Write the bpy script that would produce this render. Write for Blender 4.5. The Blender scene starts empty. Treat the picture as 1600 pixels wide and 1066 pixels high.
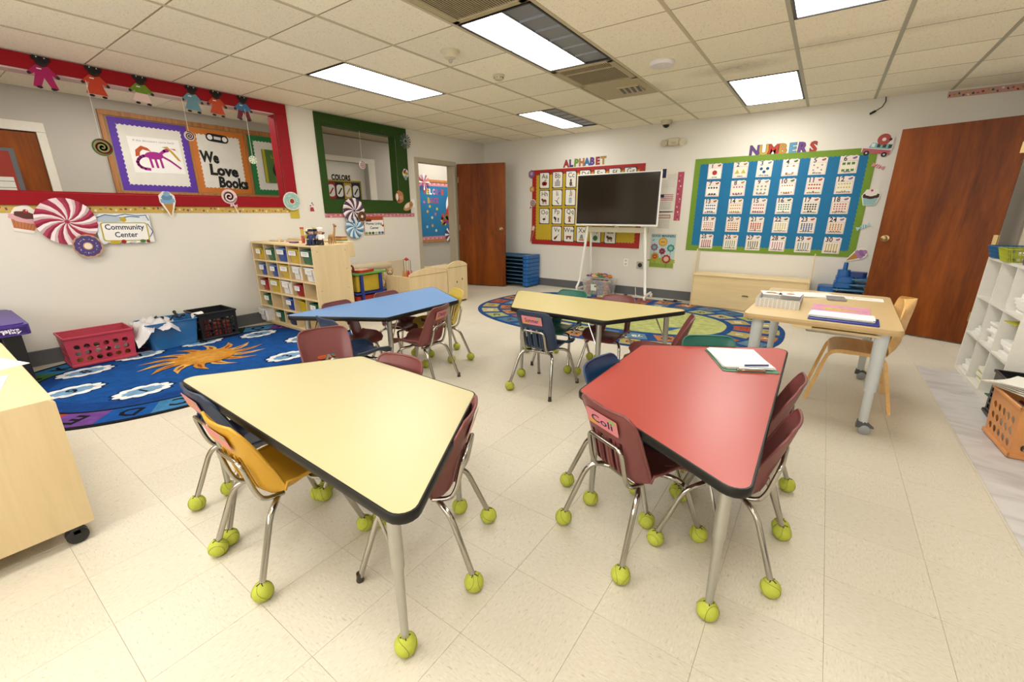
import bpy, bmesh, math, random
from mathutils import Vector, Matrix
random.seed(7)
PI = math.pi
SC = bpy.context.scene
COL = SC.collection
# ---------------------------------------------------------------- camera
cam_d = bpy.data.cameras.new('camera'); cam = bpy.data.objects.new('camera', cam_d); COL.objects.link(cam)
cam_d.sensor_fit = 'HORIZONTAL'; cam_d.sensor_width = 36.0; cam_d.lens = 668.96/1600*36.0
cam_d.clip_start = 0.02; cam_d.clip_end = 60
def cam_axes(yaw, p, r):
    fw = Vector((math.sin(yaw)*math.cos(p), math.cos(yaw)*math.cos(p), -math.sin(p)))
    rt = Vector((math.cos(yaw), -math.sin(yaw), 0)); up = rt.cross(fw)
    c, s = math.cos(r), math.sin(r)
    return rt*c + up*s, up*c - rt*s, fw
CR, CU, CF = cam_axes(-.6168, .2906, -.0014)
m = Matrix((CR, CU, -CF)).transposed().to_4x4(); m.translation = (0, 0, 1.243)
cam.matrix_world = m
SC.camera = cam
# ---------------------------------------------------------------- world, exposure
w = bpy.data.worlds.new('world'); SC.world = w; w.use_nodes = True
w.node_tree.nodes['Background'].inputs[0].default_value = (.9, .88, .82, 1)
w.node_tree.nodes['Background'].inputs[1].default_value = 0.8
SC.view_settings.view_transform = 'Standard'; SC.view_settings.look = 'None'
SC.view_settings.exposure = 0.74; SC.view_settings.gamma = 1.0; SC.view_settings.use_curve_mapping = False
LAMP = 8.6            # strength of the lit fixture panels
# fill light added behind the camera, tilted up to lift the ceiling
dl = bpy.data.lights.new('window_daylight', 'AREA'); dl.shape = 'RECTANGLE'; dl.size = 4.4; dl.size_y = 1.25; dl.energy = 54; dl.color = (1., .985, .95)
do = bpy.data.objects.new('window_daylight', dl); COL.objects.link(do); do.location = (-1.6, -2.36, 1.55); do.rotation_euler = (math.pi*.60, 0, 0)
# room measures
XL, YB, XR, YF, ZC = -5.28, 6.58, 1.45, -2.4, 2.44
XF = -6.65            # far wall of the next room
GX, GY, G = -.4012, 4.9304, .6096   # ceiling grid
FX, FY, FT = -.7141, 1.0343, .3048  # floor tiles

# ---------------------------------------------------------------- materials
def lin(c):
    if isinstance(c, str):
        c = c.lstrip('#'); c = [int(c[i:i+2], 16)/255 for i in (0, 2, 4)]
    return tuple((x/12.92 if x <= .04045 else ((x+.055)/1.055)**2.4) for x in c[:3])
MATS = {}
def tone(c, k=.40):          # paint colours: strong hues reflect less than the pale ones
    L = lin(c); hi, lo = max(L), min(L); f = 1-k*((hi-lo)/hi if hi > 0 else 0); return tuple(x*f for x in L)
def nt(name):
    m = bpy.data.materials.new(name); m.use_nodes = True; t = m.node_tree
    return m, t, t.nodes['Principled BSDF']
def node(t, kind, **kw):
    n = t.nodes.new(kind)
    for k, v in kw.items():
        if k.startswith('i_'): n.inputs[k[2:].replace('_', ' ')].default_value = v
        else: setattr(n, k, v)
    return n
def plain(name, col, rough=.5, metal=0., var=.05, scale=30., bump=0., spec=.5, trans=0., alpha=1., coat=0.):
    if name in MATS: return MATS[name]
    m, t, b = nt(name)
    L = tone(col)
    tc = node(t, 'ShaderNodeTexCoord')
    nz = node(t, 'ShaderNodeTexNoise', i_Scale=scale, i_Detail=3.)
    t.links.new(tc.outputs['Object'], nz.inputs['Vector'])
    mx = node(t, 'ShaderNodeMix', data_type='RGBA')
    mx.inputs[6].default_value = (*[x*(1-var) for x in L], 1); mx.inputs[7].default_value = (*[min(1, x*(1+var)) for x in L], 1)
    t.links.new(nz.outputs[0], mx.inputs[0]); t.links.new(mx.outputs[2], b.inputs['Base Color'])
    b.inputs['Roughness'].default_value = rough; b.inputs['Metallic'].default_value = metal
    b.inputs['Specular IOR Level'].default_value = spec
    b.inputs['Transmission Weight'].default_value = trans; b.inputs['Alpha'].default_value = alpha
    b.inputs['Coat Weight'].default_value = coat
    if bump:
        bp = node(t, 'ShaderNodeBump', i_Strength=bump, i_Distance=.002)
        t.links.new(nz.outputs[0], bp.inputs['Height']); t.links.new(bp.outputs[0], b.inputs['Normal'])
    MATS[name] = m
    return m
def wood(name, c1, c2, scale=1., axis=2, rough=.4, stretch=9., detail=5., band=.35):
    if name in MATS: return MATS[name]
    m, t, b = nt(name)
    tc = node(t, 'ShaderNodeTexCoord'); mp = node(t, 'ShaderNodeMapping')
    s = [stretch*scale]*3; s[axis] = scale*.7
    mp.inputs['Scale'].default_value = s
    t.links.new(tc.outputs['Object'], mp.inputs[0])
    n1 = node(t, 'ShaderNodeTexNoise', i_Scale=1.6, i_Detail=detail, i_Roughness=.6, i_Distortion=.6)
    n2 = node(t, 'ShaderNodeTexNoise', i_Scale=12., i_Detail=4.)
    t.links.new(mp.outputs[0], n1.inputs['Vector']); t.links.new(mp.outputs[0], n2.inputs['Vector'])
    ad = node(t, 'ShaderNodeMath', operation='MULTIPLY_ADD'); ad.inputs[1].default_value = band
    t.links.new(n2.outputs[0], ad.inputs[0]); t.links.new(n1.outputs[0], ad.inputs[2])
    cr = node(t, 'ShaderNodeValToRGB')
    cr.color_ramp.elements[0].position = .38; cr.color_ramp.elements[0].color = (*lin(c1), 1)
    cr.color_ramp.elements[1].position = .92; cr.color_ramp.elements[1].color = (*lin(c2), 1)
    t.links.new(ad.outputs[0], cr.inputs[0]); t.links.new(cr.outputs[0], b.inputs['Base Color'])
    b.inputs['Roughness'].default_value = rough
    MATS[name] = m
    return m
def printed():
    if 'printed paper' in MATS: return MATS['printed paper']
    m, t, b = nt('printed paper')
    a = node(t, 'ShaderNodeVertexColor', layer_name='Col')
    nz = node(t, 'ShaderNodeTexNoise', i_Scale=9.)
    tc = node(t, 'ShaderNodeTexCoord'); t.links.new(tc.outputs['Object'], nz.inputs['Vector'])
    mx = node(t, 'ShaderNodeMix', data_type='RGBA', blend_type='MULTIPLY'); mx.inputs[0].default_value = .12
    t.links.new(a.outputs[0], mx.inputs[6]); t.links.new(nz.outputs[0], mx.inputs[7])
    t.links.new(mx.outputs[2], b.inputs['Base Color']); b.inputs['Roughness'].default_value = .55
    b.inputs['Specular IOR Level'].default_value = .3
    MATS['printed paper'] = m
    return m
def rugmat():
    if 'rug pile' in MATS: return MATS['rug pile']
    m, t, b = nt('rug pile')
    a = node(t, 'ShaderNodeVertexColor', layer_name='Col')
    tc = node(t, 'ShaderNodeTexCoord')
    nz = node(t, 'ShaderNodeTexNoise', i_Scale=260., i_Detail=2.); n2 = node(t, 'ShaderNodeTexNoise', i_Scale=14., i_Detail=3.)
    t.links.new(tc.outputs['Object'], nz.inputs['Vector']); t.links.new(tc.outputs['Object'], n2.inputs['Vector'])
    ad = node(t, 'ShaderNodeMath', operation='ADD'); t.links.new(nz.outputs[0], ad.inputs[0]); t.links.new(n2.outputs[0], ad.inputs[1])
    mr = node(t, 'ShaderNodeMapRange'); mr.inputs[1].default_value = .7; mr.inputs[2].default_value = 1.3; mr.inputs[3].default_value = .62; mr.inputs[4].default_value = 1.1
    t.links.new(ad.outputs[0], mr.inputs[0])
    mx = node(t, 'ShaderNodeVectorMath', operation='SCALE')
    t.links.new(a.outputs[0], mx.inputs[0]); t.links.new(mr.outputs[0], mx.inputs[3])
    t.links.new(mx.outputs[0], b.inputs['Base Color']); b.inputs['Roughness'].default_value = .95; b.inputs['Specular IOR Level'].default_value = .1
    bp = node(t, 'ShaderNodeBump', i_Strength=.6, i_Distance=.004)
    t.links.new(nz.outputs[0], bp.inputs['Height']); t.links.new(bp.outputs[0], b.inputs['Normal'])
    MATS['rug pile'] = m
    return m
def floor_mat():
    m, t, b = nt('vinyl floor tile')
    g = node(t, 'ShaderNodeNewGeometry')
    mp = node(t, 'ShaderNodeVectorMath', operation='SUBTRACT'); mp.inputs[1].default_value = (FX, FY, 0)
    t.links.new(g.outputs['Position'], mp.inputs[0])
    sc = node(t, 'ShaderNodeVectorMath', operation='SCALE'); sc.inputs[3].default_value = 1/FT
    t.links.new(mp.outputs[0], sc.inputs[0])
    fl = node(t, 'ShaderNodeVectorMath', operation='FLOOR'); t.links.new(sc.outputs[0], fl.inputs[0])
    sep = node(t, 'ShaderNodeSeparateXYZ'); t.links.new(fl.outputs[0], sep.inputs[0])
    ad = node(t, 'ShaderNodeMath', operation='ADD'); t.links.new(sep.outputs[0], ad.inputs[0]); t.links.new(sep.outputs[1], ad.inputs[1])
    md = node(t, 'ShaderNodeMath', operation='PINGPONG'); md.inputs[1].default_value = 1.; t.links.new(ad.outputs[0], md.inputs[0])
    def streak(sx, sy):
        q = node(t, 'ShaderNodeMapping'); q.inputs['Scale'].default_value = (sx, sy, 1)
        t.links.new(g.outputs['Position'], q.inputs[0])
        n = node(t, 'ShaderNodeTexNoise', i_Scale=1., i_Detail=4., i_Roughness=.7, i_Distortion=.3)
        t.links.new(q.outputs[0], n.inputs['Vector']); return n
    a, c = streak(50, 170), streak(170, 50)
    mx = node(t, 'ShaderNodeMix', data_type='FLOAT'); t.links.new(md.outputs[0], mx.inputs[0])
    t.links.new(a.outputs[0], mx.inputs[2]); t.links.new(c.outputs[0], mx.inputs[3])
    cr = node(t, 'ShaderNodeValToRGB'); e = cr.color_ramp.elements
    e[0].position = .29; e[0].color = (*lin('#a99d84'), 1); e[1].position = .40; e[1].color = (*lin('#cac2b0'), 1)
    k = cr.color_ramp.elements.new(.62); k.color = (*lin('#d1cab9'), 1); k = cr.color_ramp.elements.new(.72); k.color = (*lin('#dcd5c7'), 1)
    t.links.new(mx.outputs[0], cr.inputs[0])
    wn = node(t, 'ShaderNodeTexWhiteNoise', noise_dimensions='3D'); t.links.new(fl.outputs[0], wn.inputs['Vector'])
    mr = node(t, 'ShaderNodeMapRange'); mr.inputs[3].default_value = .975; mr.inputs[4].default_value = 1.02; t.links.new(wn.outputs[0], mr.inputs[0])
    vs = node(t, 'ShaderNodeVectorMath', operation='SCALE'); t.links.new(cr.outputs[0], vs.inputs[0]); t.links.new(mr.outputs[0], vs.inputs[3])
    t.links.new(vs.outputs[0], b.inputs['Base Color'])
    n3 = node(t, 'ShaderNodeTexNoise', i_Scale=3., i_Detail=3.); t.links.new(g.outputs['Position'], n3.inputs['Vector'])
    r = node(t, 'ShaderNodeMapRange'); r.inputs[3].default_value = .28; r.inputs[4].default_value = .5; t.links.new(n3.outputs[0], r.inputs[0])
    t.links.new(r.outputs[0], b.inputs['Roughness']); b.inputs['Specular IOR Level'].default_value = .35
    return m
def ceil_mat():
    m, t, b = nt('mineral fibre ceiling panel')
    g = node(t, 'ShaderNodeNewGeometry'); oi = node(t, 'ShaderNodeObjectInfo')
    v = node(t, 'ShaderNodeTexVoronoi', i_Scale=70.); n = node(t, 'ShaderNodeTexNoise', i_Scale=120., i_Detail=3.)
    t.links.new(g.outputs['Position'], v.inputs['Vector']); t.links.new(g.outputs['Position'], n.inputs['Vector'])
    cr = node(t, 'ShaderNodeValToRGB'); e = cr.color_ramp.elements
    e[0].position = .30; e[0].color = (*lin('#d8cba9'), 1); e[1].position = .42; e[1].color = (*lin('#faf2df'), 1)
    t.links.new(n.outputs[0], cr.inputs[0])
    # soot marks that have settled around the air diffuser
    dirt = None
    for (x, y, sx, sy, k) in ((-.85, 4.55, 2.2, 5., .75), (-1.75, 4.75, 3., 3.5, .8), (-.2, 4.3, 2., 6., .4), (-1.6, 5.4, 3.2, 3.2, .3), (.3, 4.3, 2.5, 7., .35)):
        s = node(t, 'ShaderNodeVectorMath', operation='SUBTRACT'); s.inputs[1].default_value = (x, y, ZC); t.links.new(g.outputs['Position'], s.inputs[0])
        u = node(t, 'ShaderNodeVectorMath', operation='MULTIPLY'); u.inputs[1].default_value = (sx, sy, 0); t.links.new(s.outputs[0], u.inputs[0])
        l = node(t, 'ShaderNodeVectorMath', operation='LENGTH'); t.links.new(u.outputs[0], l.inputs[0])
        r = node(t, 'ShaderNodeMapRange'); r.inputs[1].default_value = 1.; r.inputs[2].default_value = 0.; r.inputs[3].default_value = 0.; r.inputs[4].default_value = k
        t.links.new(l.outputs['Value'], r.inputs[0])
        if dirt is None: dirt = r
        else:
            a = node(t, 'ShaderNodeMath', operation='MAXIMUM'); t.links.new(dirt.outputs[0], a.inputs[0]); t.links.new(r.outputs[0], a.inputs[1]); dirt = a
    n4 = node(t, 'ShaderNodeTexNoise', i_Scale=22., i_Detail=4.); t.links.new(g.outputs['Position'], n4.inputs['Vector'])
    mu = node(t, 'ShaderNodeMath', operation='MULTIPLY'); t.links.new(dirt.outputs[0], mu.inputs[0]); t.links.new(n4.outputs[0], mu.inputs[1])
    mx = node(t, 'ShaderNodeMix', data_type='RGBA'); t.links.new(mu.outputs[0], mx.inputs[0]); t.links.new(cr.outputs[0], mx.inputs[6]); mx.inputs[7].default_value = (*lin('#6d573a'), 1)
    mr = node(t, 'ShaderNodeMapRange'); mr.inputs[3].default_value = .94; mr.inputs[4].default_value = 1.04; t.links.new(oi.outputs['Random'], mr.inputs[0])
    vs = node(t, 'ShaderNodeVectorMath', operation='SCALE'); t.links.new(mx.outputs[2], vs.inputs[0]); t.links.new(mr.outputs[0], vs.inputs[3])
    t.links.new(vs.outputs[0], b.inputs['Base Color']); b.inputs['Roughness'].default_value = .95; b.inputs['Specular IOR Level'].default_value = .1
    bp = node(t, 'ShaderNodeBump', i_Strength=.7, i_Distance=.003); t.links.new(n.outputs[0], bp.inputs['Height']); t.links.new(bp.outputs[0], b.inputs['Normal'])
    return m
def marble_mat():
    m, t, b = nt('grey marbled vinyl')
    g = node(t, 'ShaderNodeTexCoord'); mp = node(t, 'ShaderNodeMapping'); mp.inputs['Scale'].default_value = (1.5, 5, 1); mp.inputs['Rotation'].default_value = (0, 0, .5)
    t.links.new(g.outputs['Object'], mp.inputs[0])
    n = node(t, 'ShaderNodeTexNoise', i_Scale=1.6, i_Detail=7., i_Distortion=1.2); t.links.new(mp.outputs[0], n.inputs['Vector'])
    cr = node(t, 'ShaderNodeValToRGB'); e = cr.color_ramp.elements
    e[0].position = .30; e[0].color = (*lin('#b4b1b0'), 1); e[1].position = .55; e[1].color = (*lin('#cfccca'), 1)
    t.links.new(n.outputs[0], cr.inputs[0]); t.links.new(cr.outputs[0], b.inputs['Base Color']); b.inputs['Roughness'].default_value = .35
    return m
def emis(name, col, s):
    m, t, b = nt(name)
    b.inputs['Emission Color'].default_value = (*lin(col), 1); b.inputs['Emission Strength'].default_value = s
    b.inputs['Base Color'].default_value = (.8, .8, .8, 1)
    MATS[name] = m
    return m

# ---------------------------------------------------------------- mesh builder
class MB:
    def __init__(s): s.v = []; s.f = []; s.m = []; s.c = []; s.mats = []; s.sm = []
    def mi(s, m):
        if m not in s.mats: s.mats.append(m)
        return s.mats.index(m)
    def add(s, vs, fs, mat, col=None, M=None, smooth=False):
        o = len(s.v)
        if M is not None: vs = [M @ Vector(p) for p in vs]
        s.v += [tuple(p) for p in vs]; k = s.mi(mat)
        for f in fs: s.f.append([i+o for i in f]); s.m.append(k); s.c.append(col); s.sm.append(smooth)
        return s
    def box(s, c, d, mat, rz=0., M=None, bev=0., col=None):
        x, y, z = d[0]/2, d[1]/2, d[2]/2
        R = Matrix.Translation(c) @ Matrix.Rotation(rz, 4, 'Z')
        if M is not None: R = M @ R
        if bev > 0:
            b = min(bev, x*.95, y*.95, z*.95); vs = []; 
            def idx(sx, sy, sz, a): return (((sx*2+sy)*2+sz)*3+a)
            for sx in (0, 1):
                for sy in (0, 1):
                    for sz in (0, 1):
                        X, Y, Z = (x if sx else -x), (y if sy else -y), (z if sz else -z)
                        dx, dy, dz = (-b if sx else b), (-b if sy else b), (-b if sz else b)
                        vs += [(X, Y+dy, Z+dz), (X+dx, Y, Z+dz), (X+dx, Y+dy, Z)]
            fs = []
            for a, (p, q) in enumerate(((1, 2), (0, 2), (0, 1))):
                for sg in (0, 1):
                    def g(i, j):
                        t = [0, 0, 0]; t[a] = sg; t[p] = i; t[q] = j; return idx(*t, a)
                    f = [g(0, 0), g(1, 0), g(1, 1), g(0, 1)]
                    if (sg == 0) != (a == 1): f = f[::-1]
                    fs.append(f)
            for a in range(3):           # edge chamfers, running along axis a
                p, q = [i for i in range(3) if i != a]
                for i in (0, 1):
                    for j in (0, 1):
                        def g(k, face):
                            t = [0, 0, 0]; t[a] = k; t[p] = i; t[q] = j; return idx(*t, face)
                        fs.append([g(0, p), g(1, p), g(1, q), g(0, q)])
            for sx in (0, 1):
                for sy in (0, 1):
                    for sz in (0, 1): fs.append([idx(sx, sy, sz, 0), idx(sx, sy, sz, 1), idx(sx, sy, sz, 2)])
            # orient outward
            out = []
            for f in fs:
                P = [Vector(vs[i]) for i in f]; n = (P[1]-P[0]).cross(P[2]-P[0]); ce = sum(P, Vector())/len(P)
                out.append(f if n.dot(ce) > 0 else f[::-1])
            return s.add(vs, out, mat, col, R)
        vs = [(-x, -y, -z), (x, -y, -z), (x, y, -z), (-x, y, -z), (-x, -y, z), (x, -y, z), (x, y, z), (-x, y, z)]
        return s.add(vs, [(0, 3, 2, 1), (4, 5, 6, 7), (0, 1, 5, 4), (1, 2, 6, 5), (2, 3, 7, 6), (3, 0, 4, 7)], mat, col, R)
    def span(s, a, b, mat, bev=0., M=None, col=None):
        c = [(a[i]+b[i])/2 for i in range(3)]; d = [abs(b[i]-a[i]) for i in range(3)]
        return s.box(c, d, mat, bev=bev, M=M, col=col)
    def prism(s, poly, z0, z1, mat, M=None, smooth=False, cap=None, col=None):
        n = len(poly); a = sum(poly[i][0]*poly[(i+1) % n][1]-poly[(i+1) % n][0]*poly[i][1] for i in range(n))
        if a < 0: poly = poly[::-1]
        vs = [(p[0], p[1], z0) for p in poly]+[(p[0], p[1], z1) for p in poly]
        s.add(vs, [[i, (i+1) % n, (i+1) % n+n, i+n] for i in range(n)], mat, col, M, smooth)
        s.add(vs, [list(range(n))[::-1], list(range(n, 2*n))], cap or mat, col, M)
        return s
    def tube(s, path, r, mat, seg=10, M=None, cap=True, closed=False, col=None):
        P = [Vector(p) for p in path]; n = len(P); rr = r if isinstance(r, (list, tuple)) else [r]*n
        vs = []; prev = None
        for i in range(n):
            if closed: t = P[(i+1) % n]-P[i-1]
            else: t = (P[min(i+1, n-1)]-P[max(i-1, 0)])
            t.normalize()
            if prev is None:
                u = t.orthogonal().normalized()
            else:
                u = (prev-t*prev.dot(t)); u = u.normalized() if u.length > 1e-6 else t.orthogonal().normalized()
            prev = u; w_ = t.cross(u)
            for k in range(seg):
                a = 2*PI*k/seg; vs.append(P[i]+(u*math.cos(a)+w_*math.sin(a))*rr[i])
        fs = []
        for i in range(n if closed else n-1):
            j = (i+1) % n
            for k in range(seg): fs.append([i*seg+k, i*seg+(k+1) % seg, j*seg+(k+1) % seg, j*seg+k])
        s.add(vs, fs, mat, col, M, True)
        if cap and not closed: s.add(vs, [list(range(seg))[::-1], [(n-1)*seg+k for k in range(seg)]], mat, col, M)
        return s
    def lathe(s, prof, mat, M=None, seg=24, smooth=True, col=None):
        vs = []; n = len(prof)
        for r, z in prof:
            for k in range(seg):
                a = 2*PI*k/seg; vs.append((r*math.cos(a), r*math.sin(a), z))
        fs = [[i*seg+k, i*seg+(k+1) % seg, (i+1)*seg+(k+1) % seg, (i+1)*seg+k] for i in range(n-1) for k in range(seg)]
        return s.add(vs, fs, mat, col, M, smooth)
    def ball(s, c, r, mat, seg=16, rings=10, sc=(1, 1, 1), M=None, col=None):
        T = Matrix.Translation(c) @ Matrix.Diagonal((*sc, 1))
        if M is not None: T = M @ T
        prof = [(max(1e-4, r*math.sin(PI*i/rings)), -r*math.cos(PI*i/rings)) for i in range(rings+1)]
        return s.lathe(prof, mat, T, seg, col=col)
    def mesh(s, name, sharp=40):
        me = bpy.data.meshes.new(name); me.from_pydata(s.v, [], s.f)
        for k in s.mats: me.materials.append(k)
        me.polygons.foreach_set('material_index', s.m); me.polygons.foreach_set('use_smooth', s.sm)
        if any(c is not None for c in s.c):
            at = me.color_attributes.new('Col', 'FLOAT_COLOR', 'CORNER'); buf = []
            for f, c in zip(s.f, s.c): buf += [*(tone(c, .36) if c is not None else (1, 1, 1)), 1.]*len(f)
            at.data.foreach_set('color', buf)
        me.update()
        if any(s.sm):
            try: me.set_sharp_from_angle(angle=math.radians(sharp))
            except Exception: pass
        return me
    def build(s, name, parent=None, loc=None, rz=0., M=None, sharp=40):
        return obj(name, s.mesh(name, sharp), parent, loc, rz, M)
def obj(name, me, parent=None, loc=None, rz=0., M=None):
    o = bpy.data.objects.new(name, me); COL.objects.link(o)
    if parent: o.parent = parent
    if M is not None: o.matrix_basis = M
    elif loc is not None: o.location = loc; o.rotation_euler = (0, 0, rz)
    return o
def thing(name, label, cat, loc=(0, 0, 0), rz=0., group=None, M=None):
    o = obj(name, None, None, loc, rz, M); o.empty_display_size = .1
    return tag(o, label, cat, group)
def tag(o, label, cat, group=None):
    o['label'] = label; o['category'] = cat
    if group: o['group'] = group
    return o
def struct(o, label=None):
    o['kind'] = 'structure'
    if label: o['label'] = label
    return o
def frame(o, x, y):
    x = Vector(x).normalized(); y = Vector(y).normalized(); z = x.cross(y)
    m = Matrix((x, y, z)).transposed().to_4x4(); m.translation = Vector(o); return m
def LW(y, z, x=XL, rot=0., off=.002): return frame((x+off, y, z), (0, 1, 0), (0, 0, 1)) @ Matrix.Rotation(rot, 4, 'Z')      # on the left wall
def BW(x, z, y=YB, rot=0., off=.002): return frame((x, y-off, z), (1, 0, 0), (0, 0, 1)) @ Matrix.Rotation(rot, 4, 'Z')     # on the back wall
def FL(x, y, z=0., rot=0.): return frame((x, y, z), (1, 0, 0), (0, 1, 0)) @ Matrix.Rotation(rot, 4, 'Z')
def arc(r0, r1, a0, a1, n, cx=0., cy=0.): return [(cx+r0*math.cos(a0+(a1-a0)*i/n), cy+r1*math.sin(a0+(a1-a0)*i/n)) for i in range(n+1)]
def rrect(w_, h, r, n=5, cx=0., cy=0.):
    x, y = w_/2-r, h/2-r; P = []
    for (sx, sy, a) in ((1, 1, 0), (-1, 1, PI/2), (-1, -1, PI), (1, -1, 1.5*PI)): P += arc(r, r, a, a+PI/2, n, cx+sx*x, cy+sy*y)
    return P
def scallop(w_, h, step=.03, amp=.006):
    P = []
    for (ax, ay, bx, by) in ((-1, -1, 1, -1), (1, -1, 1, 1), (1, 1, -1, 1), (-1, 1, -1, -1)):
        x0, y0, x1, y1 = ax*w_/2, ay*h/2, bx*w_/2, by*h/2; L = math.hypot(x1-x0, y1-y0); n = max(2, round(L/step))
        nx, ny = (y1-y0)/L, -(x1-x0)/L
        for i in range(n):
            for k in range(4):
                t = (i+k/4)/n; o = amp*math.sin(PI*k/4); P.append((x0+(x1-x0)*t-nx*o, y0+(y1-y0)*t-ny*o))
    return P
def blob(rx, ry, n, amp, lobes, cx=0., cy=0., ph=0.):
    return [(cx+rx*(1+amp*abs(math.sin(lobes*(2*PI*i/n)/2+ph)))*math.cos(2*PI*i/n), cy+ry*(1+amp*abs(math.sin(lobes*(2*PI*i/n)/2+ph)))*math.sin(2*PI*i/n)) for i in range(n)]
def star(r, r2, n=5, cx=0., cy=0., ph=PI/2): return [(cx+(r if i % 2 == 0 else r2)*math.cos(ph+PI*i/n), cy+(r if i % 2 == 0 else r2)*math.sin(ph+PI*i/n)) for i in range(2*n)]
# ---- lettering
TXT = {}
def text_geo(s, bold=0.):
    k = (s, bold)
    if k in TXT: return TXT[k]
    cu = bpy.data.curves.new('t', 'FONT'); cu.body = s; cu.size = 1.; cu.resolution_u = 2; cu.offset = bold; cu.fill_mode = 'FRONT'
    o = bpy.data.objects.new('t', cu); me = o.to_mesh()
    vs = [tuple(v.co) for v in me.vertices]; fs = [tuple(p.vertices) for p in me.polygons]
    o.to_mesh_clear(); bpy.data.objects.remove(o); bpy.data.curves.remove(cu)
    if vs:
        x0 = min(v[0] for v in vs); x1 = max(v[0] for v in vs); y0 = min(v[1] for v in vs); y1 = max(v[1] for v in vs)
        vs = [((v[0]-(x0+x1)/2), v[1]-(y0+y1)/2) for v in vs]; TXT[k] = (vs, fs, x1-x0, y1-y0)
    else: TXT[k] = ([], [], 1, 1)
    return TXT[k]
class PR(MB):
    """flat print: coloured shapes stacked in paper-thin layers on a sheet"""
    def __init__(s, mat=None, dz=.00025, th=.0015): super().__init__(); s.z = 0.; s.dz = dz; s.pm = mat or printed(); s.th = th
    def poly(s, P, col, up=True):
        if up: s.z += s.dz
        n = len(P); a = sum(P[i][0]*P[(i+1) % n][1]-P[(i+1) % n][0]*P[i][1] for i in range(n))
        if a < 0: P = P[::-1]
        return s.add([(p[0], p[1], s.z) for p in P], [list(range(n))], s.pm, col)
    def sheet(s, P, col):                # solid backing piece with a thickness of its own
        s.prism(P, s.z, s.z+s.th, s.pm, col=col); s.z += s.th; return s
    def rect(s, cx, cy, w_, h, col, up=True, rot=0.):
        c, n = math.cos(rot), math.sin(rot)
        return s.poly([(cx+c*x-n*y, cy+n*x+c*y) for x, y in ((-w_/2, -h/2), (w_/2, -h/2), (w_/2, h/2), (-w_/2, h/2))], col, up)
    def circ(s, cx, cy, r, col, up=True, ry=None, n=20, rot=0.):
        c, q = math.cos(rot), math.sin(rot); ry = ry or r
        return s.poly([(cx+c*r*math.cos(2*PI*i/n)-q*ry*math.sin(2*PI*i/n), cy+q*r*math.cos(2*PI*i/n)+c*ry*math.sin(2*PI*i/n)) for i in range(n)], col, up)
    def ring(s, cx, cy, r0, r1, col, n=24, a0=0., a1=2*PI):
        s.z += s.dz
        A = [(cx+r0*math.cos(a0+(a1-a0)*i/n), cy+r0*math.sin(a0+(a1-a0)*i/n), s.z) for i in range(n+1)]; B = [(cx+r1*math.cos(a0+(a1-a0)*i/n), cy+r1*math.sin(a0+(a1-a0)*i/n), s.z) for i in range(n+1)]
        return s.add(A+B, [[i, n+1+i, n+2+i, i+1] for i in range(n)], s.pm, col)
    def line(s, P, w_, col, up=True):
        if up: s.z += s.dz
        for i in range(len(P)-1):
            a, b = Vector(P[i]), Vector(P[i+1]); d = (b-a)
            if d.length < 1e-6: continue
            d.normalize(); n = Vector((-d.y, d.x))*w_/2; e = d*w_*.25
            s.add([(*(a-n-e), s.z), (*(b-n+e), s.z), (*(b+n+e), s.z), (*(a+n-e), s.z)], [(0, 1, 2, 3)], s.pm, col)
        return s
    def text(s, t, cx, cy, h, col, w_=None, bold=.01, rot=0., up=True):
        vs, fs, tw, thh = text_geo(t, bold)
        if not vs: return s
        k = h/.7; kx = k if w_ is None else w_/tw
        if up: s.z += s.dz
        c, q = math.cos(rot), math.sin(rot)
        return s.add([(cx+c*x*kx-q*y*k, cy+q*x*kx+c*y*k, s.z) for x, y in vs], fs, s.pm, col)
# ================================================================ materials used
W_WALL = plain('warm white wall paint', '#dfdacf', .7, scale=4, var=.02)
W_GREY = plain('grey vinyl wallcovering', '#b3aca0', .7, scale=160, var=.06, bump=.2)
M_DGREY = plain('dark grey rubber base', '#5a5a5c', .5)
M_TAUPE = plain('taupe door frame paint', '#bdb29b', .45, var=.02)
M_RED = plain('red frame paint', '#b00f20', .5, spec=.2); M_GRN = plain('dark green frame paint', '#33541a', .55, spec=.2)
M_WHITE = plain('white plastic', '#eeece6', .35); M_WPAINT = plain('white powder coat', '#f0efea', .3)
M_BLACK = plain('black plastic', '#17171a', .35); M_RUBBER = plain('black rubber', '#202022', .6)
M_CHROME = plain('chrome tube', '#b5b1a8', .13, 1., var=.02); M_STEEL = plain('satin steel', '#b9b8b2', .32, .9)
M_BRASS = plain('aged brass', '#b79d6b', .3, .9)
M_DOOR = wood('dark stained oak door', '#481c02', '#8a4508', .7, 2, .45, 5., band=.3)
M_DOOR.node_tree.nodes['Principled BSDF'].inputs['Specular IOR Level'].default_value = .22
M_OAK = wood('oak board frame', '#7d4a1e', '#b67d43', 2., 2, .5)
M_MAPLE = wood('pale maple veneer', '#cdb68a', '#dcc69c', 1.2, 2, .45, 8., band=.2)
M_MAPLE_X = wood('pale maple veneer across', '#d4b987', '#e4cea2', 1.2, 0, .42, 8., band=.2)
M_GRILLE = plain('beige grille metal', '#c6b792', .5)
M_RAIL = plain('beige ceiling rail', '#d3c7a8', .5); M_RAILG = plain('greyed ceiling rail', '#b5b29e', .5)
M_FLOOR = floor_mat(); M_CEIL = ceil_mat(); M_MARBLE = marble_mat()
M_LAMP = emis('lit acrylic lens', '#fffcf6', LAMP)

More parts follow.
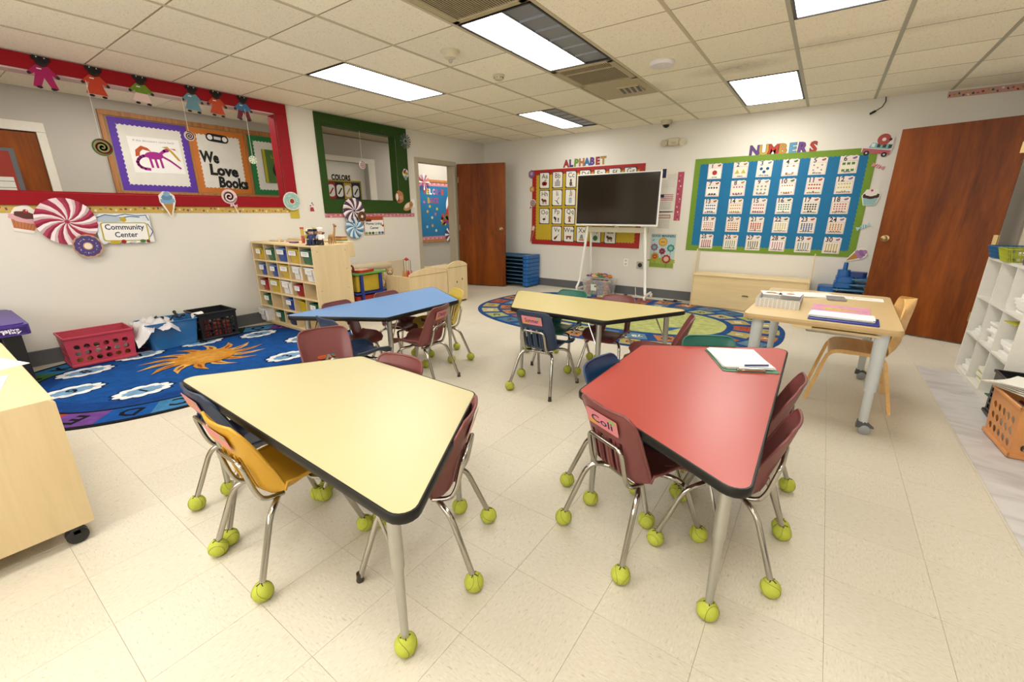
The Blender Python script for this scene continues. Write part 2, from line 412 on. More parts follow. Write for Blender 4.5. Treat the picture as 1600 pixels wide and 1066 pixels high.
# ================================================================ room shell
# floor: dark slab, separate vinyl tiles with hairline joints
b = MB(); b.span((XF-1.6, YF, -.08), (XR, YB+1.5, -.0032), plain('floor adhesive', '#b5a888', .8)); floor = b.build('floor'); struct(floor)
tb = MB(); h = FT/2-.0004; tb.box((0, 0, -.0016), (2*h, 2*h, .0032), M_FLOOR, bev=.0004); tile_me = tb.mesh('tile')
cells = []
for i in range(-16, 8):
    for j in range(-12, 20):
        x0, x1 = max(FX+i*FT, XL), min(FX+(i+1)*FT, XR); y0, y1 = max(FY+j*FT, YF), min(FY+(j+1)*FT, YB)
        if x1-x0 < .01 or y1-y0 < .01: continue
        c = Vector(((x0+x1)/2, (y0+y1)/2, 0)); d = c-Vector((0, 0, 1.243)); dp = d.dot(CF)
        vis = dp > .15 and abs(d.dot(CR)/dp) < 1.35 and abs(d.dot(CU)/dp) < .98
        cells.append((0 if vis else 1, d.length, x0, x1, y0, y1))
cells.sort(); rest = MB()
for k, (v, d, x0, x1, y0, y1) in enumerate(cells):
    full = x1-x0 > FT-.001 and y1-y0 > FT-.001
    if k < 300:
        if full: obj('tile', tile_me, floor, ((x0+x1)/2, (y0+y1)/2, 0))
        else: q = MB(); q.span((x0+.0004, y0+.0004, -.0032), (x1-.0004, y1-.0004, 0), M_FLOOR, bev=.0006); q.build('tile', floor)
    else: rest.span((x0+.0004, y0+.0004, -.0032), (x1-.0004, y1-.0004, 0), M_FLOOR, bev=.0006)
for i in range(-10, 0):
    for j in range(-8, 26):
        x1 = XL-.14; xa = max(XF, x1-(i+11)*FT); 
for i in range(5):
    for j in range(-6, 26): rest.span((XL-i*FT-FT+.0007, j*FT+.0007, -.0032), (XL-i*FT-.0007, j*FT+FT-.0007, 0), M_FLOOR)
rest.build('tile_field', floor)['kind'] = 'stuff'
# marbled strip along the right wall
b = MB(); b.span((.82, YF+.02, 0), (XR-.002, 4.76, .003), M_MARBLE, bev=.001)
tag(b.build('vinyl_runner'), 'grey marbled vinyl strip lying on the floor along the right wall', 'flooring')

# ceiling: slab, panels, rails
b = MB(); b.span((XF-1.6, YF, ZC+.012), (XR+.1, YB+1.5, ZC+.1), plain('ceiling slab', '#b8aa8c', .9)); ceiling = b.build('ceiling'); struct(ceiling)
FIX = {(-1, 0): 'L', (-1, 1): 'L', (-3, -4): 'L', (-3, -3): 'L', (-6, -4): 'L', (-6, -3): 'L', (-5, 0): 'L', (-5, 1): 'L', (0, -4): 'L', (0, -3): 'L',
       (-3, -2): 'G', (-3, -5): 'G', (0, -8): 'L', (0, -9): 'L', (-3, -8): 'L', (-3, -9): 'L', (-6, -8): 'L', (-6, -9): 'L', (-3, -1): 'D', (-5, 2): '', (-1, 2): ''}
pm = {}
for i in range(-11, 4):
    for j in range(-13, 3):
        if FIX.get((i, j)) in ('L', 'G', 'D'): continue
        x0, x1 = max(GX+i*G, XL), min(GX+(i+1)*G, XR); y0, y1 = max(GY+j*G, YF), min(GY+(j+1)*G, YB)
        if x1-x0 < .02 or y1-y0 < .02: continue
        key = (round(x1-x0, 3), round(y1-y0, 3))
        if key not in pm:
            q = MB(); q.box((0, 0, .004), (x1-x0-.02, y1-y0-.007, .012), M_CEIL, bev=.003); pm[key] = q.mesh('ceiling_panel')
        obj('ceiling_panel', pm[key], ceiling, ((x0+x1)/2, (y0+y1)/2, ZC))
for i in range(-7, 4):
    x = GX+i*G; q = MB(); q.span((x-.013, YF, ZC-.006), (x+.013, YB, ZC+.002), M_RAILG if i >= 0 else M_RAIL, bev=.001); q.build('ceiling_rail', ceiling)
for j in range(-12, 3):
    y = GY+j*G; q = MB(); q.span((XL, y-.004, ZC-.002), (XR, y+.004, ZC+.008), plain('ceiling joint', '#b09d78', .8)); q.build('ceiling_rail', ceiling)
# next room ceiling panels
for i in range(3):
    for j in range(-4, 7):
        x0, x1, y0, y1 = XL-.14-G*(i+1), XL-.14-G*i, -.3+j*G*1.0, -.3+(j+1)*G
        if i == 0 and j in (4, 5): continue
        if (round(G, 3), round(G, 3)) in pm: obj('ceiling_panel', pm[(round(G, 3), round(G, 3))], ceiling, ((x0+x1)/2, (y0+y1)/2, ZC))
# walls
def wall_holes(name, mat, plane, x0, x1, a0, a1, holes, thick_dir=None, zt=ZC):
    """wall in the plane axis, spanning a0..a1, rectangular holes (lo, hi, z0, z1)"""
    b = MB(); cuts = sorted(set([a0, a1]+[h[0] for h in holes]+[h[1] for h in holes]))
    for p, q in zip(cuts[:-1], cuts[1:]):
        zs = [(0., zt)]
        for (lo, hi, z0, z1) in holes:
            if lo <= p+1e-6 and hi >= q-1e-6:
                nz = []
                for (u, v) in zs:
                    if z0 > u: nz.append((u, min(v, z0)))
                    if z1 < v: nz.append((max(u, z1), v))
                zs = nz
        for u, v in zs:
            if plane == 'x': b.span((x0, p, u), (x1, q, v), mat)
            else: b.span((p, x0, u), (q, x1, v), mat)
    return struct(b.build(name))
wall_left = wall_holes('wall_left', W_WALL, 'x', XL-.13, XL, YF, YB, [(-.6, 2.82, 1.41, 2.32), (3.38, 4.53, 1.41, 2.31), (4.93, 5.74, 0, 2.01)])
wall_back = wall_holes('wall_back', W_WALL, 'y', YB, YB+.13, XL-.13, XR+.13, [])
wall_right = wall_holes('wall_right', W_WALL, 'x', XR, XR+.13, YF, YB, [(4.93, 5.84, 0, 2.05)])
wall_front = wall_holes('wall_front', W_WALL, 'y', YF-.13, YF, XF-1.6, XR+.13, [(-3.8, -2.4, .92, 2.18), (-2.3, -.9, .92, 2.18), (-.8, .6, .92, 2.18)])  # unseen wall; its three openings are added, to brighten the ceiling
for k_, x_ in enumerate((-3.8, -2.3, -.8)):
    b = MB()
    for a, c in (((x_, YF-.10, .92), (x_+1.4, YF-.04, .97)), ((x_, YF-.10, 2.13), (x_+1.4, YF-.04, 2.18)), ((x_, YF-.10, .97), (x_+.05, YF-.04, 2.13)), ((x_+1.35, YF-.10, .97), (x_+1.4, YF-.04, 2.13)), ((x_+.68, YF-.10, .97), (x_+.72, YF-.04, 2.13))): b.span(a, c, M_WHITE, bev=.003)
    struct(b.build('window_%d' % (k_+3)))  # frames of the added windows, out of view behind the camera
wall_far = wall_holes('wall_next_room', W_GREY, 'x', XF-.1, XF, YF, YB+1.5, [(.3, 1.09, 0, 2.03), (4.05, 5.06, 0, 2.06)])
wall_end = wall_holes('wall_next_room_end', W_GREY, 'y', YB+1.4, YB+1.5, XF-.1, XL-.12, [])
wall_rec = wall_holes('wall_far_room', plain('far room white wall', '#e9e4da', .7), 'x', XF-.2, XF-.12, YF, YB, [])
wall_holes('wall_corridor', W_WALL, 'x', XR+.7, XR+.8, 4.5, 6.4, [])
# base boards
def skirt(name, spans):
    b = MB()
    for a, c in spans: b.span(a, c, M_DGREY, bev=.004)
    struct(b.build(name))
skirt('baseboard_left', [((XL, YF, 0), (XL+.012, 4.86, .13))])
skirt('baseboard_back', [((XL+.1, YB-.012, 0), (XR-.02, YB, .13))])
skirt('baseboard_right', [((XR-.012, YF, 0), (XR, 4.85, .13))])
# window frames on the left wall (wide boards, jamb lining)
def win(name, y0, y1, z0, z1, Y0, Y1, Z0, Z1, mat, lbl):
    b = MB(); t = .022
    for a, c in (((XL, Y0, z1), (XL+t, Y1, Z1)), ((XL, Y0, Z0), (XL+t, Y1, z0)), ((XL, y1, z0), (XL+t, Y1, z1)), ((XL, Y0, z0), (XL+t, y0, z1))): b.span(a, c, mat, bev=.003)
    for a, c in (((XL-.13, y0, z1-.012), (XL, y1, z1)), ((XL-.13, y0, z0), (XL, y1, z0+.012)), ((XL-.13, y1-.012, z0), (XL, y1, z1)), ((XL-.13, y0, z0), (XL, y0+.012, z1))): b.span(a, c, plain('pale jamb', '#d9b9b5', .5) if mat is M_RED and c[2] == z1 and a[2] > z0+.1 else mat)
    o = struct(b.build(name)); o['label'] = lbl; return o
win('window_1', -.6, 2.82, 1.41, 2.32, -.7, 2.95, 1.31, 2.43, M_RED, 'long interior window opening with a wide red painted frame')
win('window_2', 3.38, 4.53, 1.41, 2.31, 3.29, 4.73, 1.245, 2.425, M_GRN, 'interior window opening with a wide dark green frame')
# door openings
def doorframe(name, plane, xw, y0, y1, zt, s, lbl):
    b = MB(); w_ = .055
    for a, c in (((xw-.14, y0-w_, 0), (xw+.015, y0+.012, zt-.0125)), ((xw-.14, y1-.012, 0), (xw+.015, y1+w_, zt-.0125)), ((xw-.14, y0-w_, zt-.012), (xw+.015, y1+w_, zt+w_))): b.span(a, c, M_TAUPE, bev=.003)
    o = struct(b.build(name)); o['label'] = lbl; return o
doorframe('trim_1', 'x', XL, 4.93, 5.74, 2.01, 1, 'taupe metal frame of the open doorway in the left wall')
b = MB()
for a, c in (((XR-.015, 4.87, 0), (XR+.14, 4.94, 2.0395)), ((XR-.015, 5.83, 0), (XR+.14, 5.9, 2.0395)), ((XR-.015, 4.87, 2.04), (XR+.14, 5.9, 2.1))): b.span(a, c, M_TAUPE, bev=.003)
struct(b.build('trim_2'))['label'] = 'taupe metal frame of the doorway in the right wall'
b = MB(); WT = plain('white door trim paint', '#ddd5c6', .5)
for a, c in (((XF, 1.09, 0), (XF+.02, 1.16, 2.0295)), ((XF, .23, 0), (XF+.02, .3, 2.0295)), ((XF, .23, 2.03), (XF+.02, 1.16, 2.12)),
             ((XF, 5.06, 0), (XF+.02, 5.2, 2.0595)), ((XF, 3.95, 0), (XF+.02, 4.05, 2.0595)), ((XF, 3.95, 2.06), (XF+.02, 5.2, 2.14))): b.span(a, c, WT, bev=.003)
struct(b.build('trim_3'))['label'] = 'cream door casings on the wall of the next room'
# doors
def knob(parent, x, z, s, face):
    b = MB(); M = Matrix.Translation((x, face*.02, z)) @ Matrix.Rotation(-PI/2*face, 4, 'X')
    b.lathe([(.034, 0), (.034, .006), (.014, .010), (.012, .03), (.022, .038), (.029, .052), (.027, .066), (.012, .074), (.0005, .075)], M_BRASS, M, 20)
    b.build('door_knob', parent)
def door(name, hinge, free, zt, mat, lbl, kn=True):
    hx, hy = hinge; fx, fy = free; L = math.hypot(fx-hx, fy-hy); a = math.atan2(fy-hy, fx-hx)
    o = obj(name, None, None, (hx, hy, 0), a); struct(o, lbl)
    b = MB(); b.span((0, -.021, .012), (L, .021, zt), mat, bev=.002); b.build('door_slab', o)
    if kn:
        knob(o, L-.07, .98, 1, 1); knob(o, L-.07, .98, 1, -1)
    for z in (.28, 1.0, 1.78):
        q = MB(); q.tube([(-.004, 0, z-.045), (-.004, 0, z+.045)], .008, M_BRASS, 10); q.span((0, -.0225, z-.045), (.03, .0225, z+.045), M_BRASS); q.build('hinge', o)
    return o
door('door_1', (-5.235, 5.79), (-4.43, 6.06), 2.03, M_DOOR, 'brown stained wooden door standing open by the left doorway')
d2 = door('door_2', (1.30, 5.835), (.475, 6.13), 2.04, M_DOOR, 'large brown stained wooden door standing open against the right end of the back wall')
# closed door far side with glass, seen through the red window
b = MB(); o = struct(thing('door_3', 'x', 'x', (XF-.03, .3, 0)), 'brown door with a glazed panel on the far wall of the next room'); del o['category']
b.span((0, 0, .01), (.03, .79, 2.02), M_DOOR, bev=.002); b.build('door_slab', o)
b = MB(); b.span((.03, .06, 1.0), (.036, .60, 1.86), M_DGREY, bev=.002); b.build('window_frame', o)
p = PR(); p.sheet([(-.24, -.4), (.24, -.4), (.24, .4), (-.24, .4)], '#b9402f'); p.rect(-.03, .05, .30, .6, '#c33b2d'); p.rect(.11, -.08, .22, .48, '#e9e7da')
for k in range(8): p.rect(.11, .12-k*.06, .22, .006, '#8d8a7c')
p.rect(-.1, .3, .1, .05, '#f0d9c0'); p.build('door_poster', o, M=frame((.0375, .32, 1.43), (0, 1, 0), (0, 0, 1)))

# ================================================================ ceiling fixtures
def light(name, i, j, label, louver):
    x0, y0 = GX+i*G+.02, GY+j*G+.012; x1, y1 = x0+G-.04, y0+2*G-.024
    t = thing(name, label, 'ceiling light', (x0, y0, ZC), group=None); W, L = x1-x0, y1-y0
    b = MB(); f = .014
    for a, c in (((0, 0, -.006), (f, L, .008)), ((W-f, 0, -.006), (W, L, .008)), ((0, 0, -.006), (W, f, .008)), ((0, L-f, -.006), (W, L, .008))): b.span(a, c, M_BLACK, bev=.001)
    b.build('frame', t)
    s = W*(.64 if louver else 1)-f
    b = MB(); b.span((f, f, .001), (s, L-f, .006), M_LAMP); b.build('lens', t)
    if louver:
        q = MB(); R = plain('parabolic louvre aluminium', '#8f939a', .38, .35)
        q.span((s, f, .005), (W-f, L-f, .008), R)
        n = 6
        for k in range(n+1):
            y = f+(L-2*f)*k/n; q.add([(s+.004, y-.014, .0045), (s+.004, y, -.0055), (s+.004, y+.014, .0045), (W-f, y-.014, .0045), (W-f, y, -.0055), (W-f, y+.014, .0045)], [(0, 3, 4, 1), (1, 4, 5, 2)], R) if 0 < k < n else None
        q.span((s-.004, f, -.005), (s+.004, L-f, .006), R); q.build('louvre', t)
    return t
light('ceiling_light', -6, -4, 'fully lit recessed ceiling light above the blue table', False)
light('ceiling_light', -3, -4, 'largest recessed ceiling light, half lens and half silver louvre', True)
light('ceiling_light', -1, 0, 'recessed ceiling light above the numbers board end of the room', False)
light('ceiling_light', -5, 0, 'small far recessed ceiling light with a grey louvred side', True)
light('ceiling_light', 0, -4, 'recessed ceiling light cut by the top edge of the photo at right', False)
for k, (i, j) in enumerate(((0, -9), (-3, -9), (-6, -9))): light('ceiling_light', i, j, 'recessed ceiling light behind the camera, ' + ('right', 'middle', 'left')[k] + ' of three', False)
# next room fixtures
t = thing('ceiling_light', 'long ceiling light glimpsed through the top of the red framed window', 'ceiling light', (XL-.45, 1.05, ZC))
b = MB(); b.span((-.16, 0, -.004), (.14, 1.55, .0), M_LAMP); b.build('lens', t)
b = MB(); b.span((-.175, -.015, -.003), (-.16, 1.565, .002), M_BLACK); b.span((.14, -.015, -.003), (.155, 1.565, .002), M_BLACK); b.build('frame', t)
t = thing('ceiling_light', 'ceiling light in the corridor beyond the open doorway', 'ceiling light', (XL-.75, 6.0, ZC))
b = MB(); b.span((-.25, 0, -.004), (.25, 1.2, .0), M_LAMP); b.build('lens', t)
t = thing('ceiling_light', 'ceiling light in the passage behind the right doorway', 'ceiling light', (XR+.4, 5.1, ZC))
b = MB(); b.span((-.15, 0, -.004), (.15, .6, .0), M_LAMP); b.build('lens', t)
def grille(i, j, lbl):
    t = thing('air_grille', lbl, 'air vent', (GX+i*G, GY+j*G, ZC)); f = .05
    b = MB()
    for a, c in (((.02, .01, -.008), (.02+f, G-.01, .004)), ((G-.02-f, .01, -.008), (G-.02, G-.01, .004)), ((.02, .01, -.008), (G-.02, f, .004)), ((.02, G-f, -.008), (G-.02, G-.01, .004))): b.span(a, c, M_GRILLE, bev=.002)
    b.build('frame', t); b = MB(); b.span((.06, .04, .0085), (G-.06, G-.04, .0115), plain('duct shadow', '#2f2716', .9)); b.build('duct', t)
    sl = MB()
    sl.box((0, 0, 0), (.010, G-.1, .003), M_GRILLE, M=Matrix.Rotation(.25, 4, 'Y')); me = sl.mesh('slat')
    n = 27
    for k in range(n): obj('slat', me, t, (.075+(G-.15)*k/(n-1), G/2, -.003))
    for y in (.3,): q = MB(); q.span((.06, G*y-.004, -.008), (G-.06, G*y+.004, .004), M_GRILLE); q.build('crossbar', t)
grille(-3, -2, 'square return air grille beyond the largest ceiling light')
grille(-3, -5, 'square return air grille cut by the top edge of the photo')
# square diffuser
t = thing('air_diffuser', 'beige supply air diffuser with dark slots and soot marks around it', 'air vent', (GX-3*G, GY-G, ZC))
b = MB(); b.span((.02, .01, -.004), (G-.02, G-.01, .006), M_GRILLE, bev=.003); b.build('plate', t)
b = MB(); b.prism([(.3, .2), (.52, .2), (.52, .42), (.3, .42)], -.018, -.004, M_GRILLE); b.build('throat', t)
for k in range(4): q = MB(); q.box((.33+k*.055, .31, -.019), (.028, .19, .004), M_BLACK, rz=.15); q.build('slot', t)
def disc(name, lbl, cat, x, y, prof, mat, extra=None):
    b = MB(); M = Matrix.Translation((x, y, ZC)) @ Matrix.Rotation(PI, 4, 'X'); t = thing(name, lbl, cat, (0, 0, 0))
    b.lathe(prof, mat, M, 28); b.build('body', t)
    if extra: extra(t, M)
    return t
M_CREAM = plain('cream detector plastic', '#d3c8ab', .4)
def e1(t, M): b = MB(); b.lathe([(.012, .05), (.014, .075), (.006, .085), (.0005, .086)], M_STEEL, M, 12); b.build('lens', t)
disc('strobe_alarm', 'cream round fire alarm strobe beside the largest ceiling light', 'alarm', -2.58, 2.82, [(.0005, 0), (.075, 0), (.075, .008), (.058, .02), (.045, .05), (.02, .062), (.0005, .063)], M_CREAM, e1)
def e2(t, M):
    b = MB()
    for k in range(10): a = 2*PI*k/10; b.box((.041*math.cos(a), .041*math.sin(a), .028), (.012, .006, .006), M_BLACK, rz=a, M=M)
    b.build('vent_slots', t)
disc('smoke_detector', 'small white slotted smoke detector on the ceiling left of the large light', 'smoke detector', -2.64, 3.52, [(.0005, 0), (.055, 0), (.055, .012), (.043, .02), (.043, .034), (.03, .044), (.0005, .046)], M_CREAM, e2)
disc('wireless_access_point', 'smooth white disc on the ceiling right of the large light', 'access point', -1.33, 4.03, [(.0005, 0), (.10, 0), (.102, .012), (.09, .03), (.05, .037), (.0005, .038)], plain('white shell', '#e4e0e2', .35))
def e4(t, M): b = MB(); b.ball((0, 0, .055), .045, plain('smoked dome', '#1c1510', .1), sc=(1, 1, .9), M=M); b.build('dome', t)
disc('security_camera', 'dark domed security camera on the ceiling near the back wall', 'camera', -1.99, 6.42, [(.0005, 0), (.078, 0), (.078, .02), (.062, .045), (.052, .058), (.0005, .059)], M_CREAM, e4)
# emergency light on the back wall
t = thing('emergency_light', 'cream emergency light with two lamp heads high on the back wall', 'emergency light', (-1.90, YB, 2.18))
b = MB(); b.box((0, -.03, 0), (.16, .06, .10), M_CREAM, bev=.012); b.build('case', t)
for s in (-1, 1):
    b = MB(); b.lathe([(.0005, -.03), (.036, -.028), (.046, 0), (.046, .012), (.040, .014), (.0005, .010)], M_CREAM, Matrix.Translation((s*.125, -.075, -.015)) @ Matrix.Rotation(s*.35, 4, 'Z') @ Matrix.Rotation(PI/2+.25, 4, 'X'), 20); b.tube([(s*.08, -.03, .03), (s*.12, -.05, .025)], .012, M_CREAM, 8); b.build('lamp_head', t)
b = MB(); b.box((0, -.061, -.015), (.06, .006, .028), M_GRILLE, bev=.002); b.build('test_panel', t)
# dangling cable
b = MB(); P = [(.30, YB-.03, ZC), (.305, YB-.035, ZC-.05), (.285, YB-.04, ZC-.10), (.24, YB-.04, ZC-.13), (.215, YB-.04, ZC-.145)]
b.tube(P, .005, M_BLACK, 8); b.tube([(.235, YB-.04, ZC-.133), (.19, YB-.04, ZC-.16)], .012, M_BLACK, 8)
tag(b.build('loose_cable'), 'short black cable end hanging from the ceiling edge at the back wall', 'cable')
# ================================================================ rugs
RUGT = .0095
def sup(a, b, n, cx, cy, N=96, t0=0., t1=2*PI):
    P = []
    for i in range(N+(0 if abs(t1-t0-2*PI) < 1e-6 else 1)):
        t = t0+(t1-t0)*i/N; c, s = math.cos(t), math.sin(t)
        P.append((cx+a*math.copysign(abs(c)**(2/n), c), cy+b*math.copysign(abs(s)**(2/n), s)))
    return P
def band(p, a0, b0, a1, b1, n, cx, cy, t0, t1, col, N=8):
    A = sup(a0, b0, n, cx, cy, N, t0, t1); B = sup(a1, b1, n, cx, cy, N, t0, t1)
    p.z += p.dz if False else 0
    p.add([(*q, p.z) for q in A]+[(*q, p.z) for q in B], [[i, N+1+i, N+2+i, i+1] for i in range(N)], p.pm, col)
def fix_up(p):          # all print faces look up
    for k, f in enumerate(p.f):
        P = [Vector(p.v[i]) for i in f[:3]]
        n = (P[1]-P[0]).cross(P[2]-P[0])
        if len(f) == 4 and n.z < 0: p.f[k] = f[::-1]
def rug_blue():
    A, Bv, n = 1.0, 1.36, 2.6; cx, cy = -4.255, 1.385
    p = PR(rugmat(), dz=.0002)
    p.prism(sup(A, Bv, n, cx, cy), 0, .006, p.pm, col='#1b1d22'); p.z = .0062
    cols = ['#3f8fc4', '#7d4ea0', '#d9622f', '#1e5fb4', '#4f7f3c', '#c9b93a', '#2d6b4a', '#d24a3a', '#5a9bd0', '#2c7f86']
    N = 20
    # equal arc-length letter cells round the border
    ring_ = sup(A-.14, Bv-.14, n, cx, cy, 720); L = [0]
    for i in range(720): L.append(L[-1]+math.dist(ring_[i], ring_[(i+1) % 720]))
    def tat(s):
        s %= L[-1]
        for i in range(720):
            if L[i+1] >= s: return 2*PI*i/720
    let = 'ABCDEFGHIJKLMNOPQRSTUVWXYZ'
    iE = min(range(720), key=lambda i: math.dist(ring_[i], (-3.60, .43))); iK = min(range(720), key=lambda i: math.dist(ring_[i], (-5.10, .50)))
    N = min(26, round(L[-1]/(((L[iE]-L[iK]) % L[-1])/6))); seg = L[-1]/N
    # "E" and "D" stand at the near end, "K" by the wall
    tE = math.atan2(-1.25/Bv, .45/A)
    sE = min(range(721), key=lambda i: math.dist(ring_[i % 720], (-3.62, .40)))
    for k in range(N):
        s0 = L[sE]-seg/2-(k-4)*seg; t0, t1 = tat(s0), tat(s0+seg)
        if t1 < t0: t1 += 2*PI
        c = {3: '#1f63b8', 4: '#7d4ea0', 5: '#d9522f', 10: '#3f86bc', 9: '#4f7a39', 14: '#b3ad3c', 15: '#1f3a24', 2: '#4d93c8', 1: '#2d6b4a', 13: '#7d4ea0', 12: '#7d4ea0'}.get(k, cols[(k*3) % len(cols)])
        band(p, A-.035, Bv-.035, A-.23, Bv-.23, n, cx, cy, t0, t1, c)
    p.z += .0003
    for k in range(N):
        s = L[sE]-(k-4)*seg; t = tat(s); q = sup(A-.135, Bv-.135, n, cx, cy, 1, t, t)[0]
        ang = math.atan2(q[1]-cy, (q[0]-cx)*1.0)
        p.text(let[k], q[0], q[1], .12, '#16181c', bold=.03, rot=ang-PI/2, up=False)
    p.poly(sup(A-.235, Bv-.235, n, cx, cy), '#15171c'); p.poly(sup(A-.25, Bv-.25, n, cx, cy), '#1d4f9c')
    p.poly(sup(A-.36, Bv-.36, 2.3, cx, cy), '#1f5fb0')
    zb = p.z
    for (x, y, num, r) in ((-3.86, .80, 1, .3), (-3.62, 1.30, 2, .9), (-3.78, 1.82, 3, 1.5), (-4.22, 2.22, 4, 2.), (-4.76, 2.03, 5, 2.6), (-4.91, 1.56, 6, 3.), (-4.90, 1.06, 7, 3.6), (-4.73, .66, 8, 4.4), (-4.27, .50, 9, 5.)):
        p.z = zb; rx, ry = .105, .155
        for dx, c in ((.018, '#14396f'), (0, '#e9ecec'), (-.045, '#86b2d8')):
            P = blob(rx+dx, ry+dx, 66, .17, 11, 0, 0); p.poly([(x+a, y+b_) for a, b_ in P], c)
        p.text(str(num), x, y, .09, '#16243a', bold=.03, rot=PI/2+.3)
    p.z = zb
    sx, sy = -4.36, 1.385
    for k in range(14):
        a = 2*PI*k/14; a2 = a+.22
        def pt(r, t): return (sx+r*math.cos(t)*.86, sy+r*math.sin(t)*1.02)
        p.poly([pt(.20, a-.21), pt(.30, a-.15), pt(.38, a-.02), pt(.48, a+.20), pt(.37, a+.13), pt(.29, a+.12), pt(.22, a+.21)], '#efa63c' if k % 2 else '#f2c169')
        p.poly([pt(.24, a-.08), pt(.31, a-.05), pt(.40, a+.09), pt(.29, a+.05)], '#b45a35')
    p.circ(sx, sy, .225, '#eda23a', n=32); p.circ(sx, sy, .16, '#f0ad4b', n=28)
    fix_up(p)
    tag(p.build('alphabet_rug'), 'blue rug with an orange sun, clouds and a letter border by the left wall', 'rug')
rug_blue()
def rug_oval():
    A, Bv, n = 1.86, 1.24, 2.5; cx, cy = -2.02, 5.1
    p = PR(rugmat(), dz=.0006)
    p.prism(sup(A, Bv, n, cx, cy), 0, .006, p.pm, col='#2f5b9a'); p.z = .0062
    cols = ['#c6b672', '#cf8a55', '#b4ba7c', '#c96848', '#6f90a4', '#cbc088', '#d6965c', '#5c84a0']
    num = 1
    for (r0, r1, N) in ((.05, .25, 30), (.29, .49, 26)):
        ring_ = sup(A-(r0+r1)/2, Bv-(r0+r1)/2, n, cx, cy, 720); L = [0]
        for i in range(720): L.append(L[-1]+math.dist(ring_[i], ring_[(i+1) % 720]))
        def tat(s):
            s %= L[-1]
            for i in range(720):
                if L[i+1] >= s: return 2*PI*i/720
        seg = L[-1]/N
        for k in range(N):
            t0, t1 = tat(k*seg+.045), tat((k+1)*seg-.045)
            if t1 < t0: t1 += 2*PI
            p.z = .0064; band(p, A-r0, Bv-r0, A-r1, Bv-r1, n, cx, cy, t0, t1, cols[(k*5+(3 if r0 > .2 else 0)) % 8], 5)
            t = tat((k+.5)*seg); q = sup(A-(r0+r1)/2, Bv-(r0+r1)/2, n, cx, cy, 1, t, t)[0]
            ang = math.atan2(q[1]-cy, q[0]-cx); p.z = .0067
            p.text(str((k*7+num) % 100), q[0], q[1], .075, ['#a8382c', '#e4dcc0', '#2a3442', '#6a4630'][k % 4], bold=.03, rot=ang-PI/2, up=False)
        num += 30
    p.z = .0068
    p.poly(sup(A-.56, Bv-.56, 2.4, cx, cy), '#c9cf83')
    for k in range(7): p.poly([(cx-1.0+k*.3, cy-.45), (cx-.9+k*.3, cy-.2), (cx-1.05+k*.3, cy-.3)], '#3f6fae') if k in (2, 6) else None
    fix_up(p)
    tag(p.build('number_rug'), 'oval blue rug with coloured number blocks around a pale green middle', 'rug')
rug_oval()

# ================================================================ tables
def trap(L, r, n=6):
    h = L*3**.5/2; C = [(-L, 0), (L, 0), (L/2, h), (-L/2, h)]; P = []
    for i in range(4):
        a, b, c = Vector(C[i-1]), Vector(C[i]), Vector(C[(i+1) % 4])
        u, v = (a-b).normalized(), (c-b).normalized(); half = u.angle(v)/2; d = r/math.tan(half); cen = b+(u+v).normalized()*(r/math.sin(half))
        s, e = b+u*d, b+v*d; a0 = math.atan2(s.y-cen.y, s.x-cen.x); a1 = math.atan2(e.y-cen.y, e.x-cen.x)
        while a1 < a0: a1 += 2*PI
        P += arc(r, r, a0, a1, n, cen.x, cen.y)
    return P, C
BALL = {}
FELT = plain('tennis felt', '#d3da5a', .95, scale=90, var=.12, bump=.5, spec=.1); SEAM = plain('ball seam', '#8f9a3c', .8); SLIT = plain('slit shadow', '#23260f', .9)
def ball_mesh(v):
    if v in BALL: return BALL[v]
    b = MB(); r = .0335; b.ball((0, 0, r), r, FELT, 20, 14)
    P = []
    for i in range(48):
        t = 2*PI*i/48; a_, bb = .44, .56*.9
        x = a_*math.cos(t)+(1-a_)*math.cos(3*t)*.55; y = a_*math.sin(t)-(1-a_)*math.sin(3*t)*.55; z = .62*math.sin(2*t)
        q = Vector((x, y, z)).normalized()*(r+.0001); P.append(q)
    M = Matrix.Translation((0, 0, r)) @ Matrix.Rotation(v*1.7+.4, 4, 'X') @ Matrix.Rotation(v*2.1, 4, 'Z')
    b.tube([M @ q for q in P], .0009, SEAM, 5, closed=True)
    # cut cross at the top where the leg goes in
    for a in (.3, .3+PI/2):
        pts = [Vector((math.sin(e)*math.cos(a+v), math.sin(e)*math.sin(a+v), math.cos(e)))*(r+.0006)+Vector((0, 0, r)) for e in [-.46+.115*i for i in range(9)]]
        b.tube(pts, .0016, SLIT, 6)
    BALL[v] = b.mesh('tennis_ball', 60); return BALL[v]
EDGE = plain('black vinyl edge', '#171613', .45, var=.1, spec=.3)
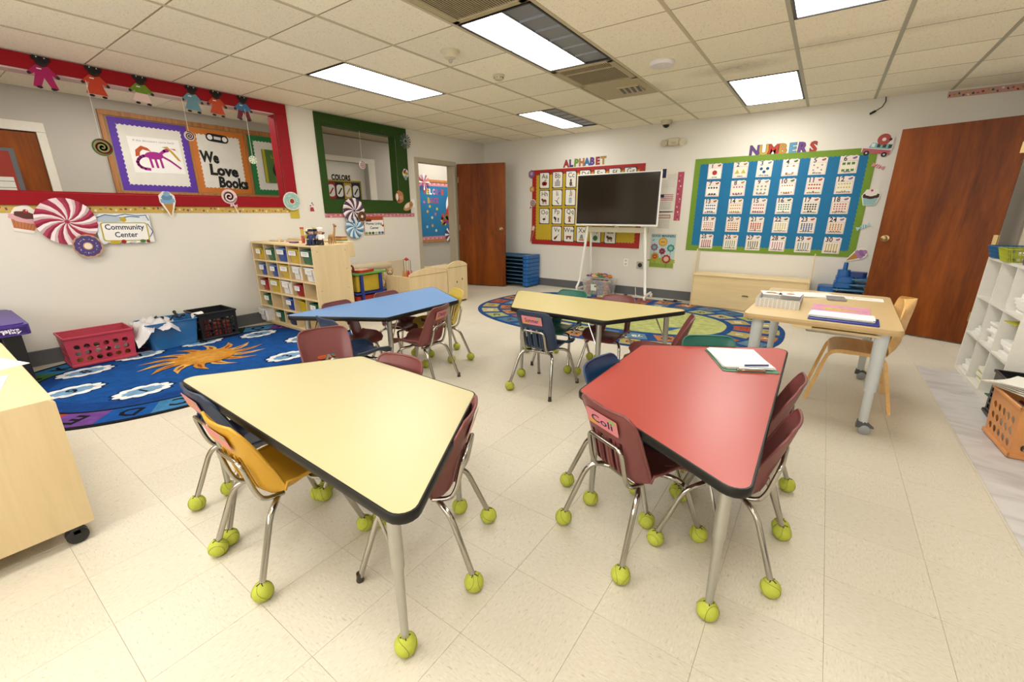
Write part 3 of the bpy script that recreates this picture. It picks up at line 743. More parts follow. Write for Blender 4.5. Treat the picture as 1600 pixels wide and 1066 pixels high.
def table(x, y, a, z, name, topcol, label):
    P, C = trap(.762, .045); t = thing(name, label, 'table', (x, y, 0), a)
    TM = plain(name+' top '+topcol, topcol, .34, var=.015, scale=8)
    def inset(d):
        cx, cy = 0, .762*3**.5/4; return [(cx+(p[0]-cx)*(1-d/(math.hypot(p[0]-cx, p[1]-cy))), cy+(p[1]-cy)*(1-d/math.hypot(p[0]-cx, p[1]-cy))) for p in P]
    b = MB(); b.prism(inset(.003), z-.028, z, TM); b.build('tabletop', t)
    # rounded T-moulding
    e = MB(); n = len(P); prof = [(-.004, .0005), (.001, .0002), (.0035, -.004), (.004, -.014), (.0035, -.026), (.001, -.0285), (-.004, -.029)]
    cx, cy = 0, .762*3**.5/4; vs = []
    for i in range(n):
        a0, a1 = Vector(P[i-1]), Vector(P[(i+1) % n]); d = (a1-a0).normalized(); nn = Vector((d.y, -d.x))
        for o, dz in prof: vs.append((P[i][0]+nn.x*o, P[i][1]+nn.y*o, z+dz))
    k = len(prof); e.add(vs, [[i*k+j, ((i+1) % n)*k+j, ((i+1) % n)*k+j+1, i*k+j+1] for i in range(n) for j in range(k-1)], EDGE, smooth=True)
    e.build('edge_band', t, sharp=50)
    u = MB(); u.prism(inset(.02), z-.034, z-.028, plain('table underside', '#6b4a33', .7)); u.build('underside', t)
    for q, (px, py) in enumerate(C):
        dx, dy = 0-px, .762*3**.5/4-py; d = math.hypot(dx, dy); ins = .165 if q < 2 else .095
        lx, ly = px+dx/d*ins, py+dy/d*ins; ox, oy = -dx/d*.012, -dy/d*.012
        l = MB(); l.tube([(lx, ly, z-.034), (lx+ox*.3, ly+oy*.3, z-.17), (lx+ox*.5, ly+oy*.5, z-.25)], [.019, .019, .0185], M_STEEL, 16)
        l.tube([(lx+ox*.5, ly+oy*.5, z-.25), (lx+ox*.55, ly+oy*.55, z-.27), (lx+ox, ly+oy, .045)], [.0165, .0145, .0115], M_STEEL, 14)
        leg = l.build('leg', t)
        g = MB(); g.box((lx, ly, z-.037), (.09, .09, .006), M_BLACK, bev=.001)
        sx = lx+dx/d*.14; sy = ly+dy/d*.14
        for w_ in (-.5, .5):
            c, s_ = math.cos(w_), math.sin(w_); ux, uy = (dx*c-dy*s_)/d, (dx*s_+dy*c)/d
            g.tube([(lx+ux*.015, ly+uy*.015, z-.20), (lx+ux*.10, ly+uy*.10, z-.036)], .0045, M_CHROME, 8)
        g.build('brace', leg)
        obj('tennis_ball', ball_mesh(q), leg, (lx+ox, ly+oy, 0), q*1.3)
    return t
table(-1.425, .549, -.029, .56, 'classroom_table', '#d2c99a', 'nearest pale yellow trapezoid table with black edging')
table(-.050, 1.845, 1.578, .555, 'classroom_table', '#cf5348', 'red trapezoid table with a green clipboard on it')
table(-3.05, 2.222, 4.734, .548, 'classroom_table', '#7aaae6', 'blue trapezoid table in front of the cubby shelf')
table(-1.463, 3.24, 3.150, .562, 'classroom_table', '#e0cf8c', 'far pale yellow trapezoid table beside the oval number rug')

# ================================================================ school chairs
ST = [(.192, .306, .112), (.186, .318, .134), (.165, .328, .145), (.11, .333, .150), (.04, .325, .150), (-.015, .314, .148), (-.060, .310, .145), (-.094, .318, .140), (-.116, .340, .136),
      (-.127, .370, .134), (-.135, .402, .132), (-.141, .426, .133), (-.148, .450, .135), (-.157, .482, .137), (-.167, .518, .139), (-.177, .552, .138), (-.184, .578, .132), (-.188, .593, .120), (-.190, .602, .098)]
def shell(kind, mat):
    U = [-1, -.93, -.80, -.70, -.58, -.46, -.36, -.24, -.12, 0, .12, .24, .36, .46, .58, .70, .80, .93, 1]
    b = MB(); nU = len(U); top = []; nS = len(ST)
    for k, (y, z, hw) in enumerate(ST):
        a = Vector((ST[max(k-1, 0)][0], ST[max(k-1, 0)][1])); c = Vector((ST[min(k+1, nS-1)][0], ST[min(k+1, nS-1)][1])); t = (c-a).normalized(); nrm = Vector((t.y, -t.x))
        if nrm.y < 0 and k < 7: nrm = -nrm
        if k >= 7: nrm = Vector((abs(nrm.x), abs(nrm.y)*.3))
        for u in U:
            cw_ = [.014, .020, .024, .028, .033, .040, .046, .050, .050, .046, .042, .038, .033, .028, .022, .015, .008, .003, 0]
            cur = (.010 if k < 7 else .014)*u*u+cw_[k]*max(0, (abs(u)-.68)/.32)**1.3
            top.append((hw*u, y+nrm.x*cur, z+nrm.y*cur, nrm.x, nrm.y))
    T = .0048; vs = [(p[0], p[1], p[2]) for p in top]+[(p[0]*1.0, p[1]-p[3]*T, p[2]-p[4]*T) for p in top]; N = len(top)
    def hole(k, j):
        um = (U[j]+U[j+1])/2
        if kind == 'open': return 7 <= k <= 11 and abs(um) < (.62 if k < 10 else .5 if k < 11 else .37)
        if 8 <= k <= 12:
            return any(abs(um-c) < .075 for c in (-.52, -.18, .18, .52))
        return False
    cells = {(k, j) for k in range(nS-1) for j in range(nU-1) if not hole(k, j)}
    F = []
    for (k, j) in cells:
        a, c, d, e = k*nU+j, k*nU+j+1, (k+1)*nU+j+1, (k+1)*nU+j
        F.append([a, e, d, c]); F.append([N+a, N+c, N+d, N+e])
        for (nk, nj, p, q) in ((k-1, j, a, c), (k, j+1, c, d), (k+1, j, d, e), (k, j-1, e, a)):
            if (nk, nj) not in cells: F.append([p, q, N+q, N+p])
    # front faces look up/forward
    b.add(vs, F, mat, smooth=True)
    # rolled rim all round the outline
    out = [i for i in range(nU)]+[k*nU+nU-1 for k in range(1, nS)]+[(nS-1)*nU+j for j in range(nU-2, -1, -1)]+[k*nU for k in range(nS-2, 0, -1)]
    rim = [((vs[i][0]), (vs[i][1]+vs[N+i][1])/2, (vs[i][2]+vs[N+i][2])/2) for i in out]
    b.tube(rim, .0052, mat, 8, closed=True)
    if kind == 'ribbed':
        for c in (-.35, 0, .35): b.tube([(c*.128, ST[k][0]-.005, ST[k][1]) for k in range(8, 14)], .004, mat, 6)
    else: 
        for s in (-1, 1): b.tube([(s*.66*.129, ST[k][0]+.002, ST[k][1]) for k in range(8, 11)], .004, mat, 6)
    return b.mesh('seat_shell', 55)
PLA = {'maroon': '#854644', 'navy': '#2b3c5a', 'yellow': '#f0b42a', 'lemon': '#f4d45a', 'green': '#1f7868', 'blue': '#214877'}
SH = {}
def bend(pts, r=.03, n=5):
    P = [Vector(p) for p in pts]; out = [P[0]]
    for i in range(1, len(P)-1):
        a, b, c = P[i-1], P[i], P[i+1]; d1 = min(r, (a-b).length*.45); d2 = min(r, (c-b).length*.45)
        s, e = b+(a-b).normalized()*d1, b+(c-b).normalized()*d2
        for k in range(n+1): t = k/n; out.append(s*(1-t)**2+b*2*t*(1-t)+e*t*t)
    out.append(P[-1]); return out
LEGS = {}
def leg_mesh(sx, rear, withball):
    key = (sx, rear, withball)
    if key in LEGS: return LEGS[key]
    yf = -.205 if rear else .2; zb = .048 if withball else .018
    b = MB(); b.tube(bend([(sx*.07, (-.06 if rear else .07), .286), (sx*.112, yf*.45, .288), (sx*.135, yf*.62, .262), (sx*.17, yf, zb)], .035), .0105, M_CHROME, 12)
    if not withball: b.lathe([(.0005, 0), (.013, 0), (.014, .006), (.012, .012), (.0112, .02), (.0112, .034), (.0005, .034)], plain('dark chair glide', '#4a443c', .4, .5), Matrix.Translation((sx*.171, yf*1.01, 0)), 12)
    LEGS[key] = b.mesh('leg', 60); return LEGS[key]
def chair(x, y, fx, fy, colr, kind, balls, label, tagtext=None, tagcol='#e88f92', s=1.):
    t = thing('school_chair', label, 'chair', (x, y, 0), math.atan2(-fx, fy), 'school chairs around the trapezoid tables')
    if s != 1.: t.scale = (s, s, s)
    mat = plain('moulded plastic '+colr, PLA[colr], .38, scale=300, var=.06, bump=.12)
    if (kind, colr) not in SH: SH[(kind, colr)] = shell(kind, mat)
    obj('seat_shell', SH[(kind, colr)], t)
    for k, (sx, rear) in enumerate(((-1, True), (1, True), (-1, False), (1, False))):
        wb = balls[k] == '1'; l = obj('leg', leg_mesh(sx, rear, wb), t)
        if wb: obj('tennis_ball', ball_mesh((k+int(abs(x*10))) % 4), l, (sx*.17, (-.205 if rear else .2), 0), k*1.1+x)
    if 'support' not in SH:
        b = MB(); b.tube(bend([(.088, -.05, .292), (.090, -.118, .302), (.090, -.140, .345), (.086, -.166, .462), (-.086, -.166, .462), (-.090, -.140, .345), (-.090, -.118, .302), (-.088, -.05, .292)], .03), .0085, M_CHROME, 12)
        SH['support'] = b.mesh('back_support', 60)
        b = MB(); b.tube([(-.075, -.06, .286), (.075, -.06, .286)], .0105, M_CHROME, 10); b.tube([(-.075, .07, .286), (.075, .07, .286)], .0105, M_CHROME, 10); b.tube([(0, -.06, .286), (0, .07, .286)], .008, M_CHROME, 8)
        b.box((0, 0, .298), (.12, .08, .01), M_BLACK); SH['frame'] = b.mesh('under_frame', 60)
    obj('back_support', SH['support'], t); obj('under_frame', SH['frame'], t)
    if tagtext is not None:
        p = PR(th=.0012); p.sheet(rrect(.16, .062, .004, 2), tagcol); p.rect(-.05, -.018, .04, .018, '#f2b54a'); p.rect(.055, .02, .03, .014, '#9ac46a')
        if tagtext: p.text(tagtext, 0, .0, .03, '#33285a', w_=.11, bold=.01)
        M = frame((0, -.1825, .542), (1, 0, 0), (0, -.27, .963))
        p.build('name_card', t, M=M)
    return t
chair(-1.505, .645, 0, 1, 'yellow', 'ribbed', '1111', 'golden yellow chair pushed under the nearest yellow table', '', '#e99a92')
chair(-1.865, .70, .03, 1, 'navy', 'ribbed', '1101', 'navy chair left of the golden yellow chair at the nearest table', '', '#e99a92')
chair(-1.045, .922, -.87, -.5, 'maroon', 'ribbed', '1100', 'maroon chair at the right slanted side of the nearest yellow table', '', '#efc0b8')
chair(-1.50, 1.075, .12, -1, 'maroon', 'open', '1111', 'maroon chair behind the nearest yellow table, only its back top showing')
chair(-2.12, 1.265, .95, -.3, 'maroon', 'open', '0011', 'maroon chair at the left far side of the nearest table, arched hole in its back')
chair(-2.49, 1.65, .08, 1, 'navy', 'open', '0000', 'navy chair at the near left end of the blue table')
chair(-2.87, 1.90, 1, .03, 'maroon', 'open', '0010', 'maroon chair behind the blue table, nearer the cubby shelf', s=.96)
chair(-2.90, 2.40, 1, 0, 'maroon', 'open', '0011', 'maroon chair behind the blue table, in front of the yellow drawer', s=.96)
chair(-2.34, 2.13, -.96, -.24, 'maroon', 'ribbed', '1011', 'maroon chair with a pink name card on the near side of the blue table', 'Daisy')
chair(-2.61, 2.60, -.45, -.89, 'lemon', 'ribbed', '1111', 'bright yellow chair at the far right end of the blue table')
chair(-1.525, 2.565, 0, 1, 'navy', 'ribbed', '1000', 'navy chair with a name card in front of the far yellow table', 'Summer')
chair(-1.68, 3.105, 0, -1, 'green', 'open', '1110', 'green chair on the far side of the far yellow table')
chair(-1.265, 3.115, .02, -1, 'maroon', 'open', '1101', 'maroon chair on the far side of the far yellow table, right of the green one')
chair(-.450, 1.455, .43, .90, 'maroon', 'ribbed', '1111', 'maroon chair with a floral name card at the near side of the red table', 'Coli')
chair(-.575, 1.72, .98, -.15, 'blue', 'open', '1111', 'blue chair at the left corner of the red table')
chair(-.145, 1.605, -1, .03, 'maroon', 'open', '1111', 'nearer of the two maroon chairs on the right side of the red table', s=.965)
chair(-.155, 1.965, -1, 0, 'maroon', 'open', '1111', 'farther of the two maroon chairs on the right side of the red table')
chair(-.775, 2.80, -.98, -.21, 'maroon', 'open', '1111', 'maroon chair seen edge-on at the right end of the far yellow table')
chair(-.335, 2.275, .48, -.88, 'green', 'open', '1111', 'green chair behind the far side of the red table')

# ================================================================ clipboard on the red table
t = thing('clipboard', 'green clipboard with a stack of white papers on the red table', 'clipboard', (-.235, 2.235, .5555), .45)
b = MB(); b.prism(rrect(.24, .33, .012, 4), 0, .003, plain('green clipboard', '#4e8a68', .4)); b.build('board', t)
b = MB(); b.box((0, -.155, .008), (.12, .02, .01), M_CHROME, bev=.002); b.tube([(-.05, -.15, .013), (.05, -.15, .013)], .004, M_CHROME, 8); b.build('clip', t)
for k in range(7):
    p = PR(th=.0011); p.sheet(rrect(.215, .28, .002, 1), '#f1efec')
    if k == 6:
        for i in range(9): p.rect(-.02, .10-i*.024, .15, .0018, '#c8c6cc', up=False if i else True)
    q = p.build('paper', t); q.location = (.004*math.sin(k*2.1), .012+.004*math.cos(k*3.3), .0031+k*.0018); q.rotation_euler = (0, 0, .05*math.sin(k*1.7))
b = MB(); b.tube([(-.02, -.128, .0215), (.085, -.112, .0215)], .0045, plain('blue pen', '#2f4d9c', .35), 8); tag(b.build('pen', M=FL(-.235, 2.235, .5555, .45)), 'blue pen lying by the clip of the green clipboard', 'pen')

# ================================================================ maple storage cabinet, lower left
t = thing('storage_cabinet', 'pale maple low cabinet on casters at the lower left corner', 'cabinet', (-2.2, .205, 0), 0)
b = MB(); D = .75; Lc = 1.25
Mx = frame((0, 0, 0), (0, -1, 0), (0, 0, 1))   # x' runs toward -y, y' up, z' = toward -x
P = [(0.0, .075), (D, .075), (D, .60), (.02, .60), (.0, .585)]
b.prism(P, -.018, 0, M_MAPLE, M=Mx); b.build('end_panel', t)
b = MB(); b.prism(P, -.018, 0, M_MAPLE, M=Matrix.Translation((-Lc, 0, 0)) @ Mx); b.build('end_panel', t)
b = MB(); b.span((-Lc, -D, .574), (-.018, 0, .592), M_MAPLE_X, bev=.003); b.build('top_panel', t)
b = MB(); b.span((-Lc, -.02, .09), (-.018, -.004, .574), M_MAPLE_X); b.build('back_panel', t)
b = MB(); b.span((-Lc, -D, .09), (-.018, 0, .108), M_MAPLE_X); b.span((-Lc, -D, .33), (-.018, -.02, .345), M_MAPLE_X); b.build('shelf', t)
def caster(parent, x, y, r=.033, col=None):
    b = MB(); 
    for s in (-.012, .012): b.lathe([(.0005, -.008), (r*.8, -.008), (r, -.004), (r, .004), (r*.8, .008), (.0005, .008)], col or M_BLACK, Matrix.Translation((x+s, y, r)) @ Matrix.Rotation(PI/2, 4, 'Y'), 18)
    b.span((x-.02, y-.016, r+.004), (x+.02, y+.016, r*2+.012), col or M_BLACK, bev=.006); b.tube([(x, y+.01, r*2), (x, y+.01, .078)], .008, M_STEEL, 8)
    o = b.build('caster', parent); return o
for x, y in ((-.008, -.055), (-Lc+.05, -.03), (-.03, -D+.05), (-Lc+.05, -D+.05)): caster(t, x, y)
b = MB(); b.span((0, -.055, .075), (.003, -.01, .10), M_BLACK, bev=.001)
for y in (-.045, -.02): b.box((.0035, y, .09), (.002, .008, .008), M_STEEL)
b.build('caster_plate', t)
for n, (x, y, r, w_, h_, l) in enumerate(((-2.92, .03, .3, .26, .34, 'white paper sheets at the far left of the maple cabinet top'), (-2.62, -.02, -.2, .22, .30, 'loose white paper on the maple cabinet top beside the corner'))):
    p = PR(th=.002); p.sheet(rrect(w_, h_, .002, 1), '#f0eee6'); 
    for i in range(4): p.rect(-.02, .08-i*.03, .14, .002, '#c9b9a6')
    tag(p.build('paper_sheet', M=FL(x, y, .5922, r)), l, 'paper')
# purple activity table with black legs
PUR = plain('purple plastic', '#5638a0', .4)
t = thing('activity_table', 'purple plastic activity table with black legs at the left edge', 'table', (-4.865, .0, RUGT), 0)
b = MB(); b.prism(rrect(.80, .84, .04, 6), .42, .49, PUR); b.prism(rrect(.76, .80, .04, 6), .49, .50, PUR); b.build('tabletop', t)
b = MB(); b.prism(blob(.28, .28, 40, .08, 5, -.04, 0), .50, .54, PUR); b.prism(blob(.2, .2, 30, .08, 4, -.1, .03), .54, .58, PUR); b.build('raised_hub', t)
for sx in (-1, 1):
    for sy in (-1, 1): b = MB(); b.prism([(sx*.28, sy*.28), (sx*.36, sy*.28), (sx*.36, sy*.37), (sx*.28, sy*.37)], 0, .42, M_BLACK); b.build('leg', t)
p = PR(th=.001); p.sheet(rrect(.20, .045, .004, 2), '#3c2870'); p.text('Creative', 0, .009, .018, '#efeaf4', w_=.13, bold=.02); p.text('Play', .03, -.011, .018, '#efeaf4', w_=.09, bold=.02)
p.build('logo_plate', t, M=frame((.4005, .30, .455), (0, 1, 0), (0, 0, 1)))
# small green chair
t = thing('toddler_chair', 'lime green plastic chair back beside the purple table', 'chair', (-4.40, .13, RUGT), -1.1)
LG = plain('lime plastic', '#94bd4e', .4)
b = MB(); b.prism(rrect(.26, .24, .05, 5), .16, .172, LG); b.build('seat', t)
Mz = frame((0, -.12, .16), (1, 0, 0), (0, 0, 1)); b = MB(); b.prism([(-.13, 0)]+arc(.13, .08, PI, 0, 14, 0, .07)+[(.13, 0)], -.006, .006, LG, M=Mz); b.build('backrest', t)
for sx in (-1, 1):
    for sy in (-1, 1): b = MB(); b.tube([(sx*.10, sy*.09, .16), (sx*.12, sy*.11, 0)], .01, M_CHROME, 8); b.build('leg', t)
# ================================================================ crates along the left wall
def crate(name, label, x, y, rz, w_, d, h, mat, rows, cols_, hole='round', taper=.015, parts_label=None):
    """w_ along local x (long side), open top; walls pierced by holes built as real openings"""
    t = thing(name, label, 'crate', (x, y, .0), rz); T = .004
    def side(W0, W1, H, M, nc, nr):
        b = MB(); N = 12; cw, ch = (min(W0, W1)-.04)/nc, (H-.08)/nr
        r = min(cw, ch)*.37
        def add(P, up=True): b.prism(P, -T/2, T/2, mat, M=M)
        # frame pieces around a regular grid of openings, each cell split in four quads round the hole
        x0, z0 = -(cw*nc)/2, .035
        vs = []; fs = []
        def v(p): vs.append(p); return len(vs)-1
        for i in range(nc):
            for j in range(nr):
                cx, cz = x0+cw*(i+.5), z0+ch*(j+.5); inner = []; outer = []
                for k in range(N):
                    a = 2*PI*k/N+PI/4; c, s_ = math.cos(a), math.sin(a)
                    if hole == 'round': ip = (r*c, r*s_)
                    else: q = max(abs(c), abs(s_)); ip = (c/q*cw*.36, s_/q*ch*.36)
                    q = max(abs(c), abs(s_)); op = (c/q*cw/2, s_/q*ch/2)
                    inner.append(ip); outer.append(op)
                for k in range(N):
                    l = (k+1) % N
                    P = [inner[k], outer[k], outer[l], inner[l]]
                    idx = [v((cx+p[0], cz+p[1], T/2)) for p in P]+[v((cx+p[0], cz+p[1], -T/2)) for p in P]
                    fs += [idx[:4], idx[4:][::-1], [idx[0], idx[3], idx[7], idx[4]]]
        b.add(vs, fs, mat, M=M)
        zt = z0+ch*nr; xe = cw*nc/2
        for P in ([(-W0/2, 0), (W0/2, 0), (W0/2+.001, z0), (-W0/2-.001, z0)], [(-W1/2, zt), (W1/2, zt), (W1/2, H), (-W1/2, H)],
                  [(-W0/2, z0), (-xe, z0), (-xe, zt), (-W1/2, zt)], [(xe, z0), (W0/2, z0), (W1/2, zt), (xe, zt)]): add(P)
        return b
    for (ang, W, Dd, nc) in ((0, w_, d, cols_), (PI, w_, d, cols_), (PI/2, d, w_, max(2, round(cols_*d/w_))), (-PI/2, d, w_, max(2, round(cols_*d/w_)))):
        lean = math.atan2(taper, h)
        M = Matrix.Rotation(ang, 4, 'Z') @ Matrix.Translation((0, -Dd/2+taper, 0)) @ Matrix.Rotation(PI/2+lean, 4, 'X')
        side(W-2*taper, W, h, M, nc, rows).build('side_panel', t)
    b = MB(); b.span((-w_/2+taper, -d/2+taper, .004), (w_/2-taper, d/2-taper, .010), mat); b.build('bottom_panel', t)
    b = MB()
    for (zz, e, hh) in ((h, .010, .018), (0.004, -.004 if taper > 0 else .004, .022)):
        W, Dd = w_/2+e, d/2+e
        if zz < .1: W, Dd = w_/2-taper+.012, d/2-taper+.012
        if zz < .1: b.build('rim', t); b = MB()
        for a, c in (((-W, -Dd, zz), (W, -Dd+.012, zz+hh)), ((-W, Dd-.012, zz), (W, Dd, zz+hh)), ((-W, -Dd, zz), (-W+.012, Dd, zz+hh)), ((W-.012, -Dd, zz), (W, Dd, zz+hh))): b.span(a, c, mat, bev=.003)
    b.build('base_rim', t)
    return t
PINK = plain('coral pink plastic', '#dd4a61', .4)
c = crate('storage_crate', 'coral pink plastic crate with round holes by the left wall', -5.06+.02, .83, PI/2-.02, .44, .32, .245, PINK, 3, 6)
c.location.z = .0095
random.seed(3)
def filler(name, label, cat, x, y, rz, w_, d, z, n, cols_, group, kind='block'):
    for k in range(n):
        b = MB(); cc = cols_[k % len(cols_)]; mt = plain('toy '+cc, cc, .4)
        px, py = random.uniform(-w_/2, w_/2), random.uniform(-d/2, d/2); s = random.uniform(.03, .055); a = random.uniform(0, 3)
        c0, s0 = math.cos(rz), math.sin(rz)
        if kind == 'block': b.box((0, 0, 0), (s*1.6, s, s*.8), mt, bev=.004)
        elif kind == 'ball': b.ball((0, 0, 0), s*.6, mt, 12, 8)
        elif kind == 'bottle': b.lathe([(.0005, 0), (s*.6, 0), (s*.6, s*1.6), (s*.25, s*2.1), (s*.25, s*2.6), (.0005, s*2.6)], mt, Matrix.Rotation(1.4, 4, 'X'), 12)
        elif kind == 'ring': b.tube([(s*.7*math.cos(q*PI/6), s*.7*math.sin(q*PI/6), 0) for q in range(12)], s*.22, mt, 6, closed=True)
        o = b.build(name); o.location = (x+px*c0-py*s0, y+px*s0+py*c0, z+.02*(k % 3)); o.rotation_euler = (random.uniform(-.5, .5), random.uniform(-.5, .5), a)
        tag(o, label, cat, group)
def cname(h):
    r, g, b_ = [int(h[i:i+2], 16) for i in (1, 3, 5)]
    if max(r, g, b_)-min(r, g, b_) < 26: return 'white' if r > 200 else 'grey' if r > 90 else 'black'
    if b_ == max(r, g, b_): return 'purple' if r > g+20 else 'blue'
    if g == max(r, g, b_): return 'green'
    return ('yellow' if g > 165 else 'orange' if g > 95 else 'red') if r > 150 else 'brown'
def fill_crate(x, y, rz, w_, d, h, n, cols_, name, label, cat, group):
    random.seed(int(x*-100)+n); L = int(math.ceil(n/3)); k = 0
    for lay in range(3):
        nx = max(2, round(math.sqrt(L*w_/d))); ny = max(1, math.ceil(L/nx))
        for i in range(nx):
            for j in range(ny):
                if k >= n: return
                px, py = (i+.5)/nx*w_-w_/2, (j+.5)/ny*d-d/2; c0, s0 = math.cos(rz), math.sin(rz)
                cc = cols_[k % len(cols_)]; mt = plain('toy '+cc, cc, .4); b = MB(); sx, sy, sz = w_/nx*.82, d/ny*.82, h/3*.8
                if k % 3 == 0: b.lathe([(.0005, -sz/2), (min(sx, sy)*.45, -sz/2), (min(sx, sy)*.48, 0), (min(sx, sy)*.4, sz/2), (.0005, sz/2)], mt, None, 14)
                elif k % 3 == 1: b.box((0, 0, 0), (sx*.9, sy*.8, sz*.9), mt, rz=.2, bev=.006)
                else: b.ball((0, 0, 0), .5, mt, 12, 8, sc=(sx*.9, sy*.9, sz*.95))
                o = b.build(name, None, (x+px*c0-py*s0, y+px*s0+py*c0, .022+h/3*(lay+.5)+.0), rz); tag(o, '%s %s %s, %s layer, %s' % (cname(cc), ['drum-shaped', 'blocky', 'rounded'][k % 3], label, ['bottom', 'middle', 'top'][lay], (['wall side', 'room side'][min(1, int(j*2/ny))]+' '+['left end', 'left of centre', 'centre', 'right of centre', 'right end'][min(4, int(i*5/nx))])), cat, group); k += 1
fill_crate(-5.04, .83, PI/2, .37, .24, .20, 18, ['#e4b24a', '#eceae4', '#4a4030', '#e8e2d6', '#d9822f', '#3a3a3e', '#c9c6c0'], 'toy_food', 'toy food in pink crate', 'toy', 'toys in the pink crate')
c = crate('milk_crate', 'black milk crate beside the cubby shelf, full of red and black toys', -5.07, 1.735, PI/2, .335, .335, .262, M_BLACK, 5, 7, 'square', .004); c.location.z = .0095
fill_crate(-5.07, 1.735, PI/2, .28, .28, .225, 20, ['#c2472c', '#26262a', '#8a8a88', '#d0552f', '#3b2a26', '#b53b26'], 'toy_vehicle', 'toy in left black crate', 'toy', 'toys in the black milk crate')
b = MB(); b.lathe([(.0005, 0), (.03, 0), (.03, .09), (.0005, .09)], M_WHITE, Matrix.Rotation(PI/2, 4, 'X') @ Matrix.Rotation(.3, 4, 'Y'), 18); b.build('white_can', None, (-5.02, 1.64, .265)); o = bpy.data.objects['white_can']; tag(o, 'white cylinder lying on top of the toys in the black milk crate', 'can')
# blue translucent bin, draped with a clear bag
t = thing('storage_bin', 'translucent blue plastic bin between the pink and black crates', 'bin', (-5.06, 1.35, .0095), PI/2)
BL = plain('translucent blue plastic', '#4a9be6', .15, trans=.35, scale=6, var=.2); 
b = MB(); 
def tub(b, w0, d0, w1, d1, h, T, mat, z0=0, r=.03):
    O0, O1 = rrect(w0, d0, r, 4), rrect(w1, d1, r, 4); I0, I1 = rrect(w0-2*T, d0-2*T, r, 4), rrect(w1-2*T, d1-2*T, r, 4); n = len(O0)
    vs = [(*p, z0) for p in O0]+[(*p, z0+h) for p in O1]+[(*p, z0+h) for p in I1]+[(*p, z0+T) for p in I0]
    F = []
    for k in range(3): F += [[k*n+i, k*n+(i+1) % n, (k+1)*n+(i+1) % n, (k+1)*n+i] for i in range(n)]
    b.add(vs, F, mat, smooth=True); b.add(vs, [list(range(n))[::-1], list(range(3*n, 4*n))], mat)
tub(b, .36, .28, .42, .33, .25, .004, BL); b.build('body', t, sharp=30)
b = MB(); b.tube([(p[0], p[1], .25) for p in rrect(.425, .335, .03, 4)], .006, BL, 6, closed=True); b.build('rim', t)
t2 = thing('plastic_bag', 'crumpled clear plastic bag draped over the left half of the blue bin', 'bag', (-5.04, 1.22, .2), PI/2)
BAG = plain('crumpled clear plastic', '#e8e4e4', .25, scale=25, bump=1., trans=.25); b = MB(); N1, N2 = 20, 14; vs = []
random.seed(5)
for i in range(N1+1):
    for j in range(N2+1):
        u, v = i/N1*2-1, j/N2*2-1; zz = .075-.03*u*u-.04*v*v+.022*math.sin(7*u+3*v)+.016*math.sin(11*v-4*u)+random.uniform(-.007, .007)
        if abs(v) > .75: zz -= .06*(abs(v)-.75)*4*(1 if u < -.1 else .3)
        if u < -.7: zz -= .07*(-.7-u)*3.3
        vs.append((u*.17, v*.185, zz))
b.add(vs, [[i*(N2+1)+j, (i+1)*(N2+1)+j, (i+1)*(N2+1)+j+1, i*(N2+1)+j+1] for i in range(N1) for j in range(N2)], BAG, smooth=True); b.build('film', t2, sharp=80)
fill_crate(-5.06, 1.36, PI/2, .31, .23, .21, 9, ['#e7e7ec', '#2a2f38', '#e4e6ec', '#2e6fb0'], 'bin_toy', 'toy in blue bin', 'toy', 'toys in the blue bin')
for k, (x, y) in enumerate(((-5.12, 1.26), (-4.98, 1.36), (-5.1, 1.46))):
    b = MB(); b.tube([(0, 0, 0), (.03, .03, .035), (.07, .02, .01), (.1, .05, .03)], .009, M_BLACK, 8); b.ball((.11, .05, .03), .016, M_BLACK); tag(b.build('black_toy', None, (x, y, .262), k*1.3), 'black toy piece on the blue bin, ' + ('beside the bag', 'at the near rim', 'at the end by the black crate')[k], 'toy')

# ================================================================ cubby shelf with coloured trays
cx0, cx1, cy0, cy1, ch = -5.265, -4.03, 2.33, 2.74, .93
t = thing('cubby_shelf', 'pale maple cubby shelf holding rows of coloured trays', 'shelf', (cx0, cy0, .0095)); W = cx1-cx0; Dp = cy1-cy0
b = MB(); b.span((0, 0, .02), (.018, Dp, ch), M_MAPLE, bev=.003); b.build('side_panel', t)
b = MB(); b.span((W-.018, 0, .02), (W, Dp, ch), M_MAPLE, bev=.003)
b.build('side_panel', t); b = MB()
for (yy, zz) in ((.05, .87), (Dp-.05, .87), (.05, .48), (Dp-.05, .48), (.05, .09), (Dp-.05, .09), (.05, .3), (Dp-.05, .68)): b.lathe([(.0005, .0), (.005, .0), (.005, .0012), (.0005, .0012)], plain('screw', '#8d8878', .4, .8), Matrix.Translation((W, yy, zz)) @ Matrix.Rotation(PI/2, 4, 'Y'), 10)
b.build('screw_heads', t)
b = MB(); b.span((.018, 0, ch-.018), (W-.018, Dp, ch), M_MAPLE_X, bev=.003); b.build('top_panel', t)
b = MB(); b.span((.018, Dp-.012, .03), (W-.018, Dp, ch-.018), M_MAPLE); b.build('back_panel', t)
rowz = [.045, .215, .39, .565, .74]
for z in rowz: b = MB(); b.span((.018, .002, z-.018), (W-.018, Dp-.012, z), M_MAPLE_X, bev=.002); b.build('shelf', t)
cw = (W-.036)/5
for r, z in enumerate(rowz):
    zt = (rowz[r+1]-.018) if r < 4 else ch-.018
    for c_ in range(1, 5): b = MB(); b.span((.018+cw*c_-.006, .01, z), (.018+cw*c_+.006, Dp-.012, zt), M_MAPLE); b.build('divider', t)
b = MB(); b.span((.0, .02, 0), (W, .04, .03), M_MAPLE_X); b.span((0, Dp-.04, 0), (W, Dp-.02, .03), M_MAPLE_X); b.build('plinth', t)
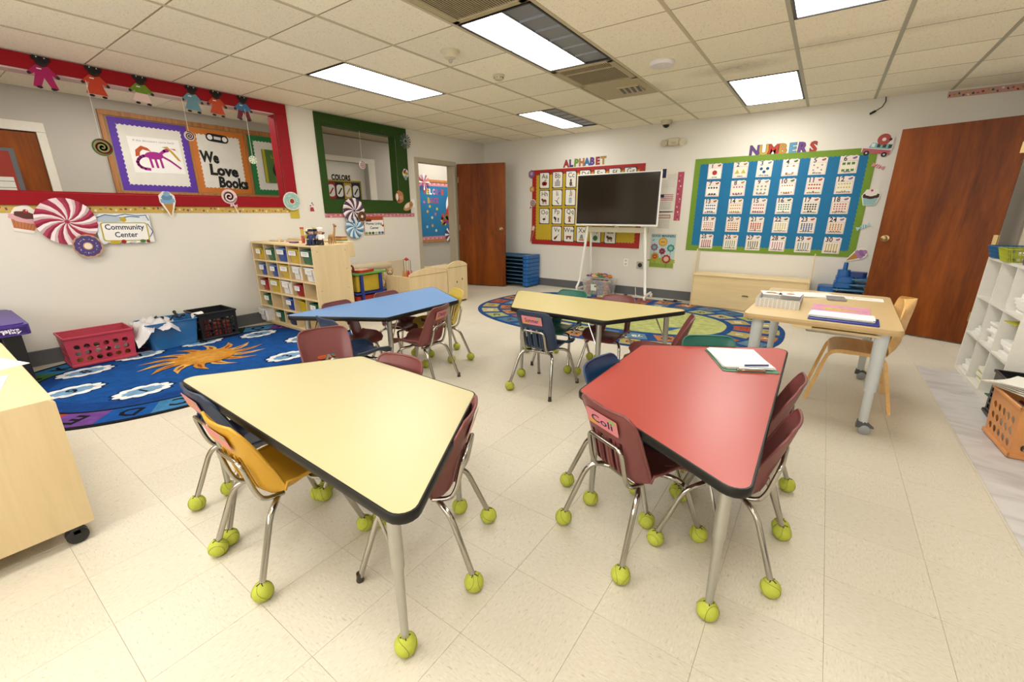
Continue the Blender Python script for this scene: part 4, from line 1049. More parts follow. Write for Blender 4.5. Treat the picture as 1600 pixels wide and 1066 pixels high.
TC = {'y': '#e9c52c', 'g': '#2f6f4c', 'b': '#2450b0', 'w': '#e8e4dc', 'r': '#b92c32', 'k': '#2c3b5c'}
TN = {'y': 'yellow', 'g': 'green', 'b': 'blue', 'w': 'white', 'r': 'red', 'k': 'navy'}
grid_ = ['ygbyg', 'bbyww', 'rywr ', 'g byg', 'wgk  ']
ordn = ['leftmost', 'second', 'middle', 'fourth', 'rightmost']; rown = ['top', 'second', 'third', 'fourth', 'bottom']
TW = {}
for r, s in enumerate(grid_):
    z = rowz[4-r]
    for c_, ch_ in enumerate(s):
        if ch_ == ' ': continue
        big = (r, c_) in ((0, 2), (0, 4), (1, 2), (2, 1), (0, 3)); ww = .195 if big else .165 if ch_ == 'w' else .135; hh = .140 if big or ch_ == 'w' else .125
        if r == 0 and c_ in (1,): ww = .16
        x = cx0+.018+cw*(c_+.5)+(.01 if r % 2 else -.01); ln = '%s tray, %s in the %s row of the cubby shelf' % (TN[ch_], ordn[c_], rown[r])
        yo = cy0+.012 if (r, c_) != (4, 0) else cy0-.06
        tr = thing('storage_tray', ln, 'tray', (x, yo+.15, z+.0105), 0, 'trays in the cubby shelf'); mt = plain('tray '+TC[ch_], TC[ch_], .35)
        b = MB(); tub(b, ww*.8, .26, ww, .29, hh-.012, .003, mt, r=.015); b.build('body', tr, sharp=30)
        b = MB()
        for a, c2 in (((-ww/2-.004, -.153, hh-.014), (ww/2+.004, -.143, hh)), ((-ww/2-.004, .143, hh-.014), (ww/2+.004, .153, hh)), ((-ww/2-.005, -.153, hh-.014), (-ww/2+.004, .153, hh)), ((ww/2-.004, -.153, hh-.014), (ww/2+.005, .153, hh))): b.span(a, c2, mt if ch_ != 'b' else plain('pale rim', '#5f86d8', .35), bev=.002)
        b.build('rim', tr)
        if ch_ != 'y' or c_ != 3 or r != 3:
            p = PR(th=.0008); p.sheet(rrect(ww*.72, .048, .002, 1), '#eceae6'); p.rect(0, .008, ww*.5, .004, '#8d8f98'); p.rect(0, -.006, ww*.42, .004, '#a5a6ac', up=False)
            p.build('label_card', tr, M=frame((-.006, -.1545, hh-.040), (1, 0, 0), (0, 0, 1)))
        if ch_ == 'w': p = PR(th=.0006); p.sheet(rrect(ww*.6, .07, .002, 1), '#dddad6'); p.rect(0, .015, ww*.4, .006, '#a9aab2'); p.build('label_card', tr, M=frame((0, -.1435, .045), (1, 0, 0), (0, -.08, .997)))
b = MB(); b.box((0, 0, .02), (.06, .09, .04), M_MAPLE_X, bev=.004); b.ball((.02, -.01, .055), .018, plain('pale wood ball', '#d9c9a2', .5)); tag(b.build('wooden_toy', None, (cx0+.018+cw*4.4, cy0+.14, rowz[2]+.0100)), 'pale wooden toy in the empty right cubby of the third row', 'toy')
# second unit behind
t = thing('cubby_shelf', 'narrow raised maple ledge unit behind the tray shelf', 'shelf', (cx0, cy1+.02, 0)); W2, D2, H2 = 1.115, .13, .955
b = MB(); b.span((0, 0, .0), (.018, D2, H2), M_MAPLE, bev=.003); b.build('side_panel', t); b = MB(); b.span((W2-.018, 0, .79), (W2, D2, H2), M_MAPLE, bev=.003); b.build('side_panel', t); b = MB(); b.span((W2-.268, 0, .0), (W2-.25, D2, .79), M_MAPLE, bev=.003); b.build('side_panel', t); b = MB(); b.span((.018, 0.012, .79), (W2-.018, D2, .805), M_MAPLE_X); b.build('ledge', t)
b = MB(); b.span((.018, 0, H2-.018), (W2-.018, D2, H2), M_MAPLE_X, bev=.003); b.build('top_panel', t); b = MB(); b.span((.018, 0, .79), (W2-.018, .012, H2-.018), M_MAPLE); b.span((.018, 0, .02), (W2-.268, .012, .79), M_MAPLE); b.build('back_panel', t)
for z in (.10, .35, .60): b = MB(); b.span((.018, .012, z), (W2-.268, D2, z+.018), M_MAPLE_X); b.build('shelf', t)
# things on top of the shelf
zt = ch+.0100
def tower_toy(name, label, x, y, segs, z0=None):
    t = thing(name, label, 'toy', (x, y, z0 or zt)); z = 0
    for col_, h_, r in segs:
        b = MB(); b.lathe([(.0005, z), (r, z), (r, z+h_-.002), (r*.93, z+h_), (.0005, z+h_)], plain('toy '+col_, col_, .3), None, 18); b.build('segment', t); z += h_
tower_toy('sand_timer', 'red and yellow tube tower toy on the cubby shelf', -4.50, 2.52, [('#c93a30', .075, .016), ('#e3c23a', .07, .015), ('#c93a30', .018, .019)])
tower_toy('sand_timer', 'yellow and blue tube tower toy on the cubby shelf', -4.40, 2.60, [('#e8cf45', .072, .016), ('#2b7fb4', .06, .015), ('#e8d460', .03, .019)])
b = MB(); b.lathe([(.0005, 0), (.008, 0), (.011, .02), (.011, .05), (.0005, .052)], M_MAPLE_X, None, 12); tag(b.build('wooden_peg', None, (-4.86, 2.45, zt)), 'small wooden peg on the left of the cubby shelf top', 'peg')
for k, (x, y, l, c_) in enumerate(((-5.02, 2.5, .2, '#cdb98e'), (-4.78, 2.55, .16, '#d9a79c'), (-4.60, 2.47, .1, '#5b3f8c'))): b = MB(); b.box((0, 0, .006), (l, .05, .012), plain('strip '+c_, c_, .5), bev=.002); tag(b.build('flat_block', None, (x, y, zt), .1), ('wooden', 'pink', 'purple')[k]+' flat block lying on the cubby shelf top', 'block')
def helper_doll(x, y, rz, body, legs, skin, hat, hatshape, label, h=.155):
    t = thing('community_helper_doll', label, 'toy figure', (x, y, zt), rz, 'standing dolls on the cubby shelf')
    S = plain('doll skin '+skin, skin, .45); Bm = plain('doll cloth '+body, body, .5); Lm = plain('doll cloth '+legs, legs, .5); Hm = plain('doll hat '+hat, hat, .45)
    b = MB()
    for s in (-1, 1): b.tube([(s*.016, 0, .002), (s*.015, 0, .03), (s*.013, 0, .055)], [.013, .0115, .0125], Lm, 10); b.box((s*.016, -.008, .005), (.02, .034, .010), M_BLACK, bev=.003)
    b.build('legs', t)
    b = MB(); b.lathe([(.0005, .05), (.024, .052), (.027, .07), (.026, .09), (.018, .103), (.0005, .106)], Bm, Matrix.Diagonal((1, .75, 1, 1)), 14)
    for s in (-1, 1): b.tube([(s*.024, 0, .098), (s*.036, -.004, .08), (s*.034, -.016, .064)], [.009, .008, .007], Bm, 8)
    b.build('torso', t)
    b = MB(); b.ball((0, 0, .126), .0225, S, 14, 10, sc=(1, .95, 1.08))
    b.ball((0, -.022, .124), .003, S, 6, 5)
    for s in (-1, 1): b.ball((s*.008, -.0200, .130), .0022, M_BLACK, 6, 5); b.ball((s*.034, -.02, .060), .007, S, 8, 6); b.ball((s*.022, 0, .126), .004, S, 6, 5)
    b.tube([(-.006, -.0205, .117), (0, -.0218, .1155), (.006, -.0205, .117)], .0012, plain('doll mouth', '#9b3a34', .5), 5)
    b.build('head', t)
    b = MB()
    if hatshape == 'brim': b.lathe([(.034, .134), (.034, .137), (.024, .139), (.022, .150), (.012, .158), (.0005, .16)], Hm, None, 16)
    elif hatshape == 'cap': b.lathe([(.024, .134), (.025, .145), (.028, .150), (.02, .156), (.0005, .158)], Hm, None, 16); b.box((0, -.024, .136), (.03, .014, .003), M_BLACK, bev=.001)
    else: b.lathe([(.0225, .136), (.024, .15), (.03, .158), (.026, .17), (.0005, .174)], Hm, None, 14)
    b.build('hat', t)
helper_doll(-4.205, 2.44, .3, '#3f4a66', '#2b3550', '#8a5a3c', '#efe6c6', 'brim', 'doll in grey clothes with a cream brimmed hat, left of the group')
helper_doll(-4.155, 2.385, .4, '#dcc84a', '#3b4a70', '#7a4a2c', '#efe3bd', 'brim', 'doll with a yellow top and cream hat, second in the front group')
helper_doll(-4.105, 2.435, .5, '#24356e', '#22305e', '#e3b08f', '#1c2748', 'cap', 'doll in a dark blue uniform and peaked cap')
helper_doll(-4.09, 2.375, .5, '#2c4182', '#22305e', '#e8bb98', '#1f2c52', 'cap', 'smaller doll in a mid blue uniform in front of the dark blue one')
helper_doll(-4.055, 2.45, .6, '#eceae6', '#1f1f24', '#e5b294', '#f0eee8', 'chef', 'doll in white with a tall white hat at the right of the group')
# toy animals behind the dolls
t = thing('toy_horse', 'brown and white toy horse behind the dolls', 'toy', (-4.30, 2.58, zt), .4)
HB = plain('horse brown', '#7a4a2a', .5); HW = plain('horse white', '#efe9dc', .5)
b = MB(); b.ball((0, 0, .06), .03, HW, sc=(1.5, .8, .8)); b.tube([(.035, 0, .07), (.05, 0, .1), (.045, 0, .105)], [.014, .01, .009], HB, 10); b.ball((.058, 0, .108), .012, HB, sc=(1.5, .8, .8)); b.tube([(-.045, 0, .07), (-.06, 0, .04)], .005, HB, 6); b.build('body', t)
for sx in (-1, 1):
    for sy in (-1, 1): b = MB(); b.tube([(sx*.028, sy*.013, .05), (sx*.03, sy*.014, 0)], [.008, .005], HB, 8); b.build('leg', t)
t = thing('toy_giraffe', 'tan toy giraffe head and neck rising behind the dolls', 'toy', (-4.13, 2.62, zt), .2); GT = plain('giraffe tan', '#d9a86a', .5)
b = MB(); b.ball((0, 0, .075), .032, GT, sc=(1.3, .8, .8)); b.tube([(.03, 0, .085), (.045, 0, .13), (.05, 0, .17)], [.014, .011, .009], GT, 10); b.ball((.06, 0, .178), .014, plain('giraffe patch', '#b5622c', .5), sc=(1.5, .8, .8)); b.build('body', t)
for s in (-1, 1): b = MB(); b.tube([(.048, s*.006, .185), (.046, s*.008, .2)], .003, M_BLACK, 6); b.build('horn', t)
for sx in (-1, 1):
    for sy in (-1, 1): b = MB(); b.tube([(sx*.028, sy*.013, .065), (sx*.03, sy*.014, 0)], [.009, .006], GT, 8); b.build('leg', t)
z2 = H2+.0005
for k, c_ in enumerate(('#4f8a5c', '#e0a83a', '#d9c27a', '#b5382c')): b = MB(); b.box((0, 0, .005+k*.011), (.17-.01*k, .09, .010), plain('book '+c_, c_, .5), rz=.1*k, bev=.001); tag(b.build('picture_book', None, (-4.32, 2.83, z2)), '%s covered picture book in the low pile on the back shelf, %s' % (('green', 'orange', 'pale yellow', 'red')[k], ('bottom', 'second up', 'third up', 'topmost')[k]), 'book', 'books on the back shelf')

# ================================================================ drawer tower with toys
YEL = plain('yellow plastic', '#e9c93a', .35); RDP = plain('red plastic', '#d4362b', .35); BLP = plain('royal blue plastic', '#1f3fa8', .35); GRP = plain('leaf green plastic', '#6fae4c', .4)
t = thing('drawer_tower', 'plastic drawer tower with yellow and red drawers, blue posts and green top', 'drawer unit', (-4.66, 3.20, 0)); w_ = .47
for z0, mt, nm in ((.035, RDP, 'red'), (.288, YEL, 'yellow')):
    b = MB(); tub(b, .34, w_-.06, .36, w_-.02, .20, .004, mt, z0=0, r=.03); b.build('drawer', t, (-.18, w_/2, z0))['label'] = nm+' drawer'
b = MB(); b.prism([(-.37, -.01), (.02, -.01), (.035, w_/2), (.02, w_+.01), (-.37, w_+.01)], .502, .525, GRP); b.build('top_panel', t)
b = MB(); b.prism([(-.37, -.01), (.015, -.01), (.03, w_/2), (.015, w_+.01), (-.37, w_+.01)], .256, .276, BLP); b.prism([(-.37, -.01), (.015, -.01), (.015, w_+.01), (-.37, w_+.01)], 0, .018, BLP); b.build('frame_shelf', t)
for yy in (.09, w_-.09):
    for xx in (.012, -.35): b = MB(); b.box((xx, yy, .251), (.03, .045, .502), BLP, bev=.008); b.build('post', t)
zt3 = .5255
t = thing('toy_register', 'flat red toy with a pale keypad on the green drawer top', 'toy', (-4.76, 3.38, zt3), .25)
b = MB(); b.prism(rrect(.20, .28, .03, 4), 0, .028, RDP); b.build('body', t)
p = PR(th=.002); p.sheet(rrect(.12, .18, .01, 2), '#f0e3b8'); p.circ(0, .04, .03, '#e7a060'); p.rect(0, -.04, .07, .04, '#d94b3a'); p.build('keypad', t, M=FL(0, 0, .028))
t = thing('toy_phone', 'red toy telephone receiver standing on the drawer tower corner', 'toy', (-4.74, 3.22, zt3), .3)
b = MB(); b.tube(bend([(-.03, 0, .01), (-.03, 0, .09), (.03, 0, .09), (.035, 0, .03)], .03), .012, plain('dark red plastic', '#8e1f24', .35), 10); b.box((-.03, 0, .01), (.04, .05, .02), M_WHITE, bev=.004); b.build('receiver', t)
# beige rolled sofa behind
t = thing('play_sofa', 'beige vinyl play sofa with a rolled back behind the drawer tower', 'sofa', (-5.12, 3.2, 0)); BG = plain('beige vinyl', '#dccbab', .5)
b = MB(); b.span((-.12, 0, .02), (.03, .95, .47), BG, bev=.03); b.build('backrest', t); b = MB(); b.tube([(-.03, -.02, .52), (-.03, .0, .52), (-.03, .93, .52), (-.03, .95, .52)], [.05, .058, .058, .05], BG, 18); b.build('bolster', t)
b = MB(); b.span((.03, .47, .02), (.3, .95, .24), BG, bev=.03); b.build('seat_cushion', t)
# teddy bears
def bear(x, y, z, rz, s, col_, label):
    t = thing('teddy_bear', label, 'soft toy', (x, y, z), rz); t.scale = (s, s, s); F = plain('fur '+col_, col_, .95, scale=120, bump=.5, var=.12)
    b = MB(); b.ball((0, 0, .07), .055, F, sc=(1, .9, 1.25)); b.build('body', t)
    b = MB(); b.ball((0, -.005, .165), .045, F); b.ball((0, -.045, .155), .02, plain('fur muzzle', '#e9dcc0', .9)); b.ball((0, -.064, .16), .007, M_BLACK, 8, 6)
    for q in (-1, 1): b.ball((q*.034, 0, .2), .017, F, 10, 8); b.ball((q*.017, -.042, .178), .0055, M_BLACK, 8, 6)
    b.build('head', t)
    for q in (-1, 1):
        b = MB(); b.tube([(q*.045, -.01, .11), (q*.07, -.04, .08), (q*.06, -.07, .06)], [.018, .017, .014], F, 10); b.ball((q*.06, -.072, .06), .015, F, 10, 8); b.build('arm', t)
        b = MB(); b.tube([(q*.03, -.02, .03), (q*.045, -.08, .022), (q*.05, -.1, .025)], [.024, .022, .02], F, 10); b.ball((q*.05, -.105, .028), .022, F, 10, 8, sc=(1, .7, 1.2)); b.build('leg', t)
b = MB(); b.box((0, 0, .15), (.22, .2, .30), plain('cream fabric cube', '#e3d8c0', .8), bev=.02); tag(b.build('fabric_cube', None, (-4.83, 3.87, 0)), 'cream fabric box between the drawer tower and the play kitchen', 'box')
bear(-4.80, 3.86, .301, .9, 1.05, '#cda878', 'tan teddy bear sitting between the drawer tower and the play kitchen')
# ================================================================ play kitchen: two maple units
def playunit(y0, y1, zt, lbl, holes=False, open_=False):
    X = -4.17; D_ = .46; t = thing('play_kitchen_unit', lbl, 'play furniture', (X, y0, 0)); L = y1-y0
    M = frame((0, 0, 0), (0, 1, 0), (0, 0, 1)); hs = zt-.075
    P = [(0, .03), (L, .03), (L, hs)]+[(L*(1-i/12), hs+.012+.063*math.sin(PI*i/12)**.8) for i in range(13)]+[(0, hs)]
    b = MB(); b.prism(P, -.016, 0, M_MAPLE, M=M); b.build('back_panel', t)
    b = MB(); b.tube([(.001, L*i/12, hs-.012) for i in range(13)], .0035, plain('maple groove', '#b79a68', .5), 6); b.build('groove', t)
    for y in (0, L-.016): b = MB(); b.span((-D_, y, .0), (-.016, y+.016, hs-.015), M_MAPLE, bev=.003); b.build('side_panel', t)
    b = MB(); b.span((-D_, .016, .03), (-D_+.016, L-.016, hs-.06), M_MAPLE, bev=.002); b.build('front_panel', t)
    b = MB(); b.span((-D_, .016, (hs-.10 if open_ else hs-.04)), (-.016, L-.016, (hs-.085 if open_ else hs-.025)), M_MAPLE_X); b.build('worktop', t)
    if holes:
        for (yy, zz) in ((L*.45, .30), (L*.72, .33)): b = MB(); b.lathe([(.0005, .0), (.012, 0), (.012, .003), (.0005, .003)], M_BLACK, Matrix.Translation((0.0, yy, zz)) @ Matrix.Rotation(PI/2, 4, 'Y') @ Matrix.Diagonal((1.3, .7, 1, 1)), 14); b.build('finger_hole', t)
    return t
playunit(3.65, 4.33, .555, 'maple play kitchen unit with an arched back panel, nearer the drawer tower', open_=True)
playunit(4.345, 4.75, .60, 'narrower maple play kitchen unit with two black finger holes', holes=True)
# toy cleaning rack + beige toddler chair back
t = thing('toy_cleaning_set', 'toy broom and mop set in red and orange on a wooden stand', 'toy', (-4.42, 3.84, .39), .2)
b = MB(); b.box((0, 0, .006), (.16, .12, .012), M_MAPLE_X, bev=.003); b.build('base', t)
for k, (x, c_, hc) in enumerate(((-.05, '#6e6a5c', '#e29a3c'), (-.012, '#d9b45c', '#e0862f'), (.03, '#d9b45c', '#c0262c'), (.06, '#6e6a5c', '#d9756c'))):
    b = MB(); b.tube([(x, 0, .05), (x, 0, .265)], .004, plain('stick '+c_, c_, .5), 8); b.build('handle', t)
    b = MB(); b.lathe([(.0005, .01), (.018, .012), (.02, .06), (.014, .11), (.006, .13), (.0005, .13)], plain('brush '+hc, hc, .6), Matrix.Translation((x, (k % 2)*.02-.01, 0)), 12); b.build('brush_head', t)
b = MB(); b.ball((0, 0, .275), .022, RDP, sc=(1.2, .8, 1)); b.tube([(-.04, 0, .27), (.04, 0, .27)], .006, RDP, 8); b.build('hanger', t)
t = thing('toddler_chair', 'beige toddler chair with a square back behind the play kitchen', 'chair', (-4.98, 4.25, 0))
b = MB(); b.box((0, 0, .30), (.30, .30, .03), BG, bev=.01); b.build('seat', t); b = MB(); b.box((-.14, 0, .45), (.025, .30, .26), BG, bev=.012); b.build('backrest', t)
for sx in (-1, 1):
    for sy in (-1, 1): b = MB(); b.box((sx*.13, sy*.13, .143), (.03, .03, .285), BG, bev=.004); b.build('leg', t)
# ================================================================ stacking cots
CB = plain('cot blue plastic', '#1f6fc0', .35); CT = plain('cot rail tube', '#5f93a8', .3, .6); CF_ = plain('cot sheet', '#1d5fa6', .7)
for k in range(8):
    t = thing('stacking_cot', 'blue stacking cot by the left door, %s of the stack of eight' % ['lowest', 'second from the bottom', 'third from the bottom', 'fourth from the bottom', 'fifth from the bottom', 'sixth from the bottom', 'next to the top', 'topmost'][k], 'cot', (-4.95, 6.15, .03+k*.0655), 0, 'cots stacked by the left door')
    for x0 in (.0, .80):
        b = MB(); b.prism(rrect(.12, .40, .035, 4, x0+.06, .20), 0, .058, CB); b.build('end_block', t)
    for y in (.018, .382): b = MB(); b.tube([(.10, y, .045), (.82, y, .045)], .010, CT, 8); b.build('rail', t)
    b = MB(); b.span((.1, .03, .040), (.82, .37, .046), CF_); b.build('fabric', t)
    if k == 0:
        for x in (.05, .87):
            for y in (.04, .36): b = MB(); b.lathe([(.0005, -.03), (.018, -.03), (.022, 0), (.0005, 0)], CB, Matrix.Translation((x, y, 0)), 12); b.build('foot', t)
# ================================================================ interactive display on a wheeled stand
t = thing('display_stand', 'white wheeled floor stand carrying the large screen', 'stand', (-2.55, 6.26, 0))
for sx in (-.52, .52):
    b = MB(); b.tube(bend([(sx*.86, 0, 1.045), (sx*1.02, -.04, .2), (sx*1.08, -.10, .075), (sx*1.02, .24, .075)], .05), .019, M_WPAINT, 12); b.tube(bend([(sx*.80, .03, 1.045), (sx*.86, .22, .085)], .02), .016, M_WPAINT, 12); b.build('leg', t)
    for yy in (-.08, .22):
        b = MB(); M = Matrix.Translation((sx*1.06, yy, .036)) @ Matrix.Rotation(PI/2, 4, 'Y'); b.lathe([(.0005, -.014), (.030, -.014), (.036, -.008), (.036, .008), (.030, .014), (.0005, .014)], M_WHITE, M, 20); b.lathe([(.0005, -.016), (.014, -.016), (.014, .016), (.0005, .016)], M_GRILLE, M, 12); b.build('wheel', t)
b = MB(); b.box((0, .0, 1.0), (.98, .03, .075), plain('beige crossbar paint', '#c9c0a6', .4), bev=.004); b.build('crossbar', t)
b = MB(); b.box((0, .04, 1.4), (.5, .03, .4), M_WPAINT, bev=.01); b.span((-.03, .03, .98), (.03, .05, 1.22), M_WPAINT); b.build('mount_plate', t)
t = thing('interactive_screen', 'large dark screen with a white frame on the wheeled stand', 'screen', (-2.55, 6.22, 1.425))
SCR = plain('dark glossy screen glass', '#2a241b', .12, scale=2, var=.1)
b = MB(); b.box((0, 0, 0), (1.26, .05, .735), M_WHITE, bev=.006); b.build('frame', t)
b = MB(); b.box((0, -.0255, .006), (1.235, .004, .695), M_BLACK, bev=.001); b.build('bezel', t)
b = MB(); b.box((0, -.028, .006), (1.205, .003, .668), SCR); b.build('glass_panel', t)
b = MB(); b.box((0, -.026, -.360), (.05, .003, .006), M_STEEL); b.build('badge', t)
# tub of toys under the screen
t = thing('toy_tub', 'clear plastic tub packed with bright toys below the screen', 'tub', (-2.78, 6.32, 0)); CL = plain('clear plastic', '#e9e6e0', .12, alpha=.22)
b = MB(); tub(b, .40, .30, .46, .36, .24, .004, CL, r=.03); b.build('body', t, sharp=30); b = MB(); b.tube([(*p, .24) for p in rrect(.465, .365, .03, 4)], .007, CL, 6, closed=True); b.build('rim', t)
p = PR(th=.001); p.sheet(rrect(.09, .10, .004, 2), '#f0efe9'); p.circ(.03, .02, .018, '#6f9c5c'); p.build('label_card', t, M=frame((-.02, -.176, .13), (1, 0, 0), (0, -.12, .99)))
BR = ['#d8392e', '#2f64c0', '#e9c83a', '#3f8e4a', '#c8502c', '#3a6cc4', '#7a3f8e', '#e0702e']
random.seed(11)
for k in range(60):
    lay = k//20; i = k % 20; x = -2.78+((i % 5)-2)*.074+random.uniform(-.005, .005); y = 6.32+((i//5)-1.5)*.068; b = MB(); mt = plain('toy '+BR[(k*3) % 8], BR[(k*3) % 8], .4); s = .066
    if k % 3 == 0: b.ball((0, 0, 0), s*.46, mt, 10, 8)
    elif k % 3 == 1: b.box((0, 0, 0), (s*.8, s*.7, s*.7), mt, bev=.006)
    else: b.lathe([(.0005, -s*.4), (s*.42, -s*.4), (s*.42, s*.3), (s*.2, s*.42), (.0005, s*.42)], mt, None, 10)
    tag(b.build('toy_piece', None, (x, y, .045+lay*.074), random.uniform(0, 1)), '%s toy packed in the clear tub, %s layer, %s row, %s' % (cname(BR[(k*3) % 8]), ['bottom', 'middle', 'top'][lay], ['front', 'second', 'third', 'back'][i//5], ['far left', 'left', 'centre', 'right', 'far right'][i % 5]), 'toy', 'toys inside the clear tub')
for k in range(16):
    a = k*2.399; r = .045*math.sqrt(k); x, y = -2.78+r*1.15*math.cos(a), 6.32+r*.75*math.sin(a); b = MB(); c_ = ['#d22f2c', '#e9c83a', '#3f8e4a', '#2750b4', '#7a3f8e', '#e98a3c', '#1f3f90', '#e8bb8a'][k % 8]; mt = plain('toy '+c_, c_, .4)
    s = .036
    if k % 2: b.ball((0, 0, 0), s*.75, mt, 12, 8)
    for q in range(5): b.ball((s*.8*math.cos(q*1.257), s*.8*math.sin(q*1.257), 0), s*.42, mt, 8, 6)
    tag(b.build('toy_flower', None, (x, y, .285+.035*(1-r/.2)), a), '%s toy heaped on the clear tub, %s of the heap' % (cname(c_), (['centre', 'middle ring', 'rim'][0 if k < 2 else 1 if k < 8 else 2]+' '+['right', 'back right', 'back', 'back left', 'left', 'front left', 'front', 'front right'][int((a % (2*PI))/(PI/4))])), 'toy', 'toys heaped on the clear tub')
# cables, outlets
b = MB(); b.tube([(-2.28, YB-.02, .12), (-2.24, YB-.1, .02), (-2.15, YB-.14, .006), (-2.02, YB-.18, .006)], .005, M_WHITE, 8); tag(b.build('power_cord'), 'white power cord looping from the wall to the screen stand', 'cord')
def blob_cord(x, y, lbl, n=18, r=.07):
    b = MB(); P = [(x+r*(1+.3*math.sin(3*i))*math.cos(i*.9)*1.6, y+r*.4*math.sin(i*1.3), .006+.004*(i % 2)) for i in range(n)]; b.tube(P, .004, M_BLACK, 6); b.box((x+.05, y, .016), (.05, .03, .024), M_BLACK, bev=.003); tag(b.build('black_cable'), lbl, 'cord')
blob_cord(-2.42, 6.40, 'black cable and plug on the floor right of the toy tub'); blob_cord(-1.66, 6.38, 'coiled black cable on the floor left of the maple display unit')
t = thing('wall_outlet', 'white wall outlet behind the toy tub', 'outlet', M=BW(-2.47, .50)); p = MB(); p.prism(rrect(.07, .115, .006, 3), 0, .005, M_WHITE); p.build('plate', t)
for dz in (-.025, .025): q = MB(); q.prism(rrect(.034, .03, .01, 3, 0, dz), .005, .0065, M_CREAM); q.build('socket', t)
t = thing('floor_power_outlet', 'square steel outlet with a round black socket left of the good manners poster', 'outlet', M=BW(-2.24, .47)); p = MB(); p.prism(rrect(.11, .11, .004, 2), 0, .006, M_STEEL); p.build('plate', t); q = MB(); q.lathe([(.0005, .006), (.03, .006), (.033, .010), (.026, .012), (.0005, .009)], M_BLACK, None, 20); q.build('socket', t)
t = thing('light_switch', 'white light switch between the green window and the doorway', 'switch', M=LW(4.79, 1.39)); p = MB(); p.prism(rrect(.075, .12, .006, 3), 0, .006, M_WHITE); p.build('plate', t); q = MB(); q.box((0, 0, .009), (.012, .026, .012), M_WHITE, bev=.003); q.build('toggle', t)
# ================================================================ alphabet board
def T(o, lbl, cat, g=None): return tag(o, lbl, cat, g)
bw, bh, bx, bz = 1.95, 1.22, -3.255, 1.325
p = PR(th=.004); p.sheet(rrect(bw, bh, .003, 1), '#c8322b'); p.poly(scallop(bw-.15, bh-.15, .05, .012), '#e8c632')
p.build('bulletin_board_print')
o = bpy.data.objects['bulletin_board_print']; o.name = 'bulletin_board'; o.matrix_basis = BW(bx, bz); T(o, 'yellow bulletin board with a red scalloped border behind the large screen', 'bulletin board')
bd = .0045
def icon(p, ch, y):
    C = {'A': '#b9352c', 'B': '#8b8f92', 'C': '#6b5540', 'D': '#7b5a3a', 'E': '#77777a', 'F': '#d0782f', 'G': '#caa24a', 'H': '#8a4a24', 'I': '#3e4138', 'J': '#a9b9c6', 'O': '#2a2a26', 'P': '#2b2b2b', 'Q': '#a5543a', 'V': '#8a3420', 'W': '#a83226', 'X': '#3f5f3a', 'Y': '#2f6a3c', 'Z': '#5a4a30'}
    c = C[ch]
    if ch == 'A': p.circ(-.012, y, .024, c); p.circ(.012, y, .024, c, False); p.line([(0, y+.02), (.006, y+.042)], .005, '#5a3a1e'); p.circ(.016, y+.038, .012, '#4f8a3a', ry=.006)
    elif ch in 'HPZ': p.circ(0, y+.005, .032, c, ry=.016); p.circ(-.03, y+.018, .014, c, False); [p.rect(x, y-.018, .007, .03, c, False) for x in (-.024, -.012, .014, .026)]; (p.rect(.004, y+.005, .02, .03, '#e6e2d8') if ch == 'P' else None)
    elif ch == 'B': [p.rect(x, y+h/2-.03, .014, h, c, False) for x, h in ((-.026, .05), (-.008, .07), (.010, .078), (.028, .055))]; p.line([(-.035, y-.03), (.035, y-.03)], .005, '#6e7275')
    elif ch == 'C': p.circ(0, y-.012, .018, c, ry=.028); p.circ(0, y+.026, .013, c, False); p.line([(.015, y-.03), (.03, y-.035)], .006, c)
    elif ch == 'I': p.line([(-.03, y+.005), (0, y), (.02, y+.035), (.03, y+.03)], .006, c); p.line([(-.005, y), (.022, y-.035)], .012, c)
    elif ch == 'J': p.poly(rrect(.04, .056, .008, 3, 0, y), c); p.rect(0, y+.03, .03, .008, '#7b8a96')
    elif ch == 'V': p.circ(-.018, y-.016, .020, c, ry=.014, rot=.8); p.circ(-.002, y, .014, c, ry=.010, rot=.8); p.line([(0, y), (.03, y+.03)], .006, '#4a2a18')
    elif ch == 'W': p.rect(0, y+.006, .07, .02, c); p.circ(-.022, y-.014, .010, '#4a1a14'); p.circ(.022, y-.014, .010, '#4a1a14', False)
    elif ch == 'X': [p.line([(-.03+k*.005, y-.028+k*.014), (.03-k*.005, y-.028+k*.014)], .011, q, k == 0) for k, q in enumerate(('#c8402f', '#e0a83a', '#3f8a4a', '#2f5fae', '#7a3f8e'))]
    elif ch == 'Y': p.circ(0, y, .030, c); p.ring(0, y, .012, .015, '#6fae7a'); p.ring(0, y, .021, .024, '#6fae7a')
    elif ch == 'O': p.circ(-.004, y, .020, c, ry=.013); p.line([(.01, y+.005), (.018, y+.03)], .005, '#8a7a68'); p.line([(-.005, y-.01), (-.008, y-.035)], .004, '#8a7a68')
    elif ch == 'Q': p.circ(0, y+.018, .014, '#c98a68'); p.poly([(-.018, y-.03), (.018, y-.03), (.006, y+.006), (-.006, y+.006)], c); p.ring(0, y+.018, .013, .019, '#8a3a24')
    else: p.circ(0, y, .026, c, ry=.02)
rows = [('ABCDEFG', 1.765), ('HIJ', 1.485), ('OPQ', 1.190), ('VWXYZ', .902)]
xs = {0: [-3.985, -3.735, -3.487, -3.24, -2.99, -2.745, -2.50], 1: [-3.98, -3.735, -3.487], 2: [-3.975, -3.73, -3.487], 3: [-3.726, -3.493, -3.255, -3.01, -2.76]}
